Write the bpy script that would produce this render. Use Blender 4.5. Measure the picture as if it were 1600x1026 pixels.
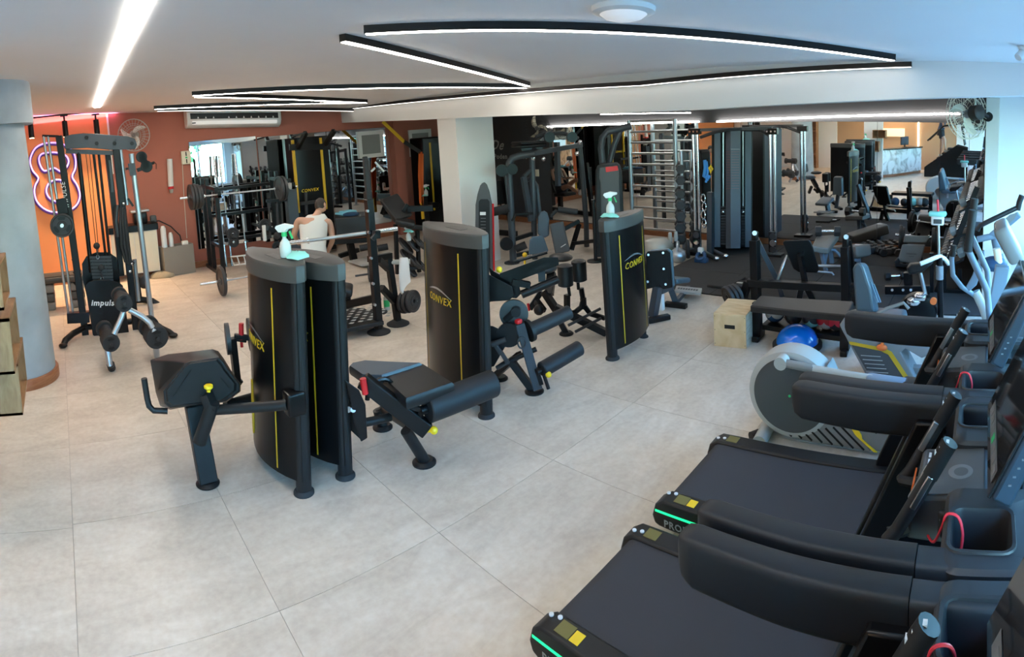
import bpy, bmesh, math, random
import numpy as np
from mathutils import Vector, Matrix, Euler

sc = bpy.context.scene
for o in list(bpy.data.objects):
    bpy.data.objects.remove(o)
COL = sc.collection
random.seed(7)
PI = math.pi

# ------------------------------------------------------------------ camera
# The photograph is a stitched wide picture: straight lines bend as on a cylinder.
F, PITCH, ROLL, ROW, YAW, H = 925.3, .0902, -.0573, 276.2, -.8058, 2.34
def _cam_matrix():
    cp, sp, cr, sr = math.cos(PITCH), math.sin(PITCH), math.cos(ROLL), math.sin(ROLL)
    fwd = np.array([0, cp, -sp]); right = np.array([1., 0, 0]); up = np.cross(right, fwd)
    r2 = cr * right + sr * up; u2 = -sr * right + cr * up
    R = np.stack([r2, u2, -fwd], 1)
    c, s = math.cos(-YAW), math.sin(-YAW)
    return np.array([[c, -s, 0], [s, c, 0], [0, 0, 1]]) @ R
CM = _cam_matrix()
cam_data = bpy.data.cameras.new('camera')
cam = bpy.data.objects.new('camera', cam_data)
COL.objects.link(cam)
m4 = Matrix([[*CM[0], 0], [*CM[1], 0], [*CM[2], H], [0, 0, 0, 1]])
cam.matrix_world = m4
cam_data.type = 'PANO'
cam_data.panorama_type = 'CENTRAL_CYLINDRICAL'
cam_data.central_cylindrical_radius = 1.0
cam_data.central_cylindrical_range_u_min = -800 / F
cam_data.central_cylindrical_range_u_max = 800 / F
cam_data.central_cylindrical_range_v_min = -(1026 - ROW) / F
cam_data.central_cylindrical_range_v_max = ROW / F
cam_data.clip_start = .02
sc.camera = cam

# ------------------------------------------------------------------ world, exposure
world = bpy.data.worlds.new('world'); sc.world = world
world.use_nodes = True
wn = world.node_tree.nodes; wl = world.node_tree.links
wn.clear()
wo = wn.new('ShaderNodeOutputWorld'); wb = wn.new('ShaderNodeBackground')
sky = wn.new('ShaderNodeTexSky'); sky.sky_type = 'NISHITA'; sky.sun_disc = False
sky.sun_elevation = math.radians(48); sky.sun_rotation = math.radians(200); sky.air_density = 1.2; sky.dust_density = 1.0
wb.inputs['Strength'].default_value = 3.6
tint = wn.new('ShaderNodeMix'); tint.data_type = 'RGBA'; tint.blend_type = 'MULTIPLY'; tint.inputs[0].default_value = 1.0; tint.inputs[7].default_value = (.46, .80, 1.0, 1)
wl.new(sky.outputs[0], tint.inputs[6]); wl.new(tint.outputs[2], wb.inputs[0]); wl.new(wb.outputs[0], wo.inputs[0])
sc.view_settings.view_transform = 'Standard'
sc.view_settings.look = 'None'
sc.view_settings.gamma = 1.0
sc.view_settings.use_curve_mapping = False
sc.view_settings.exposure = 1.0
sc.cycles.max_bounces = 8
sc.cycles.diffuse_bounces = 4
sc.cycles.glossy_bounces = 4
sc.cycles.caustics_reflective = False
sc.cycles.caustics_refractive = False
sc.cycles.sample_clamp_indirect = 6.0
sc.cycles.use_denoising = True
LED = 14.0           # strength of the ceiling light lines

# ------------------------------------------------------------------ measuring: a direction of the photograph meets a plane of the room
def ray(px, py):
    x = (px - 800) / F; y = -(py - ROW) / F
    d = CM @ np.array([math.sin(x), y, -math.cos(x)])
    return d / np.linalg.norm(d)
def fl(px, py, z=0.):
    d = ray(px, py); t = (z - H) / d[2]; return Vector((d[0] * t, d[1] * t, z))
def onx(px, py, X):
    d = ray(px, py); t = X / d[0]; return Vector((X, d[1] * t, H + d[2] * t))
def ony(px, py, Y):
    d = ray(px, py); t = Y / d[1]; return Vector((d[0] * t, Y, H + d[2] * t))
def vp(px, py, g, k=0.):
    """point over the floor spot g (k metres nearer the viewer), upright plane square to the line of sight"""
    d = ray(px, py); n = np.array([g[0], g[1]]); L = math.hypot(*n); n = n / L
    t = (L - k) / float(d[:2] @ n); return Vector((d[0] * t, d[1] * t, H + d[2] * t))
CA, CB = 3.22, -.06          # the ceiling falls a little towards the back
def cz(y): return CA + CB * y
def cl(px, py, off=0.):
    d = ray(px, py); t = (CA - off - H) / (d[2] - CB * d[1]); return Vector((d[0] * t, d[1] * t, H + d[2] * t))

# ------------------------------------------------------------------ geometry
def V(*a): return Vector(a) if len(a) > 1 else Vector(a[0])
def frame(axis, up=None):
    a = Vector(axis).normalized()
    u = Vector(up) if up is not None else Vector((0, 0, 1))
    if abs(a.dot(u.normalized())) > .98: u = Vector((1, 0, 0)) if abs(a.x) < .9 else Vector((0, 1, 0))
    s = a.cross(u).normalized(); n = s.cross(a).normalized()
    return a, s, n
class G:
    def __init__(self): self.v = []; self.f = []; self.seg = []
    def add(self, vs, fs):
        k = len(self.v); self.seg.append(k); self.v += [Vector(p) for p in vs]; self.f += [tuple(i + k for i in f) for f in fs]; return self
    def builds(self, name, m, parent=None, **k):
        '''each shape added becomes a part of its own'''
        cuts = sorted(set(self.seg)) + [len(self.v)]; out = []
        for a, b in zip(cuts, cuts[1:]):
            g = G(); g.add(self.v[a:b], [tuple(i - a for i in f) for f in self.f if a <= f[0] < b]); out.append(g.build(name, m, parent, **k))
        return out
    def box(self, c, s, R=None):
        c = Vector(c); x, y, z = s[0] / 2, s[1] / 2, s[2] / 2
        vs = [Vector((a, b, d)) for a in (-x, x) for b in (-y, y) for d in (-z, z)]
        if R is not None: vs = [R @ p for p in vs]
        return self.add([p + c for p in vs], [(0, 1, 3, 2), (4, 6, 7, 5), (0, 4, 5, 1), (2, 3, 7, 6), (0, 2, 6, 4), (1, 5, 7, 3)])
    def span(self, x0, x1, y0, y1, z0, z1):
        return self.box(((x0 + x1) / 2, (y0 + y1) / 2, (z0 + z1) / 2), (x1 - x0, y1 - y0, z1 - z0))
    def rbox(self, c, s, r, R=None, taper=0.):
        c = Vector(c); h = [d / 2 for d in s]; r = min(r, *h)
        def ticks(a): return [-a, -a + .3 * r, -a + r, a - r, a - .3 * r, a]
        idx = {}; vs = []; fs = []
        def vid(p):
            key = tuple(round(q, 6) for q in p)
            if key not in idx:
                idx[key] = len(vs)
                q = Vector(p); inn = Vector([max(-h[i] + r, min(h[i] - r, q[i])) for i in range(3)])
                d = q - inn
                q2 = inn + d.normalized() * r if d.length > 1e-9 else inn
                if taper: k = 1 + taper * q2.z / h[2]; q2 = Vector((q2.x * k, q2.y * k, q2.z))
                if R is not None: q2 = R @ q2
                vs.append(q2 + c)
            return idx[key]
        for ax in range(3):
            b, d = (ax + 1) % 3, (ax + 2) % 3
            tb, td = ticks(h[b]), ticks(h[d])
            for sg in (-1, 1):
                for i in range(5):
                    for j in range(5):
                        q = []
                        for (ii, jj) in ((i, j), (i + 1, j), (i + 1, j + 1), (i, j + 1)):
                            p = [0, 0, 0]; p[ax] = sg * h[ax]; p[b] = tb[ii]; p[d] = td[jj]; q.append(vid(p))
                        if sg < 0: q.reverse()
                        if len(set(q)) == 4: fs.append(tuple(q))
        return self.add(vs, fs)
    def pad(self, p, q, w, t, r=None, up=(0, 0, 1)):
        """rounded slab from p to q, w wide, t thick (thickness along up)"""
        p, q = Vector(p), Vector(q); a, s, n = frame(q - p, up)
        R = Matrix((a, s, n)).transposed()
        return self.rbox((p + q) / 2, ((q - p).length, w, t), r if r else t * .4, R)
    def bar(self, p, q, w, h=None, up=(0, 0, 1)):
        p, q = Vector(p), Vector(q); a, s, n = frame(q - p, up)
        return self.box((p + q) / 2, ((q - p).length, w, h or w), Matrix((a, s, n)).transposed())
    def cyl(self, p, q, r, n=14, r2=None, caps=True):
        p, q = Vector(p), Vector(q); r2 = r if r2 is None else r2
        a, s, u = frame(q - p); vs = []; fs = []
        for i in range(n):
            t = 2 * PI * i / n; d = s * math.cos(t) + u * math.sin(t)
            vs += [p + d * r, q + d * r2]
        for i in range(n):
            j = (i + 1) % n; fs.append((2 * i, 2 * j, 2 * j + 1, 2 * i + 1))
        if caps: fs += [tuple(2 * i for i in reversed(range(n))), tuple(2 * i + 1 for i in range(n))]
        return self.add(vs, fs)
    def lathe(self, o, axis, prof, n=20, up=None, caps=True):
        o = Vector(o); a, s, u = frame(axis, up); vs = []; fs = []; m = len(prof)
        for i in range(n):
            t = 2 * PI * i / n; d = s * math.cos(t) + u * math.sin(t)
            vs += [o + d * r + a * h for r, h in prof]
        for i in range(n):
            j = (i + 1) % n
            for k in range(m - 1): fs.append((i * m + k, j * m + k, j * m + k + 1, i * m + k + 1))
        if caps:
            if prof[0][0] > 1e-5: fs.append(tuple(i * m for i in reversed(range(n))))
            if prof[-1][0] > 1e-5: fs.append(tuple(i * m + m - 1 for i in range(n)))
        return self.add(vs, fs)
    def tube(self, pts, r, n=8, closed=False, rr=None):
        pts = [Vector(p) for p in pts]; m = len(pts); vs = []; fs = []
        nrm = None
        for i, p in enumerate(pts):
            if closed: d = pts[(i + 1) % m] - pts[i - 1]
            else: d = pts[min(i + 1, m - 1)] - pts[max(i - 1, 0)]
            d.normalize()
            if nrm is None: _, s, nrm = frame(d)
            nrm = (nrm - d * nrm.dot(d)); nrm = nrm.normalized() if nrm.length > 1e-6 else frame(d)[2]
            s = d.cross(nrm)
            ri = rr[i] if rr else r
            for k in range(n):
                t = 2 * PI * k / n; vs.append(p + (s * math.cos(t) + nrm * math.sin(t)) * ri)
        for i in range(m if closed else m - 1):
            b = (i + 1) % m
            for k in range(n):
                l = (k + 1) % n; fs.append((i * n + k, i * n + l, b * n + l, b * n + k))
        if not closed: fs += [tuple(reversed(range(n))), tuple((m - 1) * n + k for k in range(n))]
        return self.add(vs, fs)
    def prism(self, poly, o, u, v, w):
        """outline in the plane (o,u,v), pushed along the vector w"""
        o, u, v, w = Vector(o), Vector(u), Vector(v), Vector(w); n = len(poly)
        a = [o + u * x + v * y for x, y in poly]
        vs = a + [p + w for p in a]
        fs = [tuple(reversed(range(n))), tuple(range(n, 2 * n))] + [(i, (i + 1) % n, n + (i + 1) % n, n + i) for i in range(n)]
        return self.add(vs, fs)
    def loft(self, rings, cap=True, closed=True):
        n = len(rings[0]); vs = [Vector(p) for r in rings for p in r]; fs = []
        for i in range(len(rings) - 1):
            for k in range(n if closed else n - 1):
                l = (k + 1) % n; fs.append((i * n + k, i * n + l, (i + 1) * n + l, (i + 1) * n + k))
        if cap: fs += [tuple(reversed(range(n))), tuple((len(rings) - 1) * n + k for k in range(n))]
        return self.add(vs, fs)
    def ball(self, c, r, n=14, m=9, R=None, z0=-1., z1=1.):
        r = (r, r, r) if not hasattr(r, '__len__') else r; c = Vector(c); rings = []
        a0, a1 = math.asin(z0), math.asin(z1)
        for i in range(m + 1):
            a = a0 + (a1 - a0) * i / m; ca = max(math.cos(a), 1e-3)
            ring = [Vector((r[0] * ca * math.cos(2 * PI * k / n), r[1] * ca * math.sin(2 * PI * k / n), r[2] * math.sin(a))) for k in range(n)]
            rings.append([c + (R @ p if R is not None else p) for p in ring])
        return self.loft(rings)
    def build(self, name, mat, parent=None, smooth=40, bev=0., kind=None, label=None):
        me = bpy.data.meshes.new(name)
        off = Vector((0, 0, 0)); p = parent
        while p is not None: off += p.location; p = p.parent
        me.from_pydata([v - off for v in self.v], [], self.f)
        bm = bmesh.new(); bm.from_mesh(me); bmesh.ops.recalc_face_normals(bm, faces=bm.faces); bm.to_mesh(me); bm.free()
        if smooth:
            me.shade_smooth(); me.set_sharp_from_angle(angle=math.radians(smooth))
        me.materials.append(mat)
        o = bpy.data.objects.new(name, me); COL.objects.link(o); o.parent = parent
        if bev:
            md = o.modifiers.new('bevel', 'BEVEL'); md.width = bev; md.segments = 2; md.limit_method = 'ANGLE'; md.angle_limit = math.radians(50)
            md.harden_normals = False
        if kind: o['kind'] = kind
        if label: o['label'] = label
        return o
def smooth_path(P, n=4, closed=True):
    out = []; m = len(P)
    for i in range(m if closed else m - 1):
        p0, p1, p2, p3 = P[(i - 1) % m], P[i], P[(i + 1) % m], P[(i + 2) % m]
        if not closed: p0 = P[max(i - 1, 0)]; p3 = P[min(i + 2, m - 1)]
        for k in range(n):
            t = k / n; out.append(.5 * ((2 * p1) + (p2 - p0) * t + (2 * p0 - 5 * p1 + 4 * p2 - p3) * t * t + (3 * p1 - p0 - 3 * p2 + p3) * t ** 3))
    if not closed: out.append(P[-1])
    return out
def thing(name, label, cat, loc=(0, 0, 0), group=None):
    o = bpy.data.objects.new(name, None); COL.objects.link(o); o.location = Vector(loc); o.empty_display_size = .1
    o['label'] = label; o['category'] = cat
    if group: o['group'] = group
    return o
def tag(o, label, cat, group=None, kind=None):
    o['label'] = label; o['category'] = cat
    if group: o['group'] = group
    if kind: o['kind'] = kind
    return o
def dup(o, loc=None, rz=None, label=None, group=None, parent=None):
    c = o.copy(); COL.objects.link(c)
    if parent is not None: c.parent = parent
    if loc is not None: c.location = Vector(loc)
    if rz is not None: c.rotation_euler[2] = rz
    if label: c['label'] = label
    if group: c['group'] = group
    for ch in list(o.children): dup(ch, parent=c)
    return c
def text_geo(s, size=1., extr=0., shear=0., bold=0.):
    cu = bpy.data.curves.new('txt', 'FONT'); cu.body = s; cu.size = size; cu.extrude = extr; cu.shear = shear; cu.offset = bold; cu.space_character = 1.12
    cu.resolution_u = 2
    o = bpy.data.objects.new('txt', cu); COL.objects.link(o)
    dg = bpy.context.evaluated_depsgraph_get(); dg.update()
    me = o.evaluated_get(dg).to_mesh()
    vs = [v.co.copy() for v in me.vertices]; fs = [tuple(p.vertices) for p in me.polygons]
    o.evaluated_get(dg).to_mesh_clear()
    bpy.data.objects.remove(o); bpy.data.curves.remove(cu)
    return vs, fs
def text_on(s, size, o, u, v, centre=True, shear=0., bold=0., lift=.002, thick=.002):
    """flat raised lettering starting at o, running along u, upright along v"""
    vs, fs = text_geo(s, size, thick / 2, shear, bold); o, u, v = Vector(o), Vector(u).normalized(), Vector(v).normalized(); n = u.cross(v)
    w = max(p.x for p in vs) if vs else 0
    g = G(); g.add([o + u * (p.x - (w / 2 if centre else 0)) + v * p.y + n * (p.z + lift) for p in vs], fs); return g

# ------------------------------------------------------------------ materials
def mat(name, col, rough=.5, metal=0., spec=.5, noise=0., scale=30., emit=None, es=0., bump=0., bscale=200., coat=0.):
    m = bpy.data.materials.new(name); m.use_nodes = True
    nt = m.node_tree; b = nt.nodes['Principled BSDF']
    b.inputs['Base Color'].default_value = (*col, 1); b.inputs['Roughness'].default_value = rough
    b.inputs['Metallic'].default_value = metal; b.inputs['Specular IOR Level'].default_value = spec
    if coat: b.inputs['Coat Weight'].default_value = coat
    if noise:
        tc = nt.nodes.new('ShaderNodeTexCoord'); nz = nt.nodes.new('ShaderNodeTexNoise'); nz.inputs['Scale'].default_value = scale; nz.inputs['Detail'].default_value = 5
        mx = nt.nodes.new('ShaderNodeMix'); mx.data_type = 'RGBA'
        mx.inputs[6].default_value = (*[c * (1 - noise) for c in col], 1); mx.inputs[7].default_value = (*[min(1, c * (1 + noise)) for c in col], 1)
        nt.links.new(tc.outputs['Object'], nz.inputs['Vector']); nt.links.new(nz.outputs['Fac'], mx.inputs[0]); nt.links.new(mx.outputs[2], b.inputs['Base Color'])
    if bump:
        tc = nt.nodes.new('ShaderNodeTexCoord'); n2 = nt.nodes.new('ShaderNodeTexNoise'); n2.inputs['Scale'].default_value = bscale
        bp = nt.nodes.new('ShaderNodeBump'); bp.inputs['Strength'].default_value = bump; bp.inputs['Distance'].default_value = .002
        nt.links.new(tc.outputs['Object'], n2.inputs['Vector']); nt.links.new(n2.outputs['Fac'], bp.inputs['Height']); nt.links.new(bp.outputs[0], b.inputs['Normal'])
    if emit:
        b.inputs['Emission Color'].default_value = (*emit, 1); b.inputs['Emission Strength'].default_value = es
    return m
def wood_mat(name, c1, c2, rough=.45, scale=6., stretch=(1, 1, 8)):
    m = bpy.data.materials.new(name); m.use_nodes = True; nt = m.node_tree; b = nt.nodes['Principled BSDF']
    tc = nt.nodes.new('ShaderNodeTexCoord'); mp = nt.nodes.new('ShaderNodeMapping'); mp.inputs['Scale'].default_value = stretch
    nz = nt.nodes.new('ShaderNodeTexNoise'); nz.inputs['Scale'].default_value = scale; nz.inputs['Detail'].default_value = 6; nz.inputs['Distortion'].default_value = .6
    rp = nt.nodes.new('ShaderNodeValToRGB'); rp.color_ramp.elements[0].color = (*c1, 1); rp.color_ramp.elements[1].color = (*c2, 1)
    rp.color_ramp.elements[0].position = .35; rp.color_ramp.elements[1].position = .65
    nt.links.new(tc.outputs['Object'], mp.inputs[0]); nt.links.new(mp.outputs[0], nz.inputs['Vector']); nt.links.new(nz.outputs['Fac'], rp.inputs[0])
    nt.links.new(rp.outputs[0], b.inputs['Base Color']); b.inputs['Roughness'].default_value = rough
    return m
def tile_mat():
    m = bpy.data.materials.new('stone_tile'); m.use_nodes = True; nt = m.node_tree; b = nt.nodes['Principled BSDF']; L = nt.links
    tc = nt.nodes.new('ShaderNodeTexCoord'); oi = nt.nodes.new('ShaderNodeObjectInfo')
    cb = nt.nodes.new('ShaderNodeCombineXYZ'); sc_ = nt.nodes.new('ShaderNodeMath'); sc_.operation = 'MULTIPLY'; sc_.inputs[1].default_value = 40
    L.new(oi.outputs['Random'], sc_.inputs[0]); L.new(sc_.outputs[0], cb.inputs[2])
    ad = nt.nodes.new('ShaderNodeVectorMath'); ad.operation = 'ADD'; L.new(tc.outputs['Object'], ad.inputs[0]); L.new(cb.outputs[0], ad.inputs[1])
    mp = nt.nodes.new('ShaderNodeMapping'); mp.inputs['Scale'].default_value = (2.2, .9, 1); L.new(ad.outputs[0], mp.inputs[0])
    n1 = nt.nodes.new('ShaderNodeTexNoise'); n1.inputs['Scale'].default_value = 2.2; n1.inputs['Detail'].default_value = 9; n1.inputs['Roughness'].default_value = .62; n1.inputs['Distortion'].default_value = .5
    L.new(mp.outputs[0], n1.inputs['Vector'])
    rp = nt.nodes.new('ShaderNodeValToRGB'); e = rp.color_ramp.elements
    e[0].position = .3; e[0].color = (.52, .445, .36, 1); e[1].position = .72; e[1].color = (.70, .62, .52, 1)
    L.new(n1.outputs['Fac'], rp.inputs[0])
    n2 = nt.nodes.new('ShaderNodeTexNoise'); n2.inputs['Scale'].default_value = 26; n2.inputs['Detail'].default_value = 6
    L.new(ad.outputs[0], n2.inputs['Vector'])
    mx = nt.nodes.new('ShaderNodeMix'); mx.data_type = 'RGBA'; mx.blend_type = 'OVERLAY'; mx.inputs[0].default_value = .22
    L.new(rp.outputs[0], mx.inputs[6]); L.new(n2.outputs['Fac'], mx.inputs[7]); L.new(mx.outputs[2], b.inputs['Base Color'])
    b.inputs['Roughness'].default_value = .36; b.inputs['Specular IOR Level'].default_value = .4
    return m
def marble_mat():
    m = bpy.data.materials.new('marble'); m.use_nodes = True; nt = m.node_tree; b = nt.nodes['Principled BSDF']; L = nt.links
    tc = nt.nodes.new('ShaderNodeTexCoord'); n1 = nt.nodes.new('ShaderNodeTexNoise'); n1.inputs['Scale'].default_value = 1.6; n1.inputs['Detail'].default_value = 8; n1.inputs['Distortion'].default_value = 2.2
    L.new(tc.outputs['Object'], n1.inputs['Vector']); rp = nt.nodes.new('ShaderNodeValToRGB'); e = rp.color_ramp.elements
    e[0].position = .40; e[0].color = (.42, .40, .37, 1); e[1].position = .52; e[1].color = (.80, .79, .76, 1)
    L.new(n1.outputs['Fac'], rp.inputs[0]); L.new(rp.outputs[0], b.inputs['Base Color']); b.inputs['Roughness'].default_value = .2
    return m
def leaf_mat():
    return mat('leaf_green', (.09, .26, .05), .6, noise=.5, scale=4)
M = dict(
    tile=tile_mat(), grout=mat('grout', (.45, .395, .33), .8),
    ceil=mat('ceiling_paint', (.80, .79, .78), .85, noise=.03, scale=1.5), white=mat('white_paint', (.74, .73, .70), .7, noise=.03, scale=2),
    cream=mat('cream_paint', (.62, .57, .48), .6), orange=mat('terracotta_paint', (.42, .145, .098), .75, noise=.05, scale=3),
    hot=mat('orange_paint', (.74, .27, .10), .7, noise=.04, scale=3),
    charcoal=mat('charcoal_paint', (.045, .046, .05), .75, noise=.1, scale=4), concrete=mat('grey_plaster', (.34, .385, .41), .7, noise=.30, scale=3.2, bump=.15, bscale=40),
    skirt=wood_mat('skirting_wood', (.26, .09, .035), (.34, .14, .06), .4), walnut=wood_mat('honey_wood', (.25, .12, .048), (.36, .19, .085), .5, 4, (1, 6, 1.5)),
    ply=wood_mat('birch_ply', (.60, .40, .20), (.74, .54, .31), .5, 5, (1, 5, 1)), plyedge=wood_mat('ply_edge', (.62, .52, .38), (.78, .70, .56), .6, 8, (1, 1, 9)),
    black=mat('black_powder_coat', (.0045, .0045, .005), .36, spec=.3, bump=.05, bscale=400), satin=mat('satin_black_shell', (.0035, .0035, .004), .28, spec=.28),
    cap=mat('charcoal_cap', (.050, .047, .044), .48), plastic=mat('black_plastic', (.011, .0113, .012), .44, spec=.32, bump=.06, bscale=500), soft=mat('soft_black_grip', (.0085, .009, .0105), .5, spec=.45), tray=mat('tray_plastic', (.022, .0225, .024), .42, spec=.5),
    vinyl=mat('black_vinyl', (.011, .011, .0115), .40, spec=.4, bump=.1, bscale=250), bluevinyl=mat('slate_vinyl', (.06, .085, .105), .42, bump=.1, bscale=250), greyvinyl=mat('grey_vinyl', (.19, .185, .175), .5, bump=.1, bscale=250),
    foam=mat('black_foam', (.012, .0135, .016), .55, spec=.4, bump=.1, bscale=300), rubber=mat('rubber', (.02, .02, .021), .75, bump=.2, bscale=300), iron=mat('cast_iron', (.028, .028, .03), .5, bump=.15, bscale=200),
    mat_=mat('rubber_mat', (.030, .0295, .029), .85, noise=.25, scale=90, bump=.2, bscale=250), belt=mat('running_belt', (.036, .037, .043), .62, spec=.35, noise=.06, scale=6, bump=.12, bscale=600),
    chrome=mat('chrome', (.72, .73, .75), .16, 1.), plategrey=mat('console_grey', (.10, .097, .092), .38), deepblue=mat('dark_blue_housing', (.028, .045, .065), .35), steel=mat('brushed_steel', (.45, .46, .47), .32, 1.), galv=mat('pale_steel_tube', (.42, .46, .50), .3, .8),
    grey=mat('grey_plastic', (.20, .20, .195), .5), lgrey=mat('light_grey_plastic', (.40, .40, .375), .45), dgrey=mat('dark_grey_plastic', (.062, .065, .066), .5), slate=mat('slate_steel', (.035, .043, .052), .38),
    trainer=mat('slate_panel', (.075, .095, .12), .42), bluegrey=mat('blue_grey_plastic', (.16, .22, .29), .4), yellow=mat('yellow_trim', (.58, .35, .012), .45), ybright=mat('yellow_knob', (.90, .58, .015), .4), red=mat('red_grip', (.55, .012, .015), .4),
    redcord=mat('red_cord', (.75, .03, .05), .5), orangep=mat('orange_plastic', (.85, .17, .03), .5), mirror=mat('mirror_glass', (.86, .89, .89), .01, 1.),
    screen=mat('glossy_black_glass', (.015, .016, .018), .06, spec=.7), whitep=mat('white_plastic', (.72, .72, .70), .4), ivory=mat('ivory_plastic', (.70, .65, .50), .5), teal=mat('mint_cloth', (.28, .68, .60), .9), greenp=mat('green_plastic', (.03, .50, .16), .4),
    clear=mat('clear_bottle', (.55, .58, .56), .15, spec=.6), cloth=mat('white_cloth', (.78, .77, .75), .9, bump=.3, bscale=60), led=mat('led_line', (1, 1, 1), .5, emit=(1, .94, .85), es=LED), leddim=mat('dim_led_line', (1, 1, 1), .5, emit=(1, .95, .88), es=1.6), ledback=mat('back_led_line', (1, 1, 1), .5, emit=(1, .95, .88), es=13.), ledstrip=mat('green_led', (0, .3, .15), .5, emit=(.01, 1, .26), es=.9),
    neon=mat('neon_tube', (.8, .6, 1), .4, emit=(.46, .30, 1.0), es=.62), neonback=mat('violet_backing', (.12, .05, .30), .5), blue=mat('glossy_blue', (.004, .17, .70), .16, coat=.5), skin=mat('skin', (.50, .27, .18), .55), hair=mat('dark_hair', (.022, .013, .009), .6, noise=.4, scale=60),
    shirt=mat('pale_tank_top', (.62, .61, .57), .9, bump=.3, bscale=40), shorts=mat('dark_shorts', (.02, .022, .03), .85), navy=mat('navy_rubber', (.01, .05, .12), .6), cyan=mat('cyan_towel', (.20, .55, .68), .95, bump=.4, bscale=80),
    tan=mat('tan_wall', (.42, .26, .15), .7, noise=.04, scale=2), marble=marble_mat(), leaf=leaf_mat(), silver=mat('silver_ball', (.42, .41, .36), .35, .25), strap_y=mat('yellow_strap', (.78, .48, .02), .7), strap_o=mat('orange_strap', (.72, .13, .02), .7),
    glass=mat('window_glass', (.9, .95, 1), .0), beige=mat('beige_cloth', (.36, .31, .22), .9, noise=.2, scale=20), greybox=mat('taupe_panel', (.24, .22, .19), .6), lampwhite=mat('opal_lamp', (.85, .84, .82), .4, emit=(1, 1, 1), es=.15),
    bluetint=mat('light_blue_frame', (.25, .48, .66), .4), poster=mat('grey_panel', (.20, .20, .19), .35), warmled=mat('warm_led', (1, .9, .7), .5, emit=(1, .86, .62), es=7.), spotglow=mat('spot_glow', (1, .9, .7), .5, emit=(1, .72, .40), es=30.), rope=mat('woven_rope', (.30, .27, .22), .9),
)
g_ = M['glass'].node_tree.nodes['Principled BSDF']; g_.inputs['Transmission Weight'].default_value = 1.; g_.inputs['IOR'].default_value = 1.02
# ================================================================== THE ROOM
XL, XR, YF, YB = -11.3, 1.15, -5.2, 9.75
def struct(name, g, m, parent=None, **k):
    o = g.build(name, m, parent, **k); o['kind'] = 'structure'; return o
gm = M['glass']; nt = gm.node_tree; nt.nodes.clear()
_o = nt.nodes.new('ShaderNodeOutputMaterial'); _m = nt.nodes.new('ShaderNodeMixShader'); _t = nt.nodes.new('ShaderNodeBsdfTransparent'); _g = nt.nodes.new('ShaderNodeBsdfGlossy')
_g.inputs['Roughness'].default_value = .02; _m.inputs[0].default_value = .06; _t.inputs[0].default_value = (.93, .97, 1, 1)
nt.links.new(_t.outputs[0], _m.inputs[1]); nt.links.new(_g.outputs[0], _m.inputs[2]); nt.links.new(_m.outputs[0], _o.inputs[0])

floor = struct('floor', G().span(XL - .2, XR + .2, YF - .2, YB + .2, -.12, -.004), M['grout'], smooth=0)
TX, TY = 1.07, .99
tg = None; k = 0
def tile(x0, x1, y0, y1):
    global tg
    x0, x1, y0, y1 = max(x0, XL), min(x1, XR), max(y0, YF), min(y1, YB)
    if x1 - x0 < .05 or y1 - y0 < .05: return
    full = abs(x1 - x0 - TX) < 1e-3 and abs(y1 - y0 - TY) < 1e-3
    c = Vector(((x0 + x1) / 2, (y0 + y1) / 2, 0))
    if full and tg: o = bpy.data.objects.new('tile', tg)
    else:
        g = G().box((0, 0, -.005), (x1 - x0 - .0035, y1 - y0 - .0035, .01))
        me = bpy.data.meshes.new('tile'); me.from_pydata(g.v, [], g.f); me.materials.append(M['tile'])
        if full: tg = me
        o = bpy.data.objects.new('tile', me)
    COL.objects.link(o); o.parent = floor; o.location = c
for iy in range(-6, 11):
    y0 = -.14 + iy * TY
    sh = .035 if y0 < -.2 else 0
    for ix in range(-4, 9):
        x1 = -2.70 + sh - (ix) * TX
        if x1 > XR + TX: continue
        tile(x1 - TX, x1, y0, y0 + TY)

# ceiling, beam
def slab(x0, x1, y0, y1, th=.15):
    return G().add([(x, y, cz(y) + t) for t in (0, th) for x in (x0, x1) for y in (y0, y1)], [(0, 1, 3, 2), (4, 6, 7, 5), (0, 4, 5, 1), (2, 3, 7, 6), (0, 2, 6, 4), (1, 5, 7, 3)])
ceiling = struct('ceiling', slab(XL - .2, XR + .2, YF - .2, YB + .2), M['ceil'], smooth=0)
bz = [(-11.3, 2.60), (-8.5, 2.50), (-6.2, 2.445), (-4.6, 2.405), (-3.2, 2.40), (-1.6, 2.455), (.19, 2.535), (1.15, 2.60)]
g = G(); rings = []
for x, z in bz: rings.append([(x, 5.95, z), (x, 6.35, z), (x, 6.35, cz(6.35) + .05), (x, 5.95, cz(5.95) + .05)])
g.loft(rings); struct('trim_1', g, M['white'], smooth=20)

# walls
def wallx(name, x0, x1, y0, y1, m, z0=-.05, z1=None):
    return struct(name, G().add([(x, y, z0 if t == 0 else (z1 if z1 else cz(y) + .03)) for t in (0, 1) for x in (x0, x1) for y in (y0, y1)], [(0, 1, 3, 2), (4, 6, 7, 5), (0, 4, 5, 1), (2, 3, 7, 6), (0, 2, 6, 4), (1, 5, 7, 3)]), m, smooth=0)
wallx('wall_left', XL - .2, XL, 1.03, YB + .2, M['orange'])
wallx('wall_left', XL - .2, XL + .04, YF - .2, 1.03, M['hot'])
struct('trim_2', G().span(XL, XL + .055, 1.025, 1.06, 2.0, cz(1.03)), M['white'], smooth=0)
wallx('wall_back', XL - .2, 0.02, YB, YB + .2, M['charcoal'])
wallx('wall_front', XL - .2, XR + .2, YF - .2, YF, M['tan'])
y1 = onx(637, 300, XL + .2).y
struct('trim_3', G().span(XL - .1, XL + .2, 7.12, y1, 0, 2.8), M['orange'], smooth=0)
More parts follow.
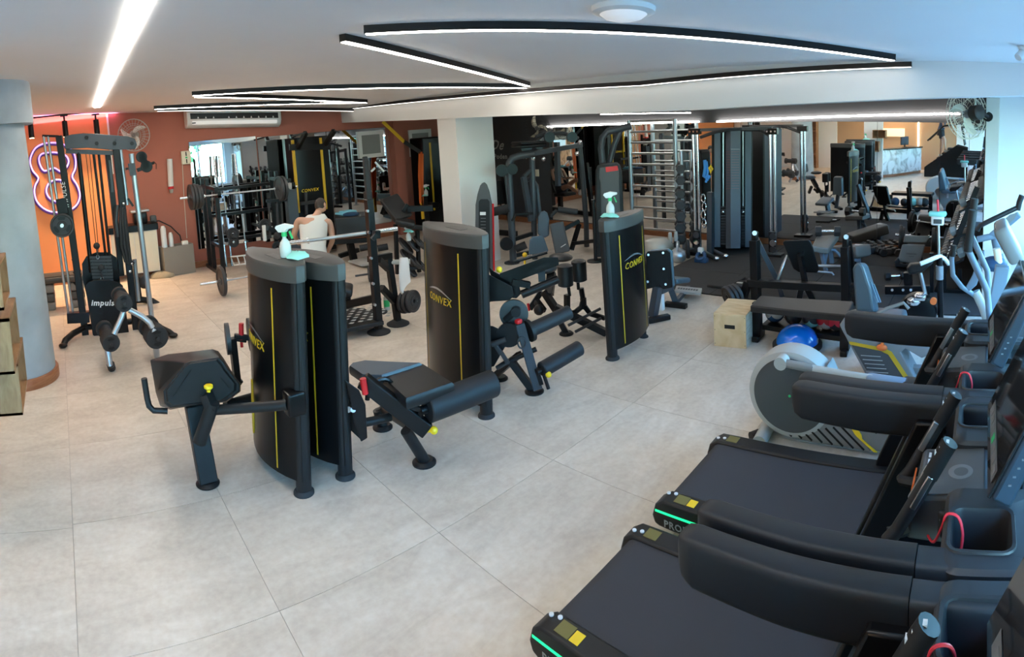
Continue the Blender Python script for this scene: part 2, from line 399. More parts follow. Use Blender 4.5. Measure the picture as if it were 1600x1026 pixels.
# the wall with the windows on the treadmill side
wins = [(-4.6, -1.9), (-1.3, 1.5), (2.1, 4.2), (4.7, 6.9)]
g = G().span(XR, XR + .2, YF, 7.3, -.05, .75); g.add(*(lambda q: (q.v, q.f))(G().span(XR, XR + .2, YF, 7.3, 2.5, 3.6)))
ys = [YF] + [v for w in wins for v in w] + [7.3]
for i in range(0, len(ys), 2): g.span(XR, XR + .2, ys[i], ys[i + 1], .75, 2.5)
struct('wall_right', g, M['white'], smooth=0)
for i, (a, b) in enumerate(wins):
    w = struct('window_%d' % (i + 1), G().span(XR + .06, XR + .12, a, b, .75, .82).span(XR + .06, XR + .12, a, b, 2.43, 2.5).span(XR + .06, XR + .12, a, a + .06, .82, 2.43).span(XR + .06, XR + .12, b - .06, b, .82, 2.43), M['whitep'], smooth=0)
    mid = (a + b) / 2
    G().span(XR + .06, XR + .12, mid - .03, mid + .03, .82, 2.43).build('mullion', M['whitep'], w, smooth=0)
    for c, d in ((a + .06, mid - .03), (mid + .03, b - .06)): G().span(XR + .085, XR + .091, c, d, .82, 2.43).build('pane', M['glass'], w, smooth=0)
wallx('wall_alcove', .02, XR + .2, 7.3, 7.5, M['white'])
wallx('wall_right', .02, .22, 7.5, YB + .2, M['white'])
struct('trim_4', G().span(-.03, .135, 7.22, 7.3, 0, 2.55), M['cream'], bev=.006)
struct('baseboard_back', G().span(XL, 0.0, YB - .02, YB, 0, .12), M['skirt'], smooth=0)
struct('baseboard_left', G().span(XL, XL + .06, YF, 7.12, 0, .12), M['skirt'], smooth=0)
# columns
cc = V(-6.52, -.66, 0)
col = struct('trim_5', G().lathe(cc, (0, 0, 1), [(.42, .0), (.345, 2.86)], 40), M['concrete'], label='round grey plaster column')
struct('column_skirting', G().lathe(cc, (0, 0, 1), [(.45, 0.), (.45, .095), (.438, .11), (.42, .112)], 40), M['skirt'], col)
struct('column_head', G().lathe(cc, (0, 0, 1), [(.33, 2.79), (.455, 2.79), (.455, cz(cc.y) + .05)], 40), M['concrete'], col)
struct('trim_6', G().span(-7.98, -7.49, 6.0, 6.81, 0, 2.6), M['white'], bev=.004, label='square white column under the beam')

# mirrors on the back wall: four panes side by side
mz0, mz1 = .13, 2.2
edges = [-9.2, -6.9, -4.62, -2.75, -1.36, -.5, -.06]
edges = [ony(860, 250, YB).x, -6.6, -4.3, ony(1371, 250, YB).x, ony(1469, 250, YB).x, ony(1514, 250, YB).x, -.05]
mir = tag(G().span(edges[0] - .01, -.04, YB - .012, YB, mz0, mz1).build('wall_mirror', M['charcoal'], smooth=0), 'wide frameless mirror covering the dark back wall behind the equipment', 'mirror')
for a, b in zip(edges, edges[1:]): G().span(a + .003, b - .003, YB - .018, YB - .012, mz0 + .01, mz1).build('mirror_pane', M['mirror'], mir, smooth=0)
for (p, q) in (((855, 198), (1092, 190)), ((1120, 190), (1500, 177.5))):
    a, b = ony(*p, YB - .05), ony(*q, YB - .05); 
    t = tag(G().bar(a, b, .03, .03).build('mirror_light', M['ledback'], smooth=0), 'white light line along the top of the back mirror, ' + ('shorter one' if p[0] < 1000 else 'longer one'), 'light', 'light lines over the back mirror')
# mirrors on the left wall
for (a, b, z0, z1, lab) in ((onx(297, 250, XL).y, onx(403, 250, XL).y, .35, 2.47, 'tall wall mirror beside the white dispenser on the red wall, behind the barbell rack'), (onx(404, 250, XL).y, 7.1, .3, 2.44, 'tall wide wall mirror on the red wall behind the person in the pale tank top')):
    mm = tag(G().span(XL, XL + .012, a, b - .01, z0, z1).build('wall_mirror', M['charcoal'], smooth=0), lab, 'mirror')
    n = 1 if b - a < 2 else 2
    for i in range(n): G().span(XL + .012, XL + .018, a + (b - a) * i / n + .004, a + (b - a) * (i + 1) / n - .014, z0 + .005, z1 - .005).build('mirror_pane', M['mirror'], mm, smooth=0)

# ceiling light lines
def light_line(px0, px1, label, w=.05, th=.06, housing=True, pts=None, m='led'):
    a, b = pts if pts else (cl(*px0, off=th), cl(*px1, off=th))
    t = thing('ceiling_light', label, 'light', (a + b) / 2 + V(0, 0, th), 'white light lines on the ceiling')
    d = (b - a).normalized(); up = V(0, -CB, 1)
    if housing: G().bar(a - d * .01 + V(0, 0, th / 2 + .004), b + d * .01 + V(0, 0, th / 2 + .004), w + .012, th).build('housing', M['black'], t, smooth=0)
    G().bar(a + V(0, 0, .004), b + V(0, 0, .004), w, .012).build('diffuser', M[m], t, smooth=0)
    return t
light_line((572, 54), (1395, 95), 'longest black ceiling light line, nearest of the pair by the round lamp')
light_line((537, 66), (825, 135), 'slanting black ceiling light line that starts beside the longest one')
light_line((302, 150), (822, 138), 'black ceiling light line that meets the slanting one at its far end')
light_line((305, 152), (572, 161), 'short black ceiling light line nearest the small white ceiling box')
light_line((242, 171), (572, 161), 'thin black ceiling light line above the wall air conditioner')
e6 = [cl(246, 174, off=.05), V(-10.6, 5.86, 2.80), V(-5.2, 5.88, 2.745), V(-.85, 5.88, 2.815)]
light_line(0, 0, 'far black ceiling light line running across the red wall', pts=(e6[0], e6[1]), th=.05, m='leddim')
light_line(0, 0, 'long black ceiling light line along the white beam, wall end', pts=(ony(541, 171, 5.86), ony(1000, 134, 5.86)), th=.05, w=.035, m='leddim')
light_line(0, 0, 'long black ceiling light line along the white beam, window end', pts=(ony(1001, 134, 5.86), ony(1423, 105, 5.86)), th=.05, w=.035, m='leddim')
a = cl(152, 168, off=.012); b = cl(225, 0, off=.012)
light_line(0, 0, 'wide flush white ceiling light line leading to the orange wall', w=.105, th=.012, housing=False, pts=(a, b + (b - a) * .45))
light_line(0, 0, 'white light line on the ceiling behind the beam, over the ladder rack', w=.06, pts=(ony(940, 179, 7.4), ony(1078, 176.5, 7.4)), housing=False, m='ledback')
# fittings on the ceiling
p = cl(974, 12)
t = thing('round_ceiling_lamp', 'round white flush lamp on the ceiling', 'lamp', p)
up = V(0, CB, -1).normalized()
G().lathe(p, up, [(.205, 0), (.20, .03), (.165, .042)], 40).build('rim', M['whitep'], t); G().lathe(p, up, [(.16, .035), (.12, .065), (.06, .082), (.001, .088)], 40).build('opal_dome', M['lampwhite'], t)
p = cl(516, 154)
t = thing('emergency_light', 'small white box fitting on the ceiling between the light lines', 'light', p)
G().rbox(p - V(0, 0, .03), (.12, .34, .06), .012).build('body', M['whitep'], t); G().rbox(p - V(0, 0, .065), (.08, .28, .02), .006).build('lens', M['lampwhite'], t)
p = cl(1600, 72)
t = thing('corner_spotlight', 'small white fitting on the ceiling at the window side', 'light', p)
G().lathe(p, (0, 0, -1), [(.05, 0), (.05, .02), (.03, .05)], 16).build('base', M['whitep'], t); G().cyl(p - V(0, 0, .04), p - V(.05, .05, .1), .035).build('head', M['whitep'], t)

# outside, seen only in the mirrors
struct('ground', G().span(XR + .2, 14, -14, 18, -.6, -.5), mat('outside_ground', (.3, .3, .28), .9), smooth=0)
def tree(x, y, h, lab):
    t = thing('garden_tree', lab, 'tree', (x, y, -.5))
    G().cyl((x, y, -.5), (x, y, h * .55), .12, r2=.07).build('trunk', M['skirt'], t)
    g = G(); rnd = random.Random(int(x * 10 + y))
    for i in range(420):
        a, b = rnd.uniform(0, 2 * PI), math.acos(rnd.uniform(-1, 1)); r = rnd.uniform(.55, 1) * h * .42
        c = V(x + r * math.sin(b) * math.cos(a), y + r * math.sin(b) * math.sin(a), h * .62 + r * .8 * math.cos(b)); s = rnd.uniform(.12, .26)
        u = V(rnd.uniform(-1, 1), rnd.uniform(-1, 1), rnd.uniform(-.6, .6)).normalized() * s; w = u.cross(V(rnd.uniform(-1, 1), rnd.uniform(-1, 1), 1)).normalized() * s * .6
        g.add([c - u, c + w, c + u, c - w], [(0, 1, 2, 3)])
    g.build('crown', M['leaf'], t, smooth=0, kind='stuff')
for i_, (x_, y_, h_) in enumerate(((4.6, -3.0, 4.4), (4.6, 1.0, 4.4), (4.8, 5.0, 4.6))): tree(x_, y_, h_, ('first', 'second', 'third', 'fourth', 'fifth')[i_] + ' garden tree outside the windows, seen only in the wall mirrors')

# lights of the orange wall
tr = tag(G().span(XL + .33, XL + .36, -.75, 1.05, cz(.2) - .03, cz(.2)).build('lamp_track', M['black'], smooth=0), 'black lamp track on the ceiling over the orange wall', 'track')
for i, px in enumerate(((47, 193), (100, 193), (148, 193))):
    y = (-.41, .22, .80)[i]; p = V(XL + .345, y, cz(y) - .02)
    t = thing('track_spotlight', ('black track spotlight beside the column head', 'black track spotlight over the middle of the orange wall', 'black track spotlight nearest the white wall strip')[i], 'light', p, 'spotlights over the orange wall')
    G().cyl(p, p - V(0, 0, .12), .018, 10).span(p.x - .03, p.x + .03, y - .07, y + .07, p.z - .03, p.z).build('stem', M['black'], t)
    G().cyl(p - V(0, 0, .11), p - V(-.02, 0, .40), .052, 16).build('barrel', M['black'], t); q = p - V(-.02, 0, .402)
    G().cyl(q, q - V(0, 0, .004), .04, 14).build('lens', M['spotglow'], t)
    ld = bpy.data.lights.new('spot', 'SPOT'); ld.energy = 95; ld.color = (1, .66, .36); ld.spot_size = math.radians(95); ld.spot_blend = .9; ld.shadow_soft_size = .05
    lo = bpy.data.objects.new('spot', ld); COL.objects.link(lo); lo.parent = t; lo.location = q - V(0, 0, .02) - p; lo.rotation_euler = (0, math.radians(-14), 0)
ld = bpy.data.lights.new('cove_light', 'AREA'); ld.shape = 'RECTANGLE'; ld.size = 2.0; ld.size_y = .05; ld.energy = 5; ld.color = (1, .28, .62)
lo = bpy.data.objects.new('cove_light', ld); COL.objects.link(lo); lo.location = (XL + .1, .2, cz(.2) - .12); lo.rotation_euler = (PI, 0, PI / 2)
# ================================================================== TREADMILLS
def ring_xz(cx, cy, hx, hy, z, r, n=5):
    out = []
    for (sx, sy, a0) in ((1, 1, 0), (-1, 1, 90), (-1, -1, 180), (1, -1, 270)):
        for i in range(n):
            a = math.radians(a0 + 90 * i / (n - 1)); out.append(V(cx + sx * (hx - r) + r * math.cos(a), cy + sy * (hy - r) + r * math.sin(a), z))
    return out
def treadmill(label):
    t = thing('treadmill', label, 'treadmill', (0, 0, 0), 'treadmills along the window wall')
    # running deck
    for s in (-1, 1):
        g = G(); yc = s * .306 + (.005 if s < 0 else .07); prof = []
        outl = [(-1.72, .075), (-1.735, .12), (-1.715, .185), (-1.66, .222), (-1.55, .226), (-.55, .226), (-.42, .20), (-.36, .1), (-.38, .06), (-1.6, .06), (-1.69, .065)]
        g.prism(outl, (0, yc - .058, 0), (1, 0, 0), (0, 0, 1), (0, .116, 0)); rail = g.build('side_rail', M['plastic'], t, bev=.012)
        for q in (-1.665, -1.625): G().cyl((q, yc - .02 * s + (.012 if q > -1.65 else 0), .2235), (q, yc - .02 * s + (.012 if q > -1.65 else 0), .229), .011, 12).build('screw', M['whitep'], rail)
        G().span(-1.605, -1.53, yc - .034, yc + .034, .2255, .2272).build('notice_label', mat('olive_label', (.16, .13, .03), .5), rail, smooth=0)
        if s < 0:
            G().span(-1.525, -1.478, yc - .032, yc + .026, .2255, .2275).build('warning_label', M['ybright'], rail, smooth=0)
        G().span(-1.71, -1.05, yc + s * .0575 - .002, yc + s * .0575 + .003, .150, .163).build('green_light_strip', M['ledstrip'], rail, smooth=0)
        text_on('PROFESSIONAL', .056, (-1.655, yc + s * .0585, .08), (1, 0, 0) if s < 0 else (-1, 0, 0), (0, 0, 1), centre=False, bold=.001).build('lettering', M['galv'], rail, smooth=0) if s < 0 else None
        G().cyl((-1.45, yc - .03, .045), (-1.45, yc + .03, .045), .045, 14).span(-1.475, -1.425, yc - .02, yc + .02, .04, .09).build('foot_wheel', M['rubber'], t)
    g = G(); n = 8; rings = []
    pr = [(-1.60, .155), (-1.645, .16), (-1.672, .175), (-1.672, .192), (-1.65, .205), (-1.61, .21), (-.45, .21), (-.45, .19)]
    g.prism(pr, (0, -.243, 0), (1, 0, 0), (0, 0, 1), (0, .56, 0)); g.build('running_belt', M['belt'], t, smooth=50)
    G().cyl((-1.62, -.26, .15), (-1.62, .33, .15), .05, 16).span(-1.62, -.4, -.243, .317, .09, .15).build('rear_roller', M['rubber'], t)
    # motor hood
    g = G(); rings = []
    for x, z, hy in ((-.52, .215, .30), (-.44, .30, .31), (-.30, .46, .31), (-.08, .56, .31), (.25, .50, .31), (.42, .32, .3), (.45, .03, .3)):
        rings.append([(x, -hy + .04, .03), (x, hy + .05, .03), (x, hy * .94 + .05, z), (x, -hy * .94 + .04, z)])
    g.loft(rings); g.build('motor_hood', M['satin'], t, bev=.02)
    for s in (-1, 1):
        y = s * .40
        g = G(); g.prism([(-.66, .03), (-.50, .03), (-.50, .24), (-.14, 1.02), (-.16, 1.06), (-.27, 1.06), (-.62, .25)], (0, y - .035, 0), (1, 0, 0), (0, 0, 1), (0, .07, 0)); up = g.build('upright', M['satin'], t, bev=.01)
        G().bar((-.505, y - s * .038, .25), (-.155, y - s * .038, 1.0), .012, .004, up=(0, 1, 0)).build('trim_strip', M['dgrey'], up, smooth=0)
        G().span(-.655, -.555, y + s * .036 - .003, y + s * .036 + .003, .20, .215).build('green_light_strip', M['ledstrip'], up, smooth=0)
        # arm: padded rear half, bare front half
        ya = s * .446
        g = G(); pts = [(-.83, 1.085, .026, .045), (-.815, 1.075, .04, .066), (-.78, 1.067, .045, .078), (-.5, 1.052, .047, .082), (-.17, 1.048, .048, .082)]
        rings = [[V(x, ya + cy_, z + cz_) for cy_, cz_ in [(hy * math.copysign(abs(math.cos(a)) ** .34, math.cos(a)), hz * math.copysign(abs(math.sin(a)) ** .34, math.sin(a))) for a in [2 * PI * k / 28 + .001 for k in range(28)]]] for x, z, hy, hz in pts]
        g.loft(rings); g.build('padded_arm', M['soft'], t)
        g = G(); rings = [[V(x, ya + hy * math.copysign(abs(math.cos(a)) ** .34, math.cos(a)), z + hz * math.copysign(abs(math.sin(a)) ** .34, math.sin(a))) for a in [2 * PI * k / 28 + .001 for k in range(28)]] for x, z, hy, hz in ((-.167, 1.047, .047, .078), (-.06, 1.047, .047, .076), (.10, 1.05, .047, .068), (.28, 1.06, .046, .06))]
        g.loft(rings); g.build('arm_frame', M['tray'], t)
        # flat tray with a deep cup well
        zt, d, cx, cy, hx, hy = 1.124, .15, .01, s * .335, .09, .09
        ox, oy, ohx, ohy = .09, s * .315, .195, .185
        R = [ring_xz(ox, oy, ohx - .006, ohy - .006, zt - .10, .05), ring_xz(ox, oy, ohx, ohy, zt - .012, .05), ring_xz(ox, oy, ohx - .012, ohy - .012, zt, .045), ring_xz(cx, cy, hx + .012, hy + .012, zt, .04), ring_xz(cx, cy, hx + .010, hy + .010, zt + .006, .04), ring_xz(cx, cy, hx, hy, zt + .004, .035), ring_xz(cx, cy, hx - .004, hy - .004, zt - .012, .033), ring_xz(cx, cy, hx - .012, hy - .012, zt - d, .028)]
        g = G(); g.loft(R, cap=False); n_ = len(R[-1]); g.add(R[-1], [tuple(range(n_))]); g.build('cup_tray', M['tray'], t)
        # grip with buttons
        yg = s * .165
        g = G().tube([(-.30, yg, .93), (-.265, yg, .975), (-.19, yg, 1.115), (-.155, yg, 1.18)], .024, 12); g.tube([(-.30, yg * .9, .945), (-.25, yg * .8, .95), (-.16, yg * .6, .98)], .02, 8); gr = g.build('pulse_grip', M['soft'], t)
        G().tube([(-.158, yg, 1.175), (-.115, yg, 1.258), (-.095, yg, 1.292)], .027, 12).build('grip_head', M['plastic'], gr)
        G().bar((-.225, yg - s * .022, 1.075), (-.165, yg - s * .022, 1.19), .022, .012, up=(0, 1, 0)).bar((-.214, yg + s * .020, 1.07), (-.155, yg + s * .02, 1.185), .02, .014, up=(0, 1, 0)).builds('sensor_plate', M['steel'], gr, bev=.003)
        for q in (0, 1, 2): G().box((-.136 + .014 * q, yg - .004, 1.258 + .018 * q), (.018, .016, .012)).build('button', M['whitep'], gr, smooth=0)
    # frame and console
    g = G().span(.12, .27, -.20, .20, 1.02, 1.085).span(-.13, .14, -.20, -.17, .98, 1.075).span(-.13, .14, .17, .20, .98, 1.075); g.build('console_frame', M['plastic'], t, bev=.02)
    G().prism([(-.24, .93), (-.215, 1.07), (-.205, 1.082), (.03, 1.10), (.06, 1.0), (.03, .92)], (0, -.145, 0), (1, 0, 0), (0, 0, 1), (0, .29, 0)).build('console', M['dgrey'], t, bev=.012)
    pl = G().prism([(-.20, 1.0835), (.015, 1.0995), (.015, 1.103), (-.20, 1.087)], (0, -.132, 0), (1, 0, 0), (0, 0, 1), (0, .264, 0)).build('key_plate', M['plategrey'], t, smooth=0)
    G().prism([(-.195, 1.0875), (-.15, 1.091), (-.15, 1.0925), (-.195, 1.089)], (0, -.02, 0), (1, 0, 0), (0, 0, 1), (0, .14, 0)).build('key_field', M['dgrey'], pl, smooth=0)
    for i in range(2):
        for j in range(3): G().box((-.182 + .022 * i, .005 + .042 * j, 1.0915 + .0016 * i), (.009, .026, .003)).build('key', M['whitep'], pl, smooth=0)
    G().lathe((-.065, -.01, 1.0925), (-.07, 0, 1), [(.045, 0), (.045, .004), (.04, .006), (.02, .004), (.001, .004)], 24).build('charging_disc', M['grey'], pl)
    G().box((-.2395, .06, 1.0), (.006, .10, .05), Euler((0, .2, 0)).to_matrix()).build('orange_label', M['orangep'], t, smooth=0)
    # screen leaning back
    a = V(.035, 0, 1.185); u = V(.43, 0, .90).normalized(); n = V(-u.z, 0, u.x)
    g = G().prism([(0, 0), (.40, 0), (.40, .05), (0, .07)], a - V(0, .29, 0), u, -n, (0, .58, 0)); g.build('screen_housing', M['deepblue'], t, bev=.012)
    s_ = G().prism([(.0, 0), (.395, 0), (.395, .012), (0, .012)], a - V(0, .285, 0) + n * .012, u, -n, (0, .57, 0)).build('screen_glass', M['screen'], t, bev=.004)
    q = a + n * .0135
    G().prism([(.03, -.255), (.075, -.255), (.075, .2), (.03, .2)], q, u, V(0, 1, 0), n * .001).build('menu_bar', mat('menu_grey', (.13, .13, .13), .3), s_, smooth=0)
    for k in range(7):
        G().prism([(.04, -.24 + .062 * k), (.065, -.24 + .062 * k), (.065, -.205 + .062 * k), (.04, -.205 + .062 * k)], q + n * .0015, u, V(0, 1, 0), n * .001).build('menu_icon', M['greenp'] if k == 3 else M['grey'], s_, smooth=0)
    for k in range(4): G().box(a + u * (.07 + .03 * k) - V(0, .2915, 0) - n * .03, (.010, .003, .006)).build('side_button', M['galv'], t, smooth=0)
    G().prism([(-.12, .2), (.12, .2), (.10, 0), (-.10, 0)], a - n * .055 - V(0, 0, .22), V(0, 1, 0), V(0, 0, 1), V(.06, 0, 0)).build('screen_bracket', M['plastic'], t)
    return t
t0 = treadmill('treadmill with its screen lit, red safety clip lying in its cup holder')
t0.location = (0, 1.965, 0)
t1 = dup(t0, (0, 2.95, 0), label='farther treadmill, directly beside the grey elliptical trainer')
t2 = dup(t0, (0, .95, 0), label='treadmill cut off by the lower frame edge, only its corner and one arm showing')
for i in range(1):
    t3 = dup(t0, (0, -.035, 0), label='treadmill out of frame, seen only in the back mirror')
# red safety cords with clips
def cord(y, label, clip=True, sgn=-1, long=True):
    t = thing('safety_cord', label, 'cord', (0, y, 1.1), 'red safety cords on the treadmills')
    yy = y + sgn * .335
    pts = [V(-.20, y + sgn * .04, .99), V(-.17, y + sgn * .13, .95), V(-.14, y + sgn * .21, .98), V(-.11, yy - sgn * .05, 1.09), V(-.095, yy - sgn * .045, 1.135), V(-.06, yy - sgn * .035, 1.135), V(-.045, yy - sgn * .02, 1.09), V(-.05, yy, 1.03), V(-.03, yy + sgn * .02, .995)]
    G().tube(smooth_path(pts, 4, False), .0045, 6).build('lead', M['redcord'], t)
    if clip:
        G().rbox((-.01, yy + sgn * .02, .992), (.06, .03, .022), .006, Euler((0, .2, .5)).to_matrix()).rbox((.02, yy + sgn * .015, .988), (.055, .022, .018), .006, Euler((.2, 0, -.3)).to_matrix()).build('clip', M['redcord'], t)
cord(1.965, 'red safety cord with clip in the cup holder of the lit treadmill')
cord(2.955, 'red safety cord over the farther treadmill tray')
cord(.93, 'red safety cord on the tray cut by the lower frame edge', sgn=1)
# ================================================================== STRENGTH MACHINES IN THE MIDDLE
def PX(g): return lambda x, y, k=0.: vp(x, y, g, k)
def lens(A, B, hw, n=10, ex=0.):
    """plan outline of a tower: post end A, rounded end B; returns right side then left side, and the side curves"""
    A, B = Vector(A), Vector(B); d = (B - A); L = d.length; d.normalize(); s = V(-d.y, d.x, 0)
    ts = [i / n for i in range(n + 1)]
    def w(t): return .055 * (1 - t) + .03 * t + hw * math.sin(PI * t) ** .85
    R = [A + d * (t * (L + 2 * ex) - ex) - s * (w(t) + ex) for t in ts]
    Lf = [A + d * (t * (L + 2 * ex) - ex) + s * (w(t) + ex) for t in ts]
    cap = [B + d * (ex + .04) + s * .02, B + d * (ex + .04) - s * .02]
    capA = [A - d * (ex + .045) - s * .03, A - d * (ex + .045) + s * .03]
    return R + [cap[1], cap[0]] + Lf[::-1] + [capA[1], capA[0]], R, Lf
def tower(t, A, B, hz, hw, lean=(0, 0), side='R', text_t=.62, tz=.98, rev=False, stripes=(.2, .93), z0=.10):
    A, B = Vector((A[0], A[1], 0)), Vector((B[0], B[1], 0)); lv = V(lean[0], lean[1], 0)
    out, R, Lf = lens(A, B, hw); at = lambda p, z: Vector((p.x, p.y, z)) + lv * (z / hz)
    sh = G().loft([[at(p, z) for p in out] for z in (z0, hz * .5, hz - .10)]).build('shell', M['satin'], t, smooth=50)
    o1 = lens(A, B, hw, ex=.008)[0]; ctr = (A + B) / 2
    sc_ = lambda k: [ctr + (p - ctr) * k for p in o1]
    cp = G().loft([[at(p, hz - .115) for p in o1], [at(p, hz - .02) for p in o1], [at(p, hz - .006) for p in sc_(.985)], [at(p, hz) for p in sc_(.955)]]).build('cap', M['cap'], t, smooth=35)
    d = (B - A).normalized(); n = V(-d.y, d.x, 0)
    c = at(A + d * ((B - A).length * .42), hz + .0015)
    G().prism([(-.12, -.035), (.12, -.035), (.12, .035), (-.12, .035)], c, d, n, (0, 0, -.003)).build('slot', M['black'], cp, smooth=0)
    po = G().cyl(at(A, 0.012), at(A, hz - .11), .052, 20).build('post', M['plastic'], t)
    G().lathe(A, (0, 0, 1), [(.07, 0), (.07, .012), (.055, .03)], 24).build('foot_disc', M['rubber'], po)
    G().cyl(at(B - d * .05, .012), at(B - d * .05, z0 + .05), .03, 14).lathe(B - d * .05, (0, 0, 1), [(.05, 0), (.05, .01), (.035, .025)], 20).build('rear_foot', M['rubber'], t)
    S = R if side == 'R' else Lf
    def pos(tt, z, lift):
        f = max(0, min(.9999, tt)) * (len(S) - 1); i = int(f); p = S[i].lerp(S[i + 1], f - i); tn = (S[i + 1] - S[i]).normalized()
        nn = V(-tn.y, tn.x, 0) * (-1 if side == 'R' else 1)
        return at(p + nn * lift, z)
    for s_ in stripes:
        w = .006 / (B - A).length
        G().add([pos(s_ + a, z, l) for z in (z0 + .03, hz - .17) for a in (-w, w) for l in (-.004, .002)], [(1, 3, 7, 5), (0, 1, 5, 4), (2, 6, 7, 3), (0, 2, 3, 1), (4, 5, 7, 6)]).build('yellow_stripe', M['yellow'], t, smooth=0)
    vs, fs = text_geo('CONVEX', .09, .0015, .15, .0004); w = max(p.x for p in vs); L = (B - A).length
    def tp(x, y, z): tt = text_t + ((w / 2 - x) if not rev else (x - w / 2)) / L; return pos(tt, tz + y, .003 + z)
    g = G(); g.add([tp(*p) for p in vs], fs); g.build('lettering', M['yellow'], t, smooth=0)
    # the little arch over the name
    arc = [(w * (.0 + i / 12), .088 + .045 * math.sin(PI * min(1, i / 12 * 1.02)) - .03 * i / 12) for i in range(13)]
    g = G(); vsn = []
    for i, (x, y) in enumerate(arc): th = .008 * math.sin(PI * (i + .4) / 13) + .001; vsn += [tp(x, y - th, 0), tp(x, y + th, 0)]
    g.add(vsn, [(2 * i, 2 * i + 2, 2 * i + 3, 2 * i + 1) for i in range(12)]); g.build('logo_arc', M['galv'], t, smooth=0)
    return at, pos
def foot(g, p, r=.075):
    p = Vector((p[0], p[1], 0)); g.lathe(p, (0, 0, 1), [(r, 0), (r, .012), (r * .75, .03)], 22)

# ---- curl machine with the saddle pad, nearest tower
A = V(-3.54, 1.36, 0); g1 = fl(318, 757)
t = thing('curl_machine', 'black strength machine with a humped saddle pad, yellow knob and nearest tower', 'gym machine', A)
_, ps1 = tower(t, A, (-4.36, 1.33), 1.53, .105, lean=(.01, .085), text_t=.575, tz=.90, side='L')
p = PX(g1)
front = [(255, 611), (289, 568), (298, 564), (342, 558), (350, 567), (356, 577), (374, 599), (374, 611), (353, 627), (266, 637), (257, 630)]
back = [(243, 612), (234, 562), (262, 553), (332, 545), (341, 548), (350, 560), (368, 590), (371, 606), (350, 622), (266, 640), (250, 634)]
mid = [((a[0] * .45 + b[0] * .55) - 2, (a[1] * .45 + b[1] * .55) - 1) for a, b in zip(front, back)]
G().loft([[p(x, y, .02) for x, y in front], [p(x, y, -.05) for x, y in [(a[0] + (305 - a[0]) * -.03, a[1] + (600 - a[1]) * -.03) for a in front]], [p(x, y, -.20) for x, y in mid], [p(x, y, -.40) for x, y in back]]).build('saddle_pad', M['vinyl'], t, smooth=50, bev=.008)
G().loft([[p(305 + (x - 305) * .93, 598 + (y - 598) * .93, .025) for x, y in front], [p(305 + (x - 305) * .88, 598 + (y - 598) * .88, .045) for x, y in front]]).build('end_panel', M['plastic'], t, smooth=30)
G().bar(p(271, 619, .047), p(299, 577, .047), .008, .004).bar(p(345, 590, .047), p(358, 606, .047), .008, .004).builds('panel_groove', M['black'], t, smooth=0)
g = G().bar(p(303, 632, -.1), p(325, 752, 0), .13, .10, up=(1, 0, 0)); foot(g, p(325, 757), .085); g.build('front_leg', M['plastic'], t, bev=.008)
G().cyl(p(333, 628, .1), p(312, 690, .05), .048, 16).bar(p(322, 615, .08), p(332, 640, .1), .08, .06).build('adjusting_post', M['plastic'], t)
kn = G().cyl(p(326, 607, .09), p(326, 612, .09), .014, 10).lathe(p(326, 608, .09), (0, 0, 1), [(.02, 0), (.032, .012), (.032, .026), (.02, .034)], 16).build('knob', M['ybright'], t, label='yellow knob')
G().cyl(p(338, 640, .08), A + V(.02, -.07, .63), .034, 16).cyl(p(352, 632, -.3), p(405, 617, -.45), .034, 14).builds('cross_tube', M['plastic'], t)
q = A + V(-.02, -.06, .0); G().rbox(A + V(.01, -.015, .63), (.12, .13, .16), .02).build('clamp', M['satin'], t)
G().tube([p(225, 591, -.1), p(230, 622, -.1), p(233, 634, -.1), p(240, 641, -.1), p(262, 642, -.1)], .022, 10).build('hand_grip', M['soft'], t)
k = -.45; s_ = V(.2, .98, 0).normalized()
g = G()
for x, y, r in ((356, 529, .12), (391, 522, .125)): c = p(x, y, k); g.cyl(c - s_ * .016, c + s_ * .016, r, 26)
g.builds('cam_disc', M['iron'], t)
g = G().bar(p(363, 528, k), p(371, 600, k), .05, .07).bar(p(366, 525, k), p(395, 528, k), .04).bar(p(366, 530, k), p(385, 533, k), .03, .02).cyl(p(371, 598, k), p(376, 592, k), .03); g.builds('lever_arm', M['black'], t, bev=.006)
G().cyl(p(377, 505, k), p(377, 530, k), .02, 12).cyl(p(377, 530, k), p(378, 542, k), .012, 10).build('selector_handle', M['red'], t, label='red handle')
sl = []
for i in range(24):
    a_ = 2 * PI * i / 24; x_ = .030 * math.copysign(abs(math.cos(a_)) ** .7, math.cos(a_)); z_ = .2 * math.copysign(abs(math.sin(a_)) ** .7, math.sin(a_)); sl.append((x_, z_))
G().tube([ps1(.70 + x_ / .82, .40 + z_, .004) for x_, z_ in sl], .006, 6, True).build('slot_edge', M['yellow'], t, label='yellow slot edge')
g = G(); g.add([ps1(.70 + x_ / .82, .40 + z_, .003) for x_, z_ in sl], [tuple(range(24))]).build('weight_slot', M['black'], t, smooth=0)

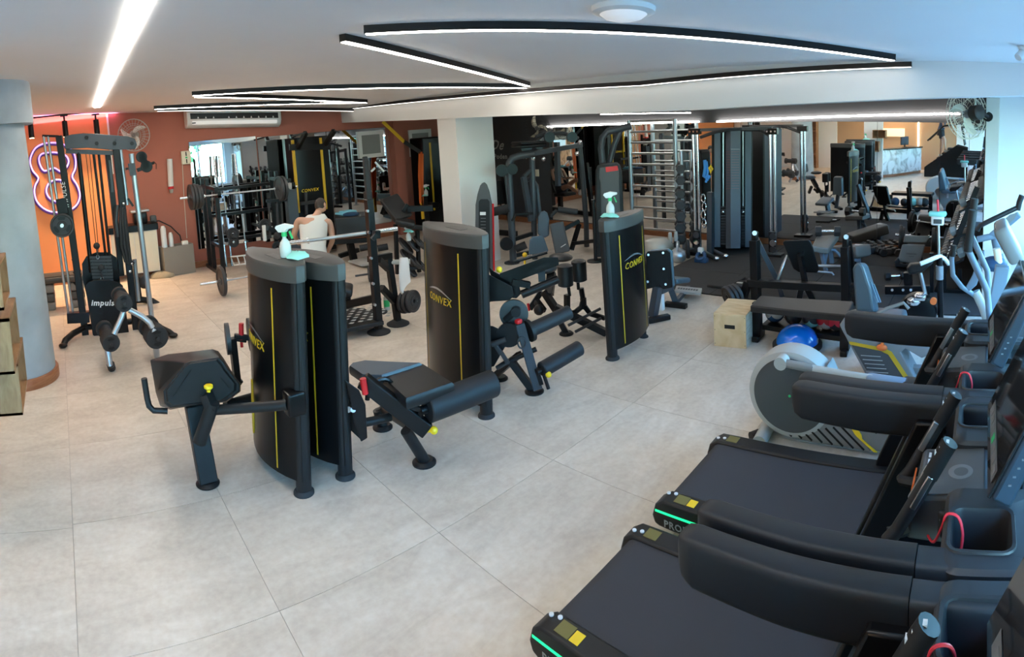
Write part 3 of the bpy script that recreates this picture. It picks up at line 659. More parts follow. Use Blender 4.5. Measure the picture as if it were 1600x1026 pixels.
# ---- lying leg curl, back to back with it
A = V(-3.555, 1.68, 0); g2 = fl(663, 723)
t = thing('leg_curl_machine', 'black lying leg curl with flat bench pads and a foam roller, second tower', 'gym machine', A)
tower(t, A, (-4.36, 1.58), 1.49, .105, lean=(.02, .06), text_t=.50, tz=.93, side='L')
p = PX(g2); zt = .60
def slabz(g, pts, z, th):
    q = [fl(x, y, z) for x, y in pts]; c = sum(q, Vector()) / len(q)
    g.loft([[c + (v - c) * .95 - V(0, 0, th) for v in q], [v - V(0, 0, th * .75) for v in q], [v - V(0, 0, th * .2) for v in q], [c + (v - c) * .95 for v in q]]); return g
slabz(G(), [(545, 571), (550, 566), (570, 562), (659, 566), (597, 586), (566, 585)], .62, .07).build('chest_pad', M['bluevinyl'], t, smooth=35)
slabz(G(), [(596, 588), (661, 567), (709, 597), (634, 623)], .60, .08).build('thigh_pad', M['vinyl'], t, smooth=35)
G().bar(p(566, 593, .1), p(668, 672, .12), .07, .11).builds('lever_arm', M['black'], t, bev=.008)
g = G().cyl(p(634, 672, .08), p(664, 720, .0), .04, 16); foot(g, g2, .085); g.build('front_leg', M['plastic'], t)
g3 = fl(598, 668); g = G().cyl(vp(590, 640, g3), vp(598, 664, g3), .04, 14); foot(g, g3, .08); g.cyl(vp(590, 645, g3), vp(640, 615, g3), .035).cyl(vp(600, 640, g3), p(640, 665, 0), .035); g.build('rear_leg', M['plastic'], t)
G().cyl(p(565, 661, .1), p(610, 651, .0), .03).builds('cross_tube', M['plastic'], t)
def plate(name, pts, k, th, m, par=None):
    f = [p(x, y, k) for x, y in pts]; b = [p(x, y, k - th) for x, y in pts]
    return G().loft([f, b]).build(name, m, par or t, smooth=0, bev=.006)
plate('link_plate', [(520, 592), (541, 600), (561, 625), (563, 655), (573, 683), (566, 689), (549, 673), (524, 657)], .06, .03, M['satin'])
plate('link_plate', [(539, 593), (561, 609), (571, 632), (574, 684), (564, 690), (554, 662), (546, 620)], .16, .03, M['satin'])
g = G(); c = p(544, 634, .08); n = (V(0, 0, H) - c).normalized(); n.z = 0
g.cyl(c, c + n * .06, .022, 12).cyl(p(552, 640, .1), p(552, 640, .16), .018, 10).bar(p(550, 622, .12), p(556, 648, .12), .02); g.build('pivot_bolt', M['steel'], t)
c = p(588, 622, .08); G().tube([c + V(-.02, .05, 0) * 1.0 + V(0, .11 * math.cos(a), .11 * math.sin(a)) for a in [PI * i / 10 for i in range(11)]], .018, 8).build('cam_arc', M['satin'], t)
G().cyl(p(567, 591, .15), p(571, 615, .15), .022, 12).build('selector_handle', M['red'], t, label='red handle')
a, b = p(667, 638, .12), p(771, 598, -.12)
rl = G().cyl(a, b, .098, 26).build('foam_roller', M['foam'], t, bev=.012)
d = (b - a).normalized(); G().cyl(a - d * .05, a + d * .02, .03, 14).bar(p(640, 634, .12), a - d * .03, .03).bar(p(655, 662, .12), a - d * .04, .03).build('roller_bracket', M['black'], t)
G().cyl(p(633, 640, .1), p(655, 629, .1), .018, 10).build('adjuster', M['chrome'], t)
G().cyl(p(668, 672, .13), p(679, 672, .15), .015, 10).ball(p(678, 672, .15), .028, 12, 6).build('knob', M['ybright'], t, label='yellow knob')

# ---- tower in the middle with the two rollers
A = V(-3.53, 2.95, 0); g3 = fl(835, 612)
t = thing('leg_extension_machine', 'black leg extension with two angled rollers, its tower showing the whole yellow name', 'gym machine', A)
tower(t, A, (-4.42, 3.06), 1.49, .10, lean=(.02, .05), text_t=.525, tz=.86, side='L')
p = PX(g3)
def plate(name, pts, k, th, m, par=None):
    f = [p(x, y, k) for x, y in pts]; b = [p(x, y, k - th) for x, y in pts]
    return G().loft([f, b]).build(name, m, par or t, smooth=0, bev=.006)
up_ = [(752, 418), (761, 427), (784, 439), (800, 447), (803, 462), (796, 469), (766, 471), (753, 502)]
plate('link_plate', up_, .06, .025, M['black']); plate('link_plate', [(x + 11, y - 3) for x, y in up_[:6]] + [(775, 462)], -.08, .025, M['black'])
plate('link_plate', [(754, 507), (770, 509), (791, 519), (797, 528), (772, 572), (754, 577)], .08, .03, M['black'])
n = V(-g3.x, -g3.y, 0).normalized()
g = G()
c = p(803, 489, -.05); g.cyl(c, c + n * .03, .125, 28); g.builds('cam_disc', M['dgrey'], t)
c = p(806, 485, .0); G().cyl(c, c + n * .06, .042, 18).cyl(p(790, 500, 0), p(806, 485, .02), .03).build('pivot_hub', M['plastic'], t)
c = p(795, 522, .06); G().cyl(c, c + n * .03, .105, 26).build('cam_plate', M['black'], t)
a, b = p(828, 516, .08), p(890, 487, -.12); d = (b - a).normalized()
G().cyl(a, b, .062, 20).build('foam_roller', M['foam'], t, bev=.01); G().cyl(a - d * .02, a + d * .012, .095, 24).build('roller_flange', M['plastic'], t)
G().bar(p(812, 505, .1), p(840, 607, .08), .055, .08).builds('lever_arm', M['slate'], t, bev=.006)
g = G().bar(p(796, 560, -.02), p(831, 607, 0), .06, .06); foot(g, g3, .085); g.build('front_leg', M['black'], t)
gr = fl(782, 592); g = G().bar(vp(772, 588, gr), p(812, 553, 0), .05); foot(g, gr, .07); g.cyl(p(797, 563, .05), p(838, 545, .05), .022).build('rear_leg', M['black'], t)
a, b = p(846, 578, .12), p(906, 543, -.12); d = (b - a).normalized(); G().cyl(a, b, .068, 22).build('foam_roller', M['foam'], t, bev=.012)
G().cyl(a - d * .05, a, .025).bar(p(838, 575, .1), p(846, 600, .1), .035).cyl(p(850, 586, .13), p(857, 607, .13), .016).build('roller_bracket', M['black'], t)
G().ball(p(857, 585, .16), .027, 12, 6).build('knob', M['ybright'], t, label='yellow knob'); G().rbox(p(810, 502, .14), (.05, .06, .04), .015).build('selector_knob', M['red'], t, label='red knob')
G().bar(p(772, 535, .12), p(783, 552, .12), .035).bar(p(783, 550, .12), p(794, 568, .12), .03).cyl(p(768, 538, .14), p(790, 530, .14), .022).cyl(p(776, 575, .1), p(795, 563, .1), .02).tube([p(815 + 6 * math.cos(q), 535 + 9 * math.sin(q), .13) for q in [2 * PI * i / 12 for i in range(12)]], .008, 6, True).builds('linkage', M['iron'], t)
# long pad and its beam
pl = [(781, 427), (850, 402), (872, 402), (873, 408), (800, 436)]
G().loft([[p(x, y, .0) for x, y in pl], [p(x, y + 6, .0) for x, y in pl]]).loft([[p(x, y, -.25) for x, y in pl], [p(x, y + 6, -.25) for x, y in pl]]).loft([[p(781, 427, 0), p(872, 403, 0), p(872, 403, -.25), p(781, 427, -.25)], [p(781, 433, 0), p(872, 409, 0), p(872, 409, -.25), p(781, 433, -.25)]]).build('long_pad', M['vinyl'], t, smooth=30)
G().cyl(p(815, 460, .02), p(872, 436, -.05), .036, 14).cyl(p(803, 409, -.1), p(855, 394, -.1), .014, 8).bar(p(845, 410, -.1), p(847, 440, -.05), .06).bar(p(806, 425, -.1), p(812, 440, -.1), .05).bar(p(800, 440, .02), p(828, 445, 0), .06, .05).builds('pad_frame', M['black'], t)
G().ball(p(780, 421, -.02), .028, 12, 6).build('knob', M['ybright'], t, label='yellow knob')

# ---- hip machine with the two upright thigh pads, tower seen broadside
A = V(-3.38, 4.46, 0); g4 = fl(885, 522)
t = thing('hip_machine', 'black hip machine with two upright thigh pads joined to the broadside tower', 'gym machine', A)
tower(t, A, (-3.43, 5.14), 1.385, .06, side='R', text_t=.55, tz=.86, rev=True, stripes=(.17, .93), lean=(.0, -.04))
p = PX(g4)
def plate(name, pts, k, th, m, par=None):
    f = [p(x, y, k) for x, y in pts]; b = [p(x, y, k - th) for x, y in pts]
    return G().loft([f, b]).build(name, m, par or t, smooth=0, bev=.01)
plate('back_pad', [(826, 398), (827, 375), (832, 370), (846, 367), (850, 371), (857, 391), (854, 395)], -.35, .09, M['bluevinyl'])
G().ball(p(846, 418, -.3), (.2, .17, .06), 18, 8).build('seat_pad', M['bluevinyl'], t); G().ball(p(876, 402, -.2), (.15, .12, .045), 18, 8).build('top_pad', M['vinyl'], t)
for x, y0, y1, k in ((884, 413, 447, .12), (905.5, 406, 439, -.05)):
    a, b = p(x, y0, k), p(x, y1, k)
    G().lathe(b, (0, 0, 1), [(.06, 0), (.083, .012), (.083, (a - b).z - .015), (.06, (a - b).z)], 22).build('thigh_pad', M['vinyl'], t, smooth=50)
G().cyl(p(888, 447, .12), p(890, 462, .12), .018).bar(p(886, 460, .12), p(886, 486, .12), .05).cyl(p(903, 440, -.05), p(904, 452, -.05), .018).tube([p(908, 450, -.05), p(911, 468, -.05), p(908, 480, -.05), p(898, 488, -.02), p(884, 490, .05)], .03, 8).bar(p(911, 465, -.05), p(912, 482, -.05), .05).tube([p(913, 478, -.05), p(922, 490, -.05), p(945, 497, -.05)], .03, 8).build('pad_arm', M['black'], t)
G().cyl(p(888, 508, .2), p(938, 482, .0), .016).cyl(p(899, 518, .22), p(939, 497, .05), .016).builds('foot_rest', M['iron'], t)
g = G().bar(p(868, 480, .0), p(948, 520, .1), .09, .07).bar(p(850, 455, -.1), p(872, 488, 0), .07).bar(p(846, 455, -.2), p(828, 482, -.2), .06).bar(p(838, 470, -.1), p(850, 486, 0), .06).bar(p(862, 425, -.25), p(858, 460, -.1), .09).ball(p(842, 484, 0), .06, 12, 6).bar(p(868, 490, 0), p(885, 520, 0), .06)
foot(g, g4, .08); g.builds('base_frame', M['black'], t, bev=.004)
G().cyl(p(825, 474, -.15), p(827, 485, -.15), .014).build('selector_handle', M['red'], t, label='red handle'); G().ball(p(820, 398, -.4), .03, 10, 6).cyl(p(820, 398, -.4), p(820, 412, -.4), .012).build('knob', M['ybright'], t, label='yellow knob')

# ---- spray bottles with their cloths
def spray(c, label, s=1.):
    c = Vector(c); t = thing('spray_bottle', label, 'bottle', c, 'spray bottles on the machines')
    G().lathe(c, (0, 0, 1), [(.036 * s, 0), (.04 * s, .01 * s), (.04 * s, .075 * s), (.033 * s, .10 * s), (.015 * s, .125 * s), (.014 * s, .14 * s)], 18).build('bottle_body', M['clear'], t)
    q = c + V(0, 0, .14 * s); G().cyl(q, q + V(0, 0, .03 * s), .019 * s, 14).build('collar', M['greenp'], t)
    hd = G().prism([(-.03, 0), (.02, 0), (.035, .02), (.075, .03), (.075, .048), (.01, .06), (-.045, .045), (-.055, .03)], q + V(0, -.014 * s, .028 * s), V(.75 * s, .66 * s, 0), V(0, 0, s), V(-.012 * s, .024 * s, 0)).build('spray_head', M['whitep'], t, bev=.004)
    G().bar(q + V(.03 * s, .027 * s, .035 * s), q + V(.045 * s, .04 * s, -.015 * s), .014 * s, .01 * s).build('trigger', M['greenp'], t)
def rag(c, label, r=.09, m='teal'):
    c = Vector(c); rnd = random.Random(int(c.x * 100)); g = G(); n = 14; R0 = [c + V(0, 0, .03)] * n; rings = []
    for k, (f, z) in enumerate(((.15, .034), (.45, .03), (.75, .024), (1, .004))):
        rings.append([c + V(r * 1.35 * f * math.cos(a) * (1 + .18 * math.sin(3 * a + c.x * 9)), r * f * math.sin(a) * (1 + .2 * math.cos(2 * a + c.y)), z + rnd.uniform(-.008, .008)) for a in [2 * PI * i / n for i in range(n)]])
    g.loft(rings); o = g.build('cleaning_cloth', M[m], smooth=60); o.location = (0, 0, 0); tag(o, label, 'cloth', 'cleaning cloths on the machines')
    return o
c = vp(443, 399, (-3.68, 1.36)); z = 1.535
c = fl(447, 401, 1.535); spray(c + V(0, 0, .0), 'spray bottle with a green trigger on the nearest tower cap', 1.02); rag(c + V(.06, .06, 0), 'crumpled mint cloth beside the bottle on the nearest tower cap', .085)
c = fl(954, 337, 1.39); spray(c, 'spray bottle standing on the broadside tower cap', 1.05); rag(c + V(.02, -.05, 0), 'mint cloth beside the bottle on the broadside tower cap', .07)
# ================================================================== LEFT WALL AND ITS EQUIPMENT
WX = XL + .045
def wpath(pts, X=WX): return [onx(x, y, X) for x, y in pts]
outer = [(79, 223), (66, 225), (54, 233), (47, 250), (51, 266), (60, 278), (55, 290), (54, 302), (58, 315), (69, 326), (83, 331), (103, 330), (119, 321), (125, 306), (121, 290), (113, 276), (118, 262), (117, 243), (108, 230), (94, 224)]
bean = [(61, 247), (66, 240), (80, 238), (92, 239), (104, 244), (107, 255), (97, 268), (84, 262), (70, 267), (63, 258)]
circ = [(90 + 17.5 * math.cos(2 * PI * i / 10), 297.5 + 17 * math.sin(2 * PI * i / 10)) for i in range(10)]
ctr = onx(86, 277, WX); t = thing('neon_sign', 'violet neon sign of doubled rounded outlines on the orange wall', 'sign', ctr)
for pts in (outer, bean, circ):
    P = smooth_path(wpath(pts, WX + .06)); G().tube(P, .015, 8, True).build('neon_tube', M['neon'], t)
    Q = smooth_path(wpath(pts, WX)); G().tube([q + V(.012, -.01, -.02) for q in Q], .034, 8, True).build('tube_backing', M['neonback'], t)
# wall fan
def wall_fan(c, n, R, label, arm, mcage, mblade, tilt=0., mm=None):
    c = Vector(c); n = Vector(n).normalized(); a, s, u = frame(n)
    t = thing('wall_fan', label, 'fan', c, None)
    g = G()
    for r, d in ((R, 0), (R * .98, .06), (R * .72, .085), (R * .45, .095), (R * .98, -.05), (R * .6, -.085)):
        g.tube([c + n * d + (s * math.cos(q) + u * math.sin(q)) * r for q in [2 * PI * i / 30 for i in range(30)]], .004 if abs(d) > 0 else .007, 5, True)
    for i in range(28):
        q = 2 * PI * i / 28; e = s * math.cos(q) + u * math.sin(q)
        g.tube([c + n * .098 + e * R * .12, c + n * .09 + e * R * .6, c + n * .06 + e * R * .97, c + e * R, c - n * .05 + e * R * .97, c - n * .09 + e * R * .5], .0022, 4)
    g.build('cage', mcage, t, kind='stuff')
    for k in range(3):
        q0 = 2 * PI * k / 3 + tilt; g = G(); rows = []
        for j in range(7):
            f = j / 6; r = R * (.14 + .74 * f); w = R * .30 * (math.sin(PI * (.15 + .75 * f)) + .1); q = q0 + .75 * f
            e = s * math.cos(q) + u * math.sin(q); tt = -s * math.sin(q) + u * math.cos(q)
            rows.append([c + e * r - tt * w * .55 + n * .02, c + e * r + n * .03, c + e * r + tt * w * .45 - n * .025])
        g.loft(rows, cap=False, closed=False); rows2 = [[p - n * .004 for p in r_] for r_ in rows]; g.loft(rows2, cap=False, closed=False); g.build('blade', mblade, t, smooth=60)
    G().lathe(c - n * .06, n, [(R * .1, 0), (R * .16, .02), (R * .16, .1), (R * .1, .13), (.001, .135)], 18).build('hub', M['grey'], t)
    G().lathe(c - n * .22, n, [(R * .2, 0), (R * .3, .02), (R * .3, .13), (R * .22, .16)], 18).build('motor_housing', mm or mcage, t)
    G().cyl(c - n * .2, Vector(arm), .022, 10).lathe(Vector(arm), (c - n * .2 - Vector(arm)), [(.06, 0), (.06, .02), (.03, .03)], 16).build('wall_arm', M['plastic'], t)
c = onx(209, 211, XL + .32); wall_fan(c, (.93, -.2, -.05), .30, 'wall fan with three pale blades on the red wall above the cable tower', (XL + .0, c.y + .02, c.z - .02), M['lgrey'], M['whitep'], 1.9)
# air conditioner
a = onx(291, 176, XL + .26); b = onx(439, 175, XL + .26); y0, y1 = a.y, b.y; zt = 3.06; zb = 2.735
t = thing('air_conditioner', 'long white air conditioner high on the red wall', 'air conditioner', (XL, (y0 + y1) / 2, zb))
sl = lambda y: -.062 * (y - y0)
prof = [(0, 0), (.10, -.005), (.22, .05), (.27, .13), (.27, .30), (.24, .335), (0, .335)]
def acring(y, k=1.): return [V(XL + x * k, y, zb + z + sl(y)) for x, z in prof]
G().loft([acring(y0 - .0), acring(y0 + .03), acring(y1 - .03), acring(y1)]).build('body', M['whitep'], t, bev=.02)
def acq(x, z, y, o=.003): return V(XL + x + o, y, zb + z + sl(y))
G().loft([[acq(.268, .165, y), acq(.268, .275, y), acq(.268, .275, y, .0), acq(.268, .165, y, .0)] for y in (y0 + .07, y1 - .07)]).build('air_outlet', M['black'], t, smooth=0)
for i in range(11):
    y = y0 + .22 + i * (y1 - y0 - .4) / 10
    if i in (3,): continue
    G().add([acq(.27, .175, y - .018, .004), acq(.27, .215, y, .004), acq(.27, .175, y + .018, .004)], [(0, 1, 2)]).build('vane', M['whitep'], t, smooth=0)
G().loft([[acq(.235, .06, y, .0), acq(.272, .13, y, .0), acq(.272, .13, y, .004), acq(.235, .06, y, .004)] for y in (y0 + .1, y1 - .1)]).build('flap', M['lampwhite'], t, smooth=0)
G().box(acq(.25, .09, y0 + .13, .01), (.02, .07, .02)).build('badge', M['black'], t, smooth=0)
# small fittings of the red wall
a, b = onx(265, 248, XL + .05), onx(267, 291, XL + .05); t = thing('tube_lamp', 'white tube fitting with a red band on the red wall', 'lamp', b)
G().cyl(a, b, .055, 16).build('tube', M['whitep'], t); G().cyl(b, b - V(0, 0, .05), .057, 16).build('band', M['red'], t); G().cyl(b - V(0, 0, .05), b - V(0, 0, .13), .045, 16, r2=.03).build('tip', M['lgrey'], t)
a = onx(290.5, 246, XL + .04); t = thing('wall_dispenser', 'square white dispenser with a dark slot beside the wall mirror', 'dispenser', a)
G().rbox(a, (.08, .19, .26), .015).build('body', M['ivory'], t); G().box(a + V(.041, 0, .07), (.004, .022, .08)).box(a + V(.041, 0, -.07), (.004, .022, .08)).build('slot', M['black'], t, smooth=0, kind='stuff'); G().box(a + V(.041, 0, 0), (.004, .04, .03)).build('sticker', M['greenp'], t, smooth=0)
for (x0, x1, y0_, y1_, X, lab) in ((561, 597, 203, 248, XL + .03, 'white framed grey panel on the wall mirror'), (640, 672, 201, 245, XL + .0, 'white framed grey panel on the red wall by the white column')):
    p, q = onx(x0, y1_, X), onx(x1, y0_, X); t = thing('framed_panel', lab, 'picture', ((p.x), (p.y + q.y) / 2, p.z)); w = .085
    g = G(); X0, X1 = X - .01, X + .035
    g.span(X0, X1, p.y, q.y, p.z, p.z + w).span(X0, X1, p.y, q.y, q.z - w, q.z).span(X0, X1, p.y, p.y + w, p.z + w, q.z - w).span(X0, X1, q.y - w, q.y, p.z + w, q.z - w); g.builds('frame', M['whitep'], t, smooth=0)
    G().span(X0, X1 - .02, p.y + w, q.y - w, p.z + w, q.z - w).build('panel', M['poster'], t, smooth=0)
# cabinet, bin, mat
a = onx(224, 412, XL + .40); b = onx(244, 346, XL + .40)
t = thing('wall_cabinet', 'white wall cabinet with a black worktop behind the cable tower', 'cabinet', (XL + .2, 1.35, .12))
G().span(XL + .005, XL + .40, .85, 1.72, .12, .90).build('body', M['whitep'], t, smooth=0); G().span(XL + .401, XL + .412, .86, 1.28, .13, .89).build('door', M['ivory'], t, smooth=0); G().span(XL + .401, XL + .412, 1.29, 1.71, .13, .89).build('door', M['ivory'], t, smooth=0)
G().span(XL + .005, XL + .44, .82, 1.75, .90, 1.02).build('worktop', M['satin'], t, bev=.004)
c = V(XL + .22, 1.45, 1.02); t = thing('coffee_machine', 'dark coffee machine with a steel rim on the black worktop', 'coffee machine', c)
G().rbox(c + V(0, 0, .11), (.24, .26, .22), .03).build('body', M['satin'], t); G().rbox(c + V(.0, -.0, .245), (.30, .36, .05), .02).build('top_plate', M['steel'], t); G().rbox(c + V(.1, .24, .07), (.10, .12, .14), .03).build('water_tank', M['dgrey'], t)
a = V(-10.78, 1.80, 0); b = V(-10.88, 2.38, 0); h = .55
t = thing('open_bin', 'taupe rectangular bin on the floor below the dispenser', 'bin', (a + b) / 2)
d = (b - a).normalized(); n = V(-d.y, d.x, 0) if (V(-d.y, d.x, 0).x < 0) else V(d.y, -d.x, 0)
for p, q in ((a, b), (a + n * .28, b + n * .28), (a, a + n * .28), (b, b + n * .28)): G().bar(p + V(0, 0, h / 2), q + V(0, 0, h / 2), .02, h).build('side_panel', M['greybox'], t, smooth=0)
G().bar((a + b) / 2 + V(0, 0, .01), (a + b) / 2 + n * .28 + V(0, 0, .01), (b - a).length, .02).build('bottom_panel', M['greybox'], t, smooth=0)
for f, hh, r, lab in ((.12, .92, .055, 'taller white foam tube standing in the taupe bin'), (.36, .78, .045, 'shorter white foam tube standing in the taupe bin')):
    p = a.lerp(b, f) + n * .14; tag(G().lathe(p + V(0, 0, .02), (0, 0, 1), [(r, 0), (r, hh - .05), (r * .6, hh)], 16).build('foam_tube', M['whitep']), lab, 'foam tube')
p = a.lerp(b, .75) + n * .03 + V(0, 0, h); tag(G().rbox(p + V(0, 0, .035), (.08, .12, .07), .01).build('paper_box', M['whitep']), 'small white box on the rim of the taupe bin', 'box')
c = fl(255, 432); g = G(); rings = []
for f, z in ((1., .0), (1., .03), (.9, .07), (.6, .10), (.2, .105)): rings.append([c + V(.17 * f * math.cos(q) * (1 + .12 * math.sin(3 * q)), .26 * f * math.sin(q) * (1 + .1 * math.cos(2 * q)), z + .012 * math.sin(5 * q)) for q in [2 * PI * i / 20 for i in range(20)]])
tag(g.loft(rings).build('folded_cloth', M['beige'], smooth=60), 'beige folded cloth heap on the floor before the taupe bin', 'cloth')
q = PX(V(-10.9, 1.6, 0)); tag(G().tube([V(XL + .42, 1.6, 1.06), V(XL + .30, 1.80, 1.04), V(XL + .1, 2.05, .88), V(XL + .06, 2.22, .68), V(XL + .06, 2.26, .40)], .012, 6).build('power_cable', M['rubber']), 'dark cable curving from the black worktop down the red wall', 'cable')
tag(G().tube([onx(285, 257, XL + .012), onx(287, 300, XL + .012), onx(292, 372, XL + .012)], .008, 5).build('wall_cable', M['cream']), 'thin pale cable hanging straight down the red wall under the dispenser', 'cable')
# step benches behind the column
c = V(-9.55, -.12, 0)
t = thing('step_bench', 'grey step bench on risers by the orange wall', 'step bench', c)
G().rbox(c + V(0, 0, .47), (.42, .75, .10), .035).build('deck', M['dgrey'], t); G().rbox(c + V(0, 0, .525), (.36, .68, .014), .006).build('deck_pad', M['rubber'], t)
for s in (-1, 1):
    for z, m in ((.34, 'grey'), (.20, 'dgrey'), (.06, 'grey')): G().rbox(c + V(0, s * .24, z), (.40, .22, .13), .03).build('riser', M[m], t)
# cable tower
A = fl(133, 523); B = fl(214, 512); g0 = (A + B) / 2; p = PX(g0); nn = V(-g0.x, -g0.y, 0).normalized()
t = thing('cable_tower', 'tall black cable tower with pulleys and chrome side rails before the neon sign', 'gym machine', g0)
G().bar(p(92, 212), p(134, 524), .09, .11, up=nn).build('upright', M['black'], t, bev=.008); G().bar(p(181, 232), p(213, 518), .09, .11, up=nn).build('upright', M['black'], t, bev=.008)
pl = [(100, 213), (112, 210), (130, 208), (150, 209), (200, 213), (211, 217), (214, 226), (211, 233), (172, 234), (150, 232), (136, 231), (118, 232), (102, 233)]
G().loft([[p(x, y, .06) for x, y in pl], [p(x, y, .04) for x, y in pl]]).build('top_plate', M['slate'], t, smooth=0, bev=.004)
for x, y in ((135, 215), (151, 224), (179, 224), (206, 224)): c = p(x, y, .06); G().cyl(c, c + nn * .02, .028, 6).build('bolt', M['black'], t)
G().bar(p(103, 236), p(180, 239), .05, .06).builds('crossbar', M['slate'], t)
for x0, x1, r in ((122.5, 143, .03), (146, 168, .018), (154, 174, .018)): G().cyl(p(x0, 238), p(x1, 425, -.05), r, 10).build('guide_rod', M['black'], t)
for x0, x1 in ((134, 152), (140, 155)): G().cyl(p(x0, 238), p(x1, 400), .005, 5).build('cable', M['black'], t)
G().bar(p(168, 240, -.1), p(190, 430, -.1), .07, .12).build('rear_column', M['black'], t, bev=.006); G().bar(p(171, 250, -.03), p(176, 300, -.03), .03, .03).build('pulley_slide', M['slate'], t)
for x0, x1, y1 in ((68, 107, 492), (75, 114, 488)): G().cyl(p(x0, 213, .0), p(x1, y1, .0), .018, 10).build('chrome_rail', M['steel'], t)
G().bar(p(66, 212), p(92, 213), .03).build('rail_bracket', M['black'], t); bx = G().bar(p(105, 496), p(140, 494), .12, .14).build('rail_base', M['satin'], t, bev=.006)
G().bar(p(95, 310, .05), p(100, 335, .05), .14, .09, up=nn).bar(p(103, 320, .02), p(104, 350, .02), .1, .05, up=nn).build('carriage', M['black'], t, bev=.01)
# weight plate hung on the carriage
def plate_geo(c, ax, r, th=.04, hole=.026):
    c, ax = Vector(c), Vector(ax).normalized()
    return G().lathe(c - ax * th / 2, ax, [(hole, .003), (hole * 2.2, .0), (hole * 2.4, th * .28), (r * .80, th * .28), (r * .86, 0), (r * .97, 0), (r, th * .15), (r, th * .85), (r * .97, th), (r * .86, th), (r * .80, th * .72), (hole * 2.4, th * .72), (hole * 2.2, th), (hole, th - .003), (hole, .003)], 32, caps=False)
def weight_plate(c, ax, r, label, th=.04, group=None, m='iron', grips=0):
    t = plate_geo(c, ax, r, th).build('weight_plate', M[m]); tag(t, label, 'weight plate', group)
    if grips:
        a, s, u = frame(ax); c = Vector(c)
        for k in range(grips):
            q = 2 * PI * k / grips + PI / 2; pts = [c + a * (th * .25) + (s * math.cos(q + e) + u * math.sin(q + e)) * rr for e, rr in ((-.5, .5 * r), (-.2, .46 * r), (.2, .46 * r), (.5, .5 * r), (.5, .72 * r), (.2, .76 * r), (-.2, .76 * r), (-.5, .72 * r))]
            G().loft([pts, [v - a * th * .1 for v in pts]]).build('grip_slot', M['black'], t, smooth=0)
    return t
weight_plate(p(97, 352, .16), (-g0).normalized() + V(0, .1, 0), .158, 'black round weight plate on the left carriage of the cable tower', .045, grips=3)
c = p(97, 352, .2); G().cyl(p(97, 352, .0), c + nn * .03, .025, 12).build('plate_peg', M['steel'], t)
# weight stack and shroud
sc_ = [(133, 446), (138, 440), (150, 437), (170, 437), (186, 441), (192, 446), (202, 524), (150, 527), (145, 523)]
G().loft([[p(x, y, .12) for x, y in sc_], [p(x, y, .08) for x, y in sc_]]).build('front_shroud', M['satin'], t, smooth=30, bev=.006)
sb = [(130, 440), (128, 412), (135, 400), (150, 394), (170, 394), (182, 402), (186, 425), (196, 520), (150, 522)]
G().loft([[p(x, y, -.12) for x, y in sb], [p(x, y, -.16) for x, y in sb]]).build('rear_shroud', M['satin'], t, smooth=30)
for i in range(11):
    y = 400 + i * 5.2; G().loft([[p(140 + i * .7, y, .04), p(174 + i * .5, y - .6, .04), p(174 + i * .5, y - .6, -.1), p(140 + i * .7, y, -.1)], [p(140 + i * .7, y + 4.2, .04), p(174 + i * .5, y + 3.6, .04), p(174 + i * .5, y + 3.6, -.1), p(140 + i * .7, y + 4.2, -.1)]]).build('stack_plate', M['iron'], t, smooth=0)
for x, y in ((151, 384), (158, 418)):
    c = p(x, y, .06); G().ball(c, .045, 14, 8).cyl(c - V(0, 0, .04), c - V(0, 0, .13), .01).build('cable_stop', M['rubber'], t)
    G().tube([c + V(0, .02 * math.cos(q), -.15 + .025 * math.sin(q)) for q in [2 * PI * i / 10 for i in range(10)]], .006, 6, True).build('snap_hook', M['chrome'], t)
rd = (p(190, 474, .13) - p(150, 474, .13)).normalized()
text_on('impulse', .105, p(164, 477, .122), rd, (0, 0, 1), shear=.25, bold=.003).build('lettering', M['whitep'], t, smooth=0)
ud = (p(101, 285, .06) - p(108, 325, .06)).normalized()
text_on('IMPULSE', .085, p(108, 324, .062), ud, ud.cross(-nn) * 1., centre=False, shear=.2).build('lettering', M['whitep'], t, smooth=0)
# right side: pale posts, pulley blocks, ropes
G().cyl(p(205, 240, .05), p(244, 552, .1), .036, 14).build('pale_post', M['galv'], t); G().bar(p(205, 255, .05), p(208, 274, .05), .085, .085).build('post_sleeve', M['slate'], t)
G().cyl(p(188, 234, -.05), p(199, 320, -.05), .028, 12).build('pale_post', M['galv'], t); G().cyl(p(210, 405, -.1), p(216, 470, -.1), .03, 12).build('pale_post', M['galv'], t)
g = G()
for x, y, r in ((221, 245, .075), (229, 260, .08)): c = p(x, y, .02); g.cyl(c - nn * .03, c + nn * .03, r, 18)
g.bar(p(220, 240, .02), p(230, 264, .02), .06, .09).bar(p(214, 266, .02), p(226, 262, .02), .05).builds('pulley_block', M['black'], t, bev=.004)
G().cyl(p(232, 257, .02), p(241, 254, .02), .02).tube([p(240, 252), p(244, 256), p(244, 264)], .006, 6).build('pulley_handle', M['satin'], t)
for x0, y0_, x1, y1_ in ((196, 264, 206, 262), (200, 310, 208, 322)): G().bar(p(x0, y0_, 0), p(x1, y1_, 0), .03).builds('hook_arm', M['black'], t)
for j in range(3):
    G().tube([p(189 + j * 3, 322 + j * 2, .08), p(188 + j * 4, 350, .1), p(190 + j * 5, 385, .08), p(196 + j * 4, 408, .06), p(203 + j * 3, 412, .05)], .022, 7).build('rope_handle', M['rubber'], t)
G().tube([p(183, 320, .06), p(181, 345, .08), p(184, 370, .08)], .03, 8).build('rope_handle', M['iron'], t)
for x, y in ((193, 318), (206, 412), (203, 424)): G().ball(p(x, y, .08), .022, 8, 5).build('snap_hook', M['chrome'], t)
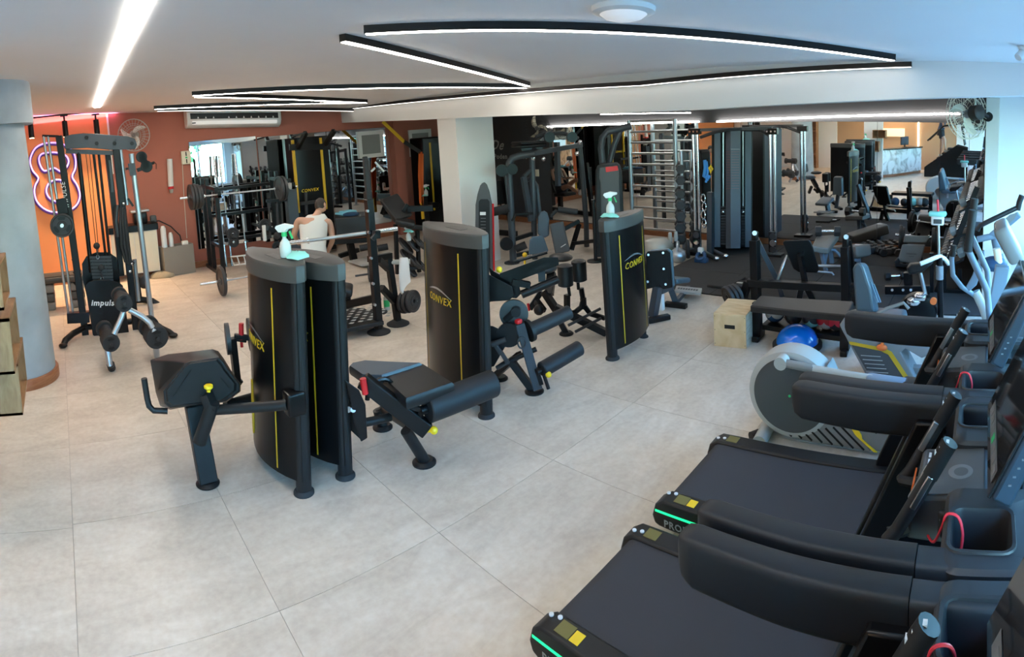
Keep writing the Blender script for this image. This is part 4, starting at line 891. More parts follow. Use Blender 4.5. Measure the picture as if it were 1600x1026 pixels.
for x0, y0_, x1, y1_ in ((112, 405, 118, 415), (114, 425, 121, 434), (114, 441, 122, 450)): G().cyl(p(x0 + 1, y0_, .04), p(x1 + 2, y1_, .0), .014).build('storage_peg', M['black'], t)
g = G(); g.tube([fl(100, 542) + V(0, 0, .03), fl(103, 540) + V(0, 0, .07), fl(115, 533) + V(0, 0, .10), A + V(0, 0, .10), B + V(0, 0, .10), fl(252, 524) + V(0, 0, .10), fl(265, 526) + V(0, 0, .06), fl(270, 527) + V(0, 0, .03)], .042, 10); g.ball(fl(99, 543) + V(0, 0, .03), (.06, .06, .03), 10, 5).ball(fl(271, 527) + V(0, 0, .03), (.06, .06, .03), 10, 5); g.build('front_foot', M['black'], t)
gb = fl(232, 474); q = PX(gb); g = G(); g.tube([q(200, 470), q(222, 468), q(238, 470), q(247, 476)], .05, 10).bar(q(212, 432), q(217, 470), .1, .1).ball(q(247, 476), (.07, .07, .04), 10, 5); g.build('rear_foot', M['black'], t); c = q(225, 440); G().ball(c, (.07, .09, .11), 14, 8).builds('ankle_roller', M['rubber'], t)
# roller stand in front
gA = fl(175, 580); p = PX(gA); n2 = V(-gA.x, -gA.y, 0).normalized()
t = thing('roller_stand', 'low stand of pale bent tube with black plated rollers before the cable tower', 'gym stand', gA)
G().tube([p(198, 470, -.05), p(190, 495, .0), p(178, 522, .05)], .033, 10).build('bent_tube', M['galv'], t); G().tube([p(202, 484, -.05), p(222, 494, -.03), p(234, 504, .0), p(241, 518, .05)], .033, 10).build('bent_tube', M['galv'], t)
G().tube([p(168, 545, .0), p(172, 570, .05), fl(175, 579) + V(0, 0, .04)], .035, 10).build('leg', M['galv'], t); G().cyl(p(173, 569, .06), fl(175, 579) + V(0, 0, .03), .045, 12).build('rubber_tip', M['rubber'], t)
g2b = fl(246, 565); G().tube([p(243, 535, .0), vp(245, 556, g2b)], .035, 10).build('leg', M['galv'], t)
for (x0, y0_, x1, y1_, r) in ((186, 460, 194, 474, .098), (162, 512, 174, 537, .10), (231, 508, 246, 528, .128)):
    a, b = p(x0, y0_, -.35), p(x1, y1_, .05); d = (b - a).normalized()
    G().cyl(a, a + d * .06, r * .95, 22).build('plate', M['rubber'], t); G().cyl(a + d * .06, b - d * .16, r * .72, 20).build('roller', M['foam'], t)
    q = G().cyl(b - d * .16, b, r, 26).build('plate', M['rubber'], t, bev=.01)
    _, s, u = frame(d); G().cyl(b, b + d * .03, r * .16, 10).build('peg', M['iron'], q)
    for sg in (-1, 1):
        pts = [b + d * .002 + (s * math.sin(e) + u * sg * math.cos(e)) * r * rr for e, rr in ((-.6, .45), (0, .42), (.6, .45), (.65, .68), (0, .74), (-.65, .68))]
        G().loft([pts, [v + d * .003 for v in pts]]).build('grip_slot', M['black'], q, smooth=0)
# wooden cube shelves at the frame edge
def cube_shelf(face, depth, label, loc):
    """face: four corners of the open front (clockwise seen from the room), pushed back by depth"""
    t = thing('wooden_cube_shelf', label, 'shelf', loc, 'wooden cube shelves at the frame edge'); w = .018
    F_ = [Vector(v) for v in face]; D = Vector(depth)
    for i in range(4):
        a, b = F_[i], F_[(i + 1) % 4]; inn = (sum(F_, Vector()) / 4 - (a + b) / 2).normalized() * w
        e = (b - a).normalized() * w if i % 2 == 0 else Vector()
        G().loft([[a, b, b + inn, a + inn], [a + D, b + D, b + D + inn, a + D + inn]]).build('board', M['walnut'], t, smooth=0)
    G().loft([[v + D * .96 for v in F_], [v + D for v in F_]]).build('back_board', M['walnut'], t, smooth=0)
YO = -.40
def q_(x, y): return ony(x, y, YO)
for pts, lab in ((((11, 500), (23, 475.5), (34.6, 538), (24.5, 565)), 'middle wooden cube shelf at the frame edge, its top board showing'),
                 (((25, 569), (34.6, 540), (45, 596), (36, 628)), 'lowest wooden cube shelf at the frame edge, just above the floor'),
                 (((-2, 420), (6, 393), (18, 456), (7, 478)), 'topmost wooden cube shelf at the frame edge')):
    P = [q_(*v) for v in pts]
    x0, x1 = (P[0].x + P[3].x) / 2, (P[1].x + P[2].x) / 2; zb_, zt_ = (P[2].z + P[3].z) / 2, (P[0].z + P[1].z) / 2
    P = [V(x0, YO, zt_), V(x1, YO, zt_), V(x1, YO, zb_), V(x0, YO, zb_)]
    cube_shelf(P, (0, -.31, 0), lab, ((x0 + x1) / 2, YO - .31, zb_))
struct('wall_partition', G().span(-4.28, -3.62, -.84, -.72, 0, 3.4), M['white'], smooth=0)
# ================================================================== RACKS AND BENCHES BEFORE THE RED WALL
def hexbell(c, d, L, r, label, m='rubber', group=None):
    """dumbbell lying at c along d"""
    c, d = Vector(c), Vector(d).normalized(); t = thing('dumbbell', label, 'dumbbell', c, group)
    G().cyl(c - d * L * .3, c + d * L * .3, r * .28, 10).build('handle', M['chrome'], t)
    for s in (-1, 1):
        a, b = c + d * s * L * .24, c + d * s * L * .5
        G().cyl(a, a.lerp(b, .15), r * .85, 6, r2=r).cyl(a.lerp(b, .15), a.lerp(b, .85), r, 6).cyl(a.lerp(b, .85), b, r, 6, r2=r * .85).build('head', M[m], t, smooth=30)
    return t
def barbell(a, b, label, sleeve=.40, r=.0145, loc=None):
    a, b = Vector(a), Vector(b); d = (b - a).normalized(); t = thing('barbell', label, 'barbell', (a + b) / 2)
    G().cyl(a + d * sleeve, b - d * sleeve, r, 10).build('bar', M['steel'], t)
    for p, s in ((a, 1), (b, -1)):
        sl = G().cyl(p, p + d * s * sleeve, .025, 14).build('sleeve', M['chrome'], t)
        G().cyl(p + d * s * sleeve, p + d * s * (sleeve + .025), .036, 14).build('sleeve_collar', M['chrome'], t)
    return t
# squat rack against the first wall mirror
t = thing('squat_rack', 'black squat rack of square posts before the wall mirror by the dispenser', 'rack', (-10.5, 3.3, 0))
for y in (2.72, 4.12):
    for x in (-11.05, -10.72, -10.1): G().span(x - .035, x + .035, y - .035, y + .035, .0, 1.62 if x > -10.5 else 1.75).build('post', M['black'], t, smooth=0)
    G().span(-11.2, -10.05, y - .04, y + .04, 0, .07).build('foot_rail', M['black'], t, smooth=0); G().bar((-11.05, y, 1.6), (-10.1, y, 1.58), .06).build('side_rail', M['black'], t, smooth=0)
    G().span(-10.07, -9.88, y - .03, y + .03, 1.44, 1.485).span(-9.9, -9.88, y - .03, y + .03, 1.44, 1.56).builds('bar_hook', M['black'], t, smooth=0); G().bar((-10.7, y, .55), (-10.1, y, .55), .05).build('side_rail', M['black'], t, smooth=0)
for z in (.5, 1.0, 1.5): G().span(-11.08, -11.02, 2.72, 4.12, z - .03, z + .03).build('back_rail', M['black'], t, smooth=0)
yb = (2.03, 4.22); zb_ = (1.50, 1.47)
barbell((-9.97, yb[0], zb_[0]), (-9.97, yb[1], zb_[1]), 'loaded barbell resting high on the squat rack', .42)
for k, (f, r, th) in enumerate(((.20, .225, .05), (.26, .225, .05), (.32, .215, .05), (.37, .19, .04))): weight_plate((-9.97, yb[0] + f, zb_[0]), (0, 1, 0), r, ('outermost', 'second', 'third', 'smallest innermost')[k] + ' black plate on the near end of the high barbell', th, 'plates on the high barbell')
for k, f in enumerate((.28, .35)): weight_plate((-9.97, yb[1] - f, zb_[1]), (0, 1, 0), .225, ('outer', 'inner')[k] + ' black plate on the far end of the high barbell by the black wall tower', .05, 'plates on the high barbell')
g0 = fl(351, 461); a = V(g0.x + .02, 1.99, .232); b = V(g0.x - .0, 4.19, .232)
barbell(a, b, 'barbell with one big plate lying on the floor before the squat rack', .42); weight_plate((g0.x + .02, 2.34, .235), (0, 1, 0), .233, 'big black plate of the barbell lying on the floor, near end', .055, 'plates on the floor barbell'); weight_plate((g0.x, 3.83, .235), (0, 1, 0), .233, 'big black plate of the barbell lying on the floor, end hidden by the towers', .055, 'plates on the floor barbell')
# white trap bar leaning
p = lambda x, y, X=-10.0: onx(x, y, X); q = [p(360.5, 401), p(366, 414), p(395, 411), p(393, 398)]
t = thing('trap_bar', 'white ladder shaped bar frame leaning at the foot of the squat rack', 'bar', q[1]); G().tube(q, .016, 6, True).builds('frame', M['whitep'], t)
for f in (.3, .62, .9): G().cyl(q[0].lerp(q[3], f), q[1].lerp(q[2], f), .012, 6).build('rung', M['whitep'], t)
# plates stored low in the rack
for k, (y, z) in enumerate(((3.05, .55), (3.05, .70), (3.7, .60), (3.7, .78), (3.9, .34))):
    weight_plate((-10.42, y, z), (1, 0, .0), .10 + .02 * (k % 2), ('small plate low on the near side rail of the squat rack', 'small plate above it on the near side rail of the squat rack', 'plate stored mid height on the far rack side', 'upper plate stored on the far rack side', 'plate stored lowest on the far rack side')[k], .06, 'plates stored in the squat rack')
for k, y in enumerate((3.0, 3.12, 3.45)): 
    c = V(-11.0 - .03 * k, y, 0); t = barbell(c + V(.12, 0, .01), c + V(-.15, .02, 2.15), ('first', 'second', 'third')[k] + ' barbell standing on end against the wall mirror by the squat rack', .4)
# black wall tower with yellow stripes
y0, y1 = onx(452, 250, -10.6).y, onx(521, 250, -10.6).y
t = thing('chin_dip_tower', 'tall black tower with two yellow stripes and pull-up handles behind the person', 'gym machine', (-10.9, (y0 + y1) / 2, 0))
out = [(-11.15, y0 + .1), (-10.75, y0), (-10.62, y0 + .08), (-10.57, (y0 + y1) / 2), (-10.62, y1 - .08), (-10.75, y1), (-11.15, y1 - .1)]
G().loft([[V(x, y, z) for x, y in out] for z in (.06, 2.36)]).build('shell', M['satin'], t, smooth=25, bev=.01)
for x0, x1 in ((458, 462), (502, 505.5)):
    a, b = onx(x0, 215, -10.575), onx(x1, 350, -10.575); G().span(-10.61, -10.572, onx(x0, 250, -10.575).y, onx(x1, 250, -10.575).y, .9, 2.32).build('yellow_stripe', M['yellow'], t, smooth=0)
p = lambda x, y, X=-10.35: onx(x, y, X)
for x0, y0_, x1, y1_, x2, y2_ in ((465, 231, 478, 207, 456, 213), (508, 226, 522, 204, 530, 207)):
    G().bar(p(x0, y0_, -10.55), p(x1, y1_, -10.2), .075, .09).build('handle_arm', M['black'], t, bev=.01); G().cyl(p(x1, y1_, -10.2), p(x2, y2_, -10.2), .018).build('grip_bar', M['iron'], t)
G().bar(p(452, 230, -10.56), p(515, 229, -10.56), .12, .03, up=(1, 0, 0)).build('cross_plate', M['black'], t)
vs, fs = text_geo('CONVEX', .085, .002, .15, 0.); w = max(v.x for v in vs); c = p(485, 299, -10.56)
G().add([V(-10.565 + v.z + .004, c.y - w / 2 + v.x, c.z + v.y) for v in vs], fs).build('lettering', M['ybright'], t, smooth=0)
G().cyl(p(478, 300, -10.45), p(479, 335, -10.45), .03).bar(p(470, 318, -10.45), p(500, 314, -10.45), .06).builds('lever_arm', M['iron'], t)
# cable column at its side
t = thing('cable_column', 'slim grey cable column at the side of the striped wall tower', 'gym machine', onx(453, 380, -10.0)); p = lambda x, y, k=0.: onx(x, y, -10.0 + k)
a = p(453, 292); G().span(-10.08, -9.92, a.y - .10, a.y + .10, .04, a.z).build('column', M['slate'], t, bev=.01); G().ball(a, (.10, .11, .08), 14, 6).build('column_head', M['lgrey'], t)
for x in (420, 432, 440): G().cyl(p(x, 318), p(x + 3, 372), .018).build('guide_rod', M['iron'], t)
G().bar(p(416, 314), p(447, 312), .05).bar(p(418, 356), p(446, 366), .08).builds('crossbar', M['black'], t); G().cyl(p(412, 352), p(414, 376), .035).build('white_post', M['whitep'], t); G().ball(p(433, 368, .1), (.06, .06, .07), 12, 6).build('roller', M['rubber'], t)
# bench press station
gF = fl(592, 519); gB = fl(589, 488); p = PX(gF); hz = vp(590, 247, gF).z
t = thing('bench_press', 'black bench press station with tall bolted uprights, patterned foot plate and white towel', 'bench', gF)
wid = (gB - gF).normalized() * .0
for g_0, x, ytop, lb in ((gF, 590, 249, 0), (gB, 589, 243, 1)):
    q = PX(g_0); top = q(x, ytop); g = G().bar(g_0 + V(0, 0, .02), V(g_0.x, g_0.y, top.z - .45), .085, .085, up=(1, 0, 0)); g.build('upright', M['black'], t, bev=.006)
    G().bar(V(g_0.x, g_0.y, top.z - .46), V(g_0.x, g_0.y, top.z), .06, .05, up=(1, 0, 0)).build('upright_top', M['rubber'], t, bev=.01)
    G().lathe(g_0, (0, 0, 1), [(.14, 0), (.14, .012), (.06, .05)], 20).build('foot_disc', M['rubber'], t)
    for z in (.35, .6, .9, 1.2, 1.45): G().cyl(V(g_0.x, g_0.y, z) + V(.02, -.05, 0) * 1, V(g_0.x, g_0.y, z) + V(.055, -.05, 0) * 1.0, .016, 8).build('bolt', M['steel'], t)
gL = fl(622, 506); q = PX(gL)
G().bar(gL + V(0, 0, .02), q(606, 397), .07, .08, up=(1, 0, 0)).build('back_strut', M['black'], t, bev=.006); G().lathe(gL, (0, 0, 1), [(.14, 0), (.14, .012), (.07, .05)], 20).build('foot_disc', M['rubber'], t)
for x0, y0_, x1, y1_ in ((592, 406, 607, 420), (596, 449, 617, 472), (576, 405, 611, 399)): G().bar(p(x0, y0_, -.05), q(x1, y1_), .06, .07).build('cross_strut', M['black'], t)
G().cyl(q(608, 410), q(641, 408), .03).build('towel_peg', M['lgrey'], t); G().cyl(q(620, 473), q(652, 468), .025).build('plate_peg', M['steel'], t)
G().cyl(p(586, 253, .1), p(600, 268, .1), .012).cyl(p(580, 268, .1), p(586, 262, .1), .012).builds('bar_hook', M['lgrey'], t); G().bar(p(588, 360, .1), p(588, 372, .1), .07).bar(p(588, 366, .12), p(582, 374, .14), .05).builds('bar_hook', M['black'], t)
# foot plate, beam, seat
zt = .155; q4 = [fl(*v, zt) for v in ((500, 500), (536, 514), (600, 501), (570, 481), (520, 478))]
G().loft([[v - V(0, 0, .05) for v in q4], q4]).build('foot_plate', M['plastic'], t, smooth=0, bev=.01)
ctr = sum(q4, Vector()) / 5; e1 = (q4[2] - q4[1]).normalized(); e2 = V(-e1.y, e1.x, 0); g = G()
for i in range(-4, 5):
    for j in range(-3, 4):
        c = ctr + e1 * (.115 * i + .0575 * (j % 2)) + e2 * .085 * j + V(.0, 0, .001)
        if abs((c - ctr).dot(e1)) < .5 and abs((c - ctr).dot(e2)) < .26: g.add([c - e1 * .04, c - e2 * .03, c + e1 * .04, c + e2 * .03, c - e1 * .025 + V(0, 0, .005), c - e2 * .018 + V(0, 0, .005), c + e1 * .025 + V(0, 0, .005), c + e2 * .018 + V(0, 0, .005)], [(4, 5, 6, 7), (0, 1, 5, 4), (1, 2, 6, 5), (2, 3, 7, 6), (3, 0, 4, 7)])
g.build('tread_pattern', M['lgrey'], t, smooth=0, kind='stuff')
G().cyl(fl(592, 519) + V(0, 0, .03), fl(592, 519) + V(0, 0, .13), .055, 14).build('plate_foot', M['black'], t)
G().bar(p(536, 477, -.3), p(592, 464, 0), .08, .09).build('long_beam', M['black'], t, bev=.006)
G().pad(p(515, 448, -.3), p(551, 454, -.3), .34, .11, .035).build('seat_pad', M['vinyl'], t); G().bar(p(520, 466, -.3), p(548, 467, -.3), .12, .05).build('seat_frame', M['black'], t)
a, b = p(440, 381, .05), p(621, 357, -.1); barbell(a, b, 'chrome barbell lying across the bench press uprights', .3, .022)
nv = V(-gL.x, -gL.y, 0).normalized()
for k, (x, y) in enumerate(((632, 472), (638.5, 470), (645, 468))):
    c = q(x, y); weight_plate(c + nv * (.03 * k), (q(652, 468) - q(620, 473)).normalized() * .75 + nv * .6, .135, ('nearest', 'middle', 'outer')[k] + ' of the three dark plates on the bench press strut', .045, 'plates on the bench press strut', 'iron')
g = G(); rings = []
for y, w, k in ((402, 6, .02), (408, 7.5, .045), (425, 8.5, .05), (440, 9, .055), (452, 5, .05), (458, 1.5, .05)):
    cx = 631 + (y - 402) * .04 - (3.5 if y > 445 else 0); rings.append([q(cx - w, y + (3 if y > 445 else 0), k), q(cx - w * .4, y, k + .02), q(cx + w * .3, y, k + .005), q(cx + w, y - (5 if y > 445 else 0), k + .015), q(cx + w, y - (5 if y > 445 else 0), k - .05), q(cx - w, y, k - .05)])
tag(g.loft(rings).build('towel', M['cloth'], smooth=60), 'white towel hanging from the bench press strut', 'towel')
c = fl(605, 484); t = thing('water_bottle', 'small clear bottle standing on the floor behind the bench press', 'bottle', c); G().lathe(c, (0, 0, 1), [(.035, 0), (.04, .02), (.04, .17), (.02, .21), (.018, .22)], 14).build('bottle_body', M['clear'], t); G().cyl(c + V(0, 0, .05), c + V(0, 0, .14), .041, 14).build('label_band', M['greenp'], t); G().cyl(c + V(0, 0, .22), c + V(0, 0, .245), .02, 10).build('bottle_cap', M['whitep'], t)
c = vp(578, 428, fl(578, 442)); tag(plate_geo(c, (.4, .9, 0), .125, .05).build('weight_plate', M['iron']), 'dark plate standing on the floor behind the bench press with a rod through it', 'weight plate'); q = PX(fl(578, 442)); tag(G().cyl(q(555, 431), q(588, 426), .016, 10).build('short_bar', M['iron']), 'short black bar through the plate behind the bench press', 'bar')
c = vp(568, 409, fl(568, 414)); tag(G().rbox(c, (.5, .35, .035), .012).build('small_board', M['lgrey']), 'pale board lying on the floor behind the bench press upright', 'board')
# upholstered bench machine behind the person
gT = fl(553, 408); p = PX(gT); t = thing('leg_press_bench', 'black upholstered box bench on a steel leg behind the person', 'bench', gT)
top = [p(523, 341, .1), p(583, 337, .1), p(580, 329, -.5), p(533, 333, -.5)]; zz = sum(v.z for v in top) / 4; top = [V(v.x, v.y, zz) for v in (p(523, 341, .1), p(583, 337, .1), p(583, 337, -.55), p(523, 341, -.55))]
G().loft([[v - V(0, 0, .38) for v in top], [v - V(0, 0, .04) for v in top], [(v - sum(top, Vector()) / 4) * .96 + sum(top, Vector()) / 4 for v in top]]).build('padded_box', M['vinyl'], t, smooth=20, bev=.015)
G().bar(p(522, 378, .1), p(584, 374, .1), .08).bar(p(547, 380, .05), gT + V(0, 0, .03), .12, .1, up=(1, 0, 0)).bar(p(530, 400, 0), p(560, 390, -.2), .08).builds('bench_frame', M['black'], t, bev=.006)
G().cyl(p(562, 388, .15), p(582, 384, .15), .06, 14).cyl(p(590, 388, .1), p(606, 385, .1), .06, 14).builds('ankle_roller', M['foam'], t)
zt = zz; c = p(549, 341, -.1); c.z = zt; tag(G().lathe(c, (0, 0, 1), [(.1, 0), (.15, .012), (.15, .04), (.1, .055), (.001, .06)], 26).build('balance_disc', M['navy']), 'round navy balance disc on the black box bench', 'balance disc')
c = p(541, 336, -.35); c.z = zt; tag(G().rbox(c + V(0, 0, .02), (.30, .34, .04), .015).rbox(c + V(.02, .03, .05), (.24, .26, .03), .012).build('folded_towel', M['cyan']), 'folded cyan towel behind the balance disc', 'towel')
# incline bench with plate rack, by the terracotta pillar
gI = fl(640, 432); p = PX(gI); t = thing('incline_bench', 'black incline bench before the terracotta pillar', 'bench', gI)
G().pad(p(607, 308, -.2), p(631, 342, .0), .35, .09, .03, up=(1, 0, .3)).build('back_pad', M['vinyl'], t); G().pad(p(618, 344, .1), p(648, 350, .1), .4, .08, .03).build('seat_pad', M['vinyl'], t); G().pad(p(632, 352, .1), p(660, 356, -.1), .36, .08, .03).build('seat_pad', M['vinyl'], t)
G().bar(p(636, 326, -.1), p(676, 325, -.1), .10, .09).bar(p(630, 330, -.05), p(637, 319, -.05), .06).bar(p(618, 350, .05), p(621, 428, .05), .055).bar(p(652, 360, 0), p(655, 425, 0), .055).bar(p(610, 306, -.3), p(590, 306, -.3), .08).bar(p(621, 420, .05), p(655, 418, 0), .05).builds('bench_frame', M['black'], t, bev=.004)
for k in range(7):
    x, y = ((634, 384), (645, 381), (656, 379), (637, 402), (648, 408), (657, 413), (640, 420))[k]
    weight_plate(p(x, y, -.05), (.5, .6, .62), .17 - .015 * (k % 3), ('black plate in the heap under the incline bench, upper row near the towel', 'black plate in the heap under the incline bench, upper row middle', 'black plate in the heap under the incline bench, upper row by the tower', 'black plate in the heap under the incline bench, middle row near the towel', 'black plate in the heap under the incline bench, middle row centre', 'black plate in the heap under the incline bench, middle row by the tower', 'black plate in the heap under the incline bench, lowest')[k], .04, 'plates heaped under the incline bench')
c = p(638, 366, .12); spray(c - V(0, 0, .1), 'spray bottle hanging in a mint cloth on the incline bench frame', 1.0); rag(p(638, 362, .16), 'mint cloth on the incline bench frame', .07)
# tower by the white column with its bands
a, b = onx(662, 260, -10.7), onx(690, 260, -10.7)
t = thing('leg_press_tower', 'slim black tower with one yellow stripe half behind the white column', 'gym machine', (-10.9, (a.y + b.y) / 2, 0)); zt = onx(675, 214, -10.7).z
G().span(-11.2, -10.7, a.y, b.y + .45, .05, zt).build('shell', M['satin'], t, bev=.03); yy = onx(674, 260, -10.7).y; G().span(-10.72, -10.695, yy - .025, yy + .025, .5, zt - .12).build('yellow_stripe', M['yellow'], t, smooth=0)
p = lambda x, y, X=-10.3: onx(x, y, X); G().bar(p(663, 300, -10.6), p(668, 345, -10.35), .10).bar(p(668, 320, -10.6), p(680, 320, -10.6), .3, .12).builds('lever_arm', M['black'], t, bev=.01)
spray(p(666, 306), 'spray bottle on the slim tower half behind the white column', 1.1); rag(p(663, 306), 'mint cloth draped on the slim tower half behind the white column', .08)
t = thing('resistance_band', 'yellow and orange stretch band hanging from the beam by the white column', 'band', p(632, 222))
def ribbon(pts, w, m, nm, par):
    g = G(); 
    for a_, b_ in zip(pts, pts[1:]): g.bar(a_, b_, w, .012, up=(1, 0, 0))
    return g.build(nm, m, par, smooth=0)
ribbon([p(598, 190), p(615, 206), p(632, 222)], .07, M['strap_y'], 'yellow_strap', t); ribbon([p(631, 221), p(657, 238)], .085, M['rubber'], 'buckle_strap', t); ribbon([p(657, 237), p(656, 275), p(658, 318)], .09, M['strap_o'], 'orange_strap', t); ribbon([p(660, 240), p(660, 330)], .05, M['orangep'], 'orange_strap', t); ribbon([p(659, 316), p(661, 342)], .07, M['strap_y'], 'yellow_strap', t)
# ================================================================== BACK OF THE ROOM, BEFORE THE BIG MIRROR
# casing with the red edge, before the white column
g0 = fl(757, 424); p = PX(g0)
t = thing('weight_stack_casing', 'narrow grey weight stack casing with a pointed top and red edge by the white column', 'gym machine', g0)
out = [(742, 423), (743, 320), (746, 303), (750, 290), (753, 286), (757, 284), (761, 288), (765, 299), (769, 318), (771, 423)]
G().loft([[p(x, y, .0) for x, y in out], [p(x, y, .1) for x, y in out]]).build('casing', M['dgrey'], t, smooth=0, bev=.015)
G().loft([[p(x, y, .105) for x, y in ((748, 420), (748, 315), (751, 311), (762, 311), (765, 315), (766, 420))], [p(x, y, .1) for x, y in ((748, 420), (748, 315), (751, 311), (762, 311), (765, 315), (766, 420))]]).build('front_panel', M['plastic'], t, smooth=0)
G().bar(p(770.3, 318, .1), p(772, 423, .1), .02).build('red_edge', M['red'], t, smooth=0); G().loft([[p(x, y, .108) for x, y in ((750, 331), (759, 331), (759, 336), (750, 336))], [p(x, y, .11) for x, y in ((750, 331), (759, 331), (759, 336), (750, 336))]]).build('label_plate', M['whitep'], t, smooth=0)
for k in range(7): G().bar(p(751, 341 + 5 * k, .108), p(759, 341 + 5 * k, .108), .012, .006).build('stack_mark', M['grey'], t, smooth=0)
# multi gym with round pads behind it
g0 = fl(800, 411); p = PX(g0)
t = thing('multi_gym', 'black multi gym frame with bent post and pulleys beside the white column', 'gym machine', g0)
G().tube([p(802, 410), p(799, 340), p(795, 265), p(796, 254), p(801, 247), p(812, 243), p(835, 240)], .06, 10).build('bent_post', M['slate'], t); G().lathe(g0, (0, 0, 1), [(.13, 0), (.13, .02), (.07, .04)], 18).build('foot_disc', M['rubber'], t)
G().tube([p(836, 408, -.2), p(834, 340, -.2), p(831, 238, -.2)], .05, 10).build('rear_post', M['slate'], t); G().bar(p(818, 276, -.1), p(830, 345, -.1), .10, .05).bar(p(818, 276, -.1), p(832, 262, -.2), .05).build('slant_plate', M['slate'], t)
for x, y, r in ((784, 266, .10), (800, 264, .09), (791, 380, .11)): c = p(x, y, .06); G().cyl(c, c + V(.05, -.04, 0), r, 20).build('pulley_wheel', M['satin'], t)
G().cyl(p(770, 331, -.1), p(797, 325, 0), .075, 16).build('arm_roller', M['foam'], t); G().cyl(p(806, 389, .1), p(822, 382, .1), .065, 16).build('roller', M['foam'], t)
G().tube([p(800, 345, .05), p(806, 335, .05), p(832, 333, -.1)], .025, 8).bar(p(803, 374, 0), p(834, 364, -.2), .06).bar(p(800, 400, 0), p(838, 392, -.2), .06).builds('lower_frame', M['black'], t)
for y in (224, 229): G().pad(p(806, y, -.1), p(846, y - 2, -.3), .4, .05, .02).build('top_plate', M['black'], t)
G().bar(p(832, 240, -.2), p(908, 226, -.9), .09, .08).bar(p(862, 205, -.6), p(835, 226, -.2), .06).bar(p(870, 222, -.8), p(872, 290, -.8), .08).build('top_beam', M['slate'], t)
G().tube([p(905, 222, -.9), p(911, 280, -.9), p(916, 350, -.9), p(917, 395, -.9)], .05, 10).build('front_post', M['slate'], t)
G().tube([p(838, 214, -.3), p(850, 209, -.4), p(880, 208, -.6), p(903, 216, -.8)], .035, 8).build('lat_bar', M['slate'], t)
for x, y, r in ((822, 231, .09), (842, 226, .08), (858, 214, .09), (893, 214, .09)): c = p(x, y, -.2); G().cyl(c, c + V(.06, -.05, 0), r, 18).build('pulley_wheel', M['satin'], t)
G().tube([p(820, 283, -.4), p(830, 278, -.4), p(838, 290, -.4), p(842, 330, -.4), p(846, 362, -.4)], .045, 8).build('swing_arm', M['slate'], t)
for x, y in ((849, 248), (901, 240), (833, 247), (906, 222)): G().ball(p(x, y, -.1), .04, 8, 5).build('bolt', M['chrome'], t)
def padshape(pts, k, th, m, nm): return G().loft([[p(x, y, k) for x, y in pts], [p(x, y, k + th) for x, y in pts]]).build(nm, m, t, smooth=0, bev=.025)
padshape([(840, 366), (840, 340), (844, 331), (850, 329), (855, 332), (858, 342), (858, 368), (850, 372)], -.1, .08, M['bluevinyl'], 'back_pad'); padshape([(858, 350), (880, 345), (891, 392), (868, 398)], .0, .08, M['dgrey'], 'seat_shroud')
lg = [p(876, 386, .085), p(884, 381, .085)]; G().bar(lg[0], lg[1], .05, .006).builds('logo_mark', M['whitep'], t, smooth=0)
G().cyl(p(872, 327, -.1), p(902, 331, -.1), .05, 14).cyl(p(870, 328, -.1), p(860, 338, -.1), .03).build('arm_roller', M['foam'], t); G().bar(p(905, 345, -.2), p(868, 365, -.1), .06).bar(p(895, 380, 0), p(930, 376, -.6), .06).bar(p(893, 390, 0), p(905, 350, -.2), .06).builds('base_frame', M['black'], t)
# slim post on a round base
c = fl(931, 408); tag(G().lathe(c, (0, 0, 1), [(.15, 0), (.15, .015), (.03, .03), (.028, .98), (.035, .985), (.035, 1.03), (.001, 1.035)], 24).build('barrier_post', M['black']), 'slim black post on a round base beside the broadside tower', 'post')
# machine with the red name plate
g0 = fl(951, 396); p = PX(g0); t = thing('chest_press_machine', 'large grey shelled machine with a red name plate behind the broadside tower', 'gym machine', g0)
out = [(930, 403), (930, 268), (933, 259), (939, 255), (964, 253), (969, 257), (972, 268), (977, 400)]
G().loft([[p(x, y, .0) for x, y in out], [p(x, y, .22) for x, y in out]]).build('shell', M['plastic'], t, smooth=0, bev=.03)
ins = [(940, 395), (938, 285), (936, 278), (937, 262), (964, 258), (967, 265), (971, 395)]; G().loft([[p(x, y, .22) for x, y in ins], [p(x, y, .24) for x, y in ins]]).build('front_panel', M['dgrey'], t, smooth=0, bev=.01)
rp_ = [(946, 261), (965, 259), (966, 266), (947, 269)]; G().loft([[p(x, y, .24) for x, y in rp_], [p(x, y, .25) for x, y in rp_]]).build('name_plate', M['red'], t, smooth=0)
G().tube([p(942, 258, -.1), p(939, 232, -.1), p(941, 215, -.1), p(949, 206, -.1), p(985, 197, -.2)], .06, 10).build('press_arm', M['slate'], t); G().tube([p(952, 256, -.2), p(960, 225, -.2), p(970, 203, -.2)], .05, 10).build('press_arm', M['slate'], t)
# ladder of chrome tubes
YL = 9.32; xl, xr = ony(985, 250, YL).x, ony(1056, 250, YL).x; zt = ony(1020, 187, YL).z
t = thing('wall_ladder', 'tall chrome ladder rack with many rungs before the mirror', 'ladder', ((xl + xr) / 2, YL, 0))
for x in (xl, xr): G().cyl((x, YL, 0), (x, YL, zt), .042, 14).lathe((x, YL, 0), (0, 0, 1), [(.09, 0), (.09, .02), (.05, .03)], 16).build('upright', M['galv'], t)
for k in range(11): z = .22 + k * .205; G().cyl((xl, YL, z), (xr, YL, z), .022, 10).build('rung', M['steel'], t)
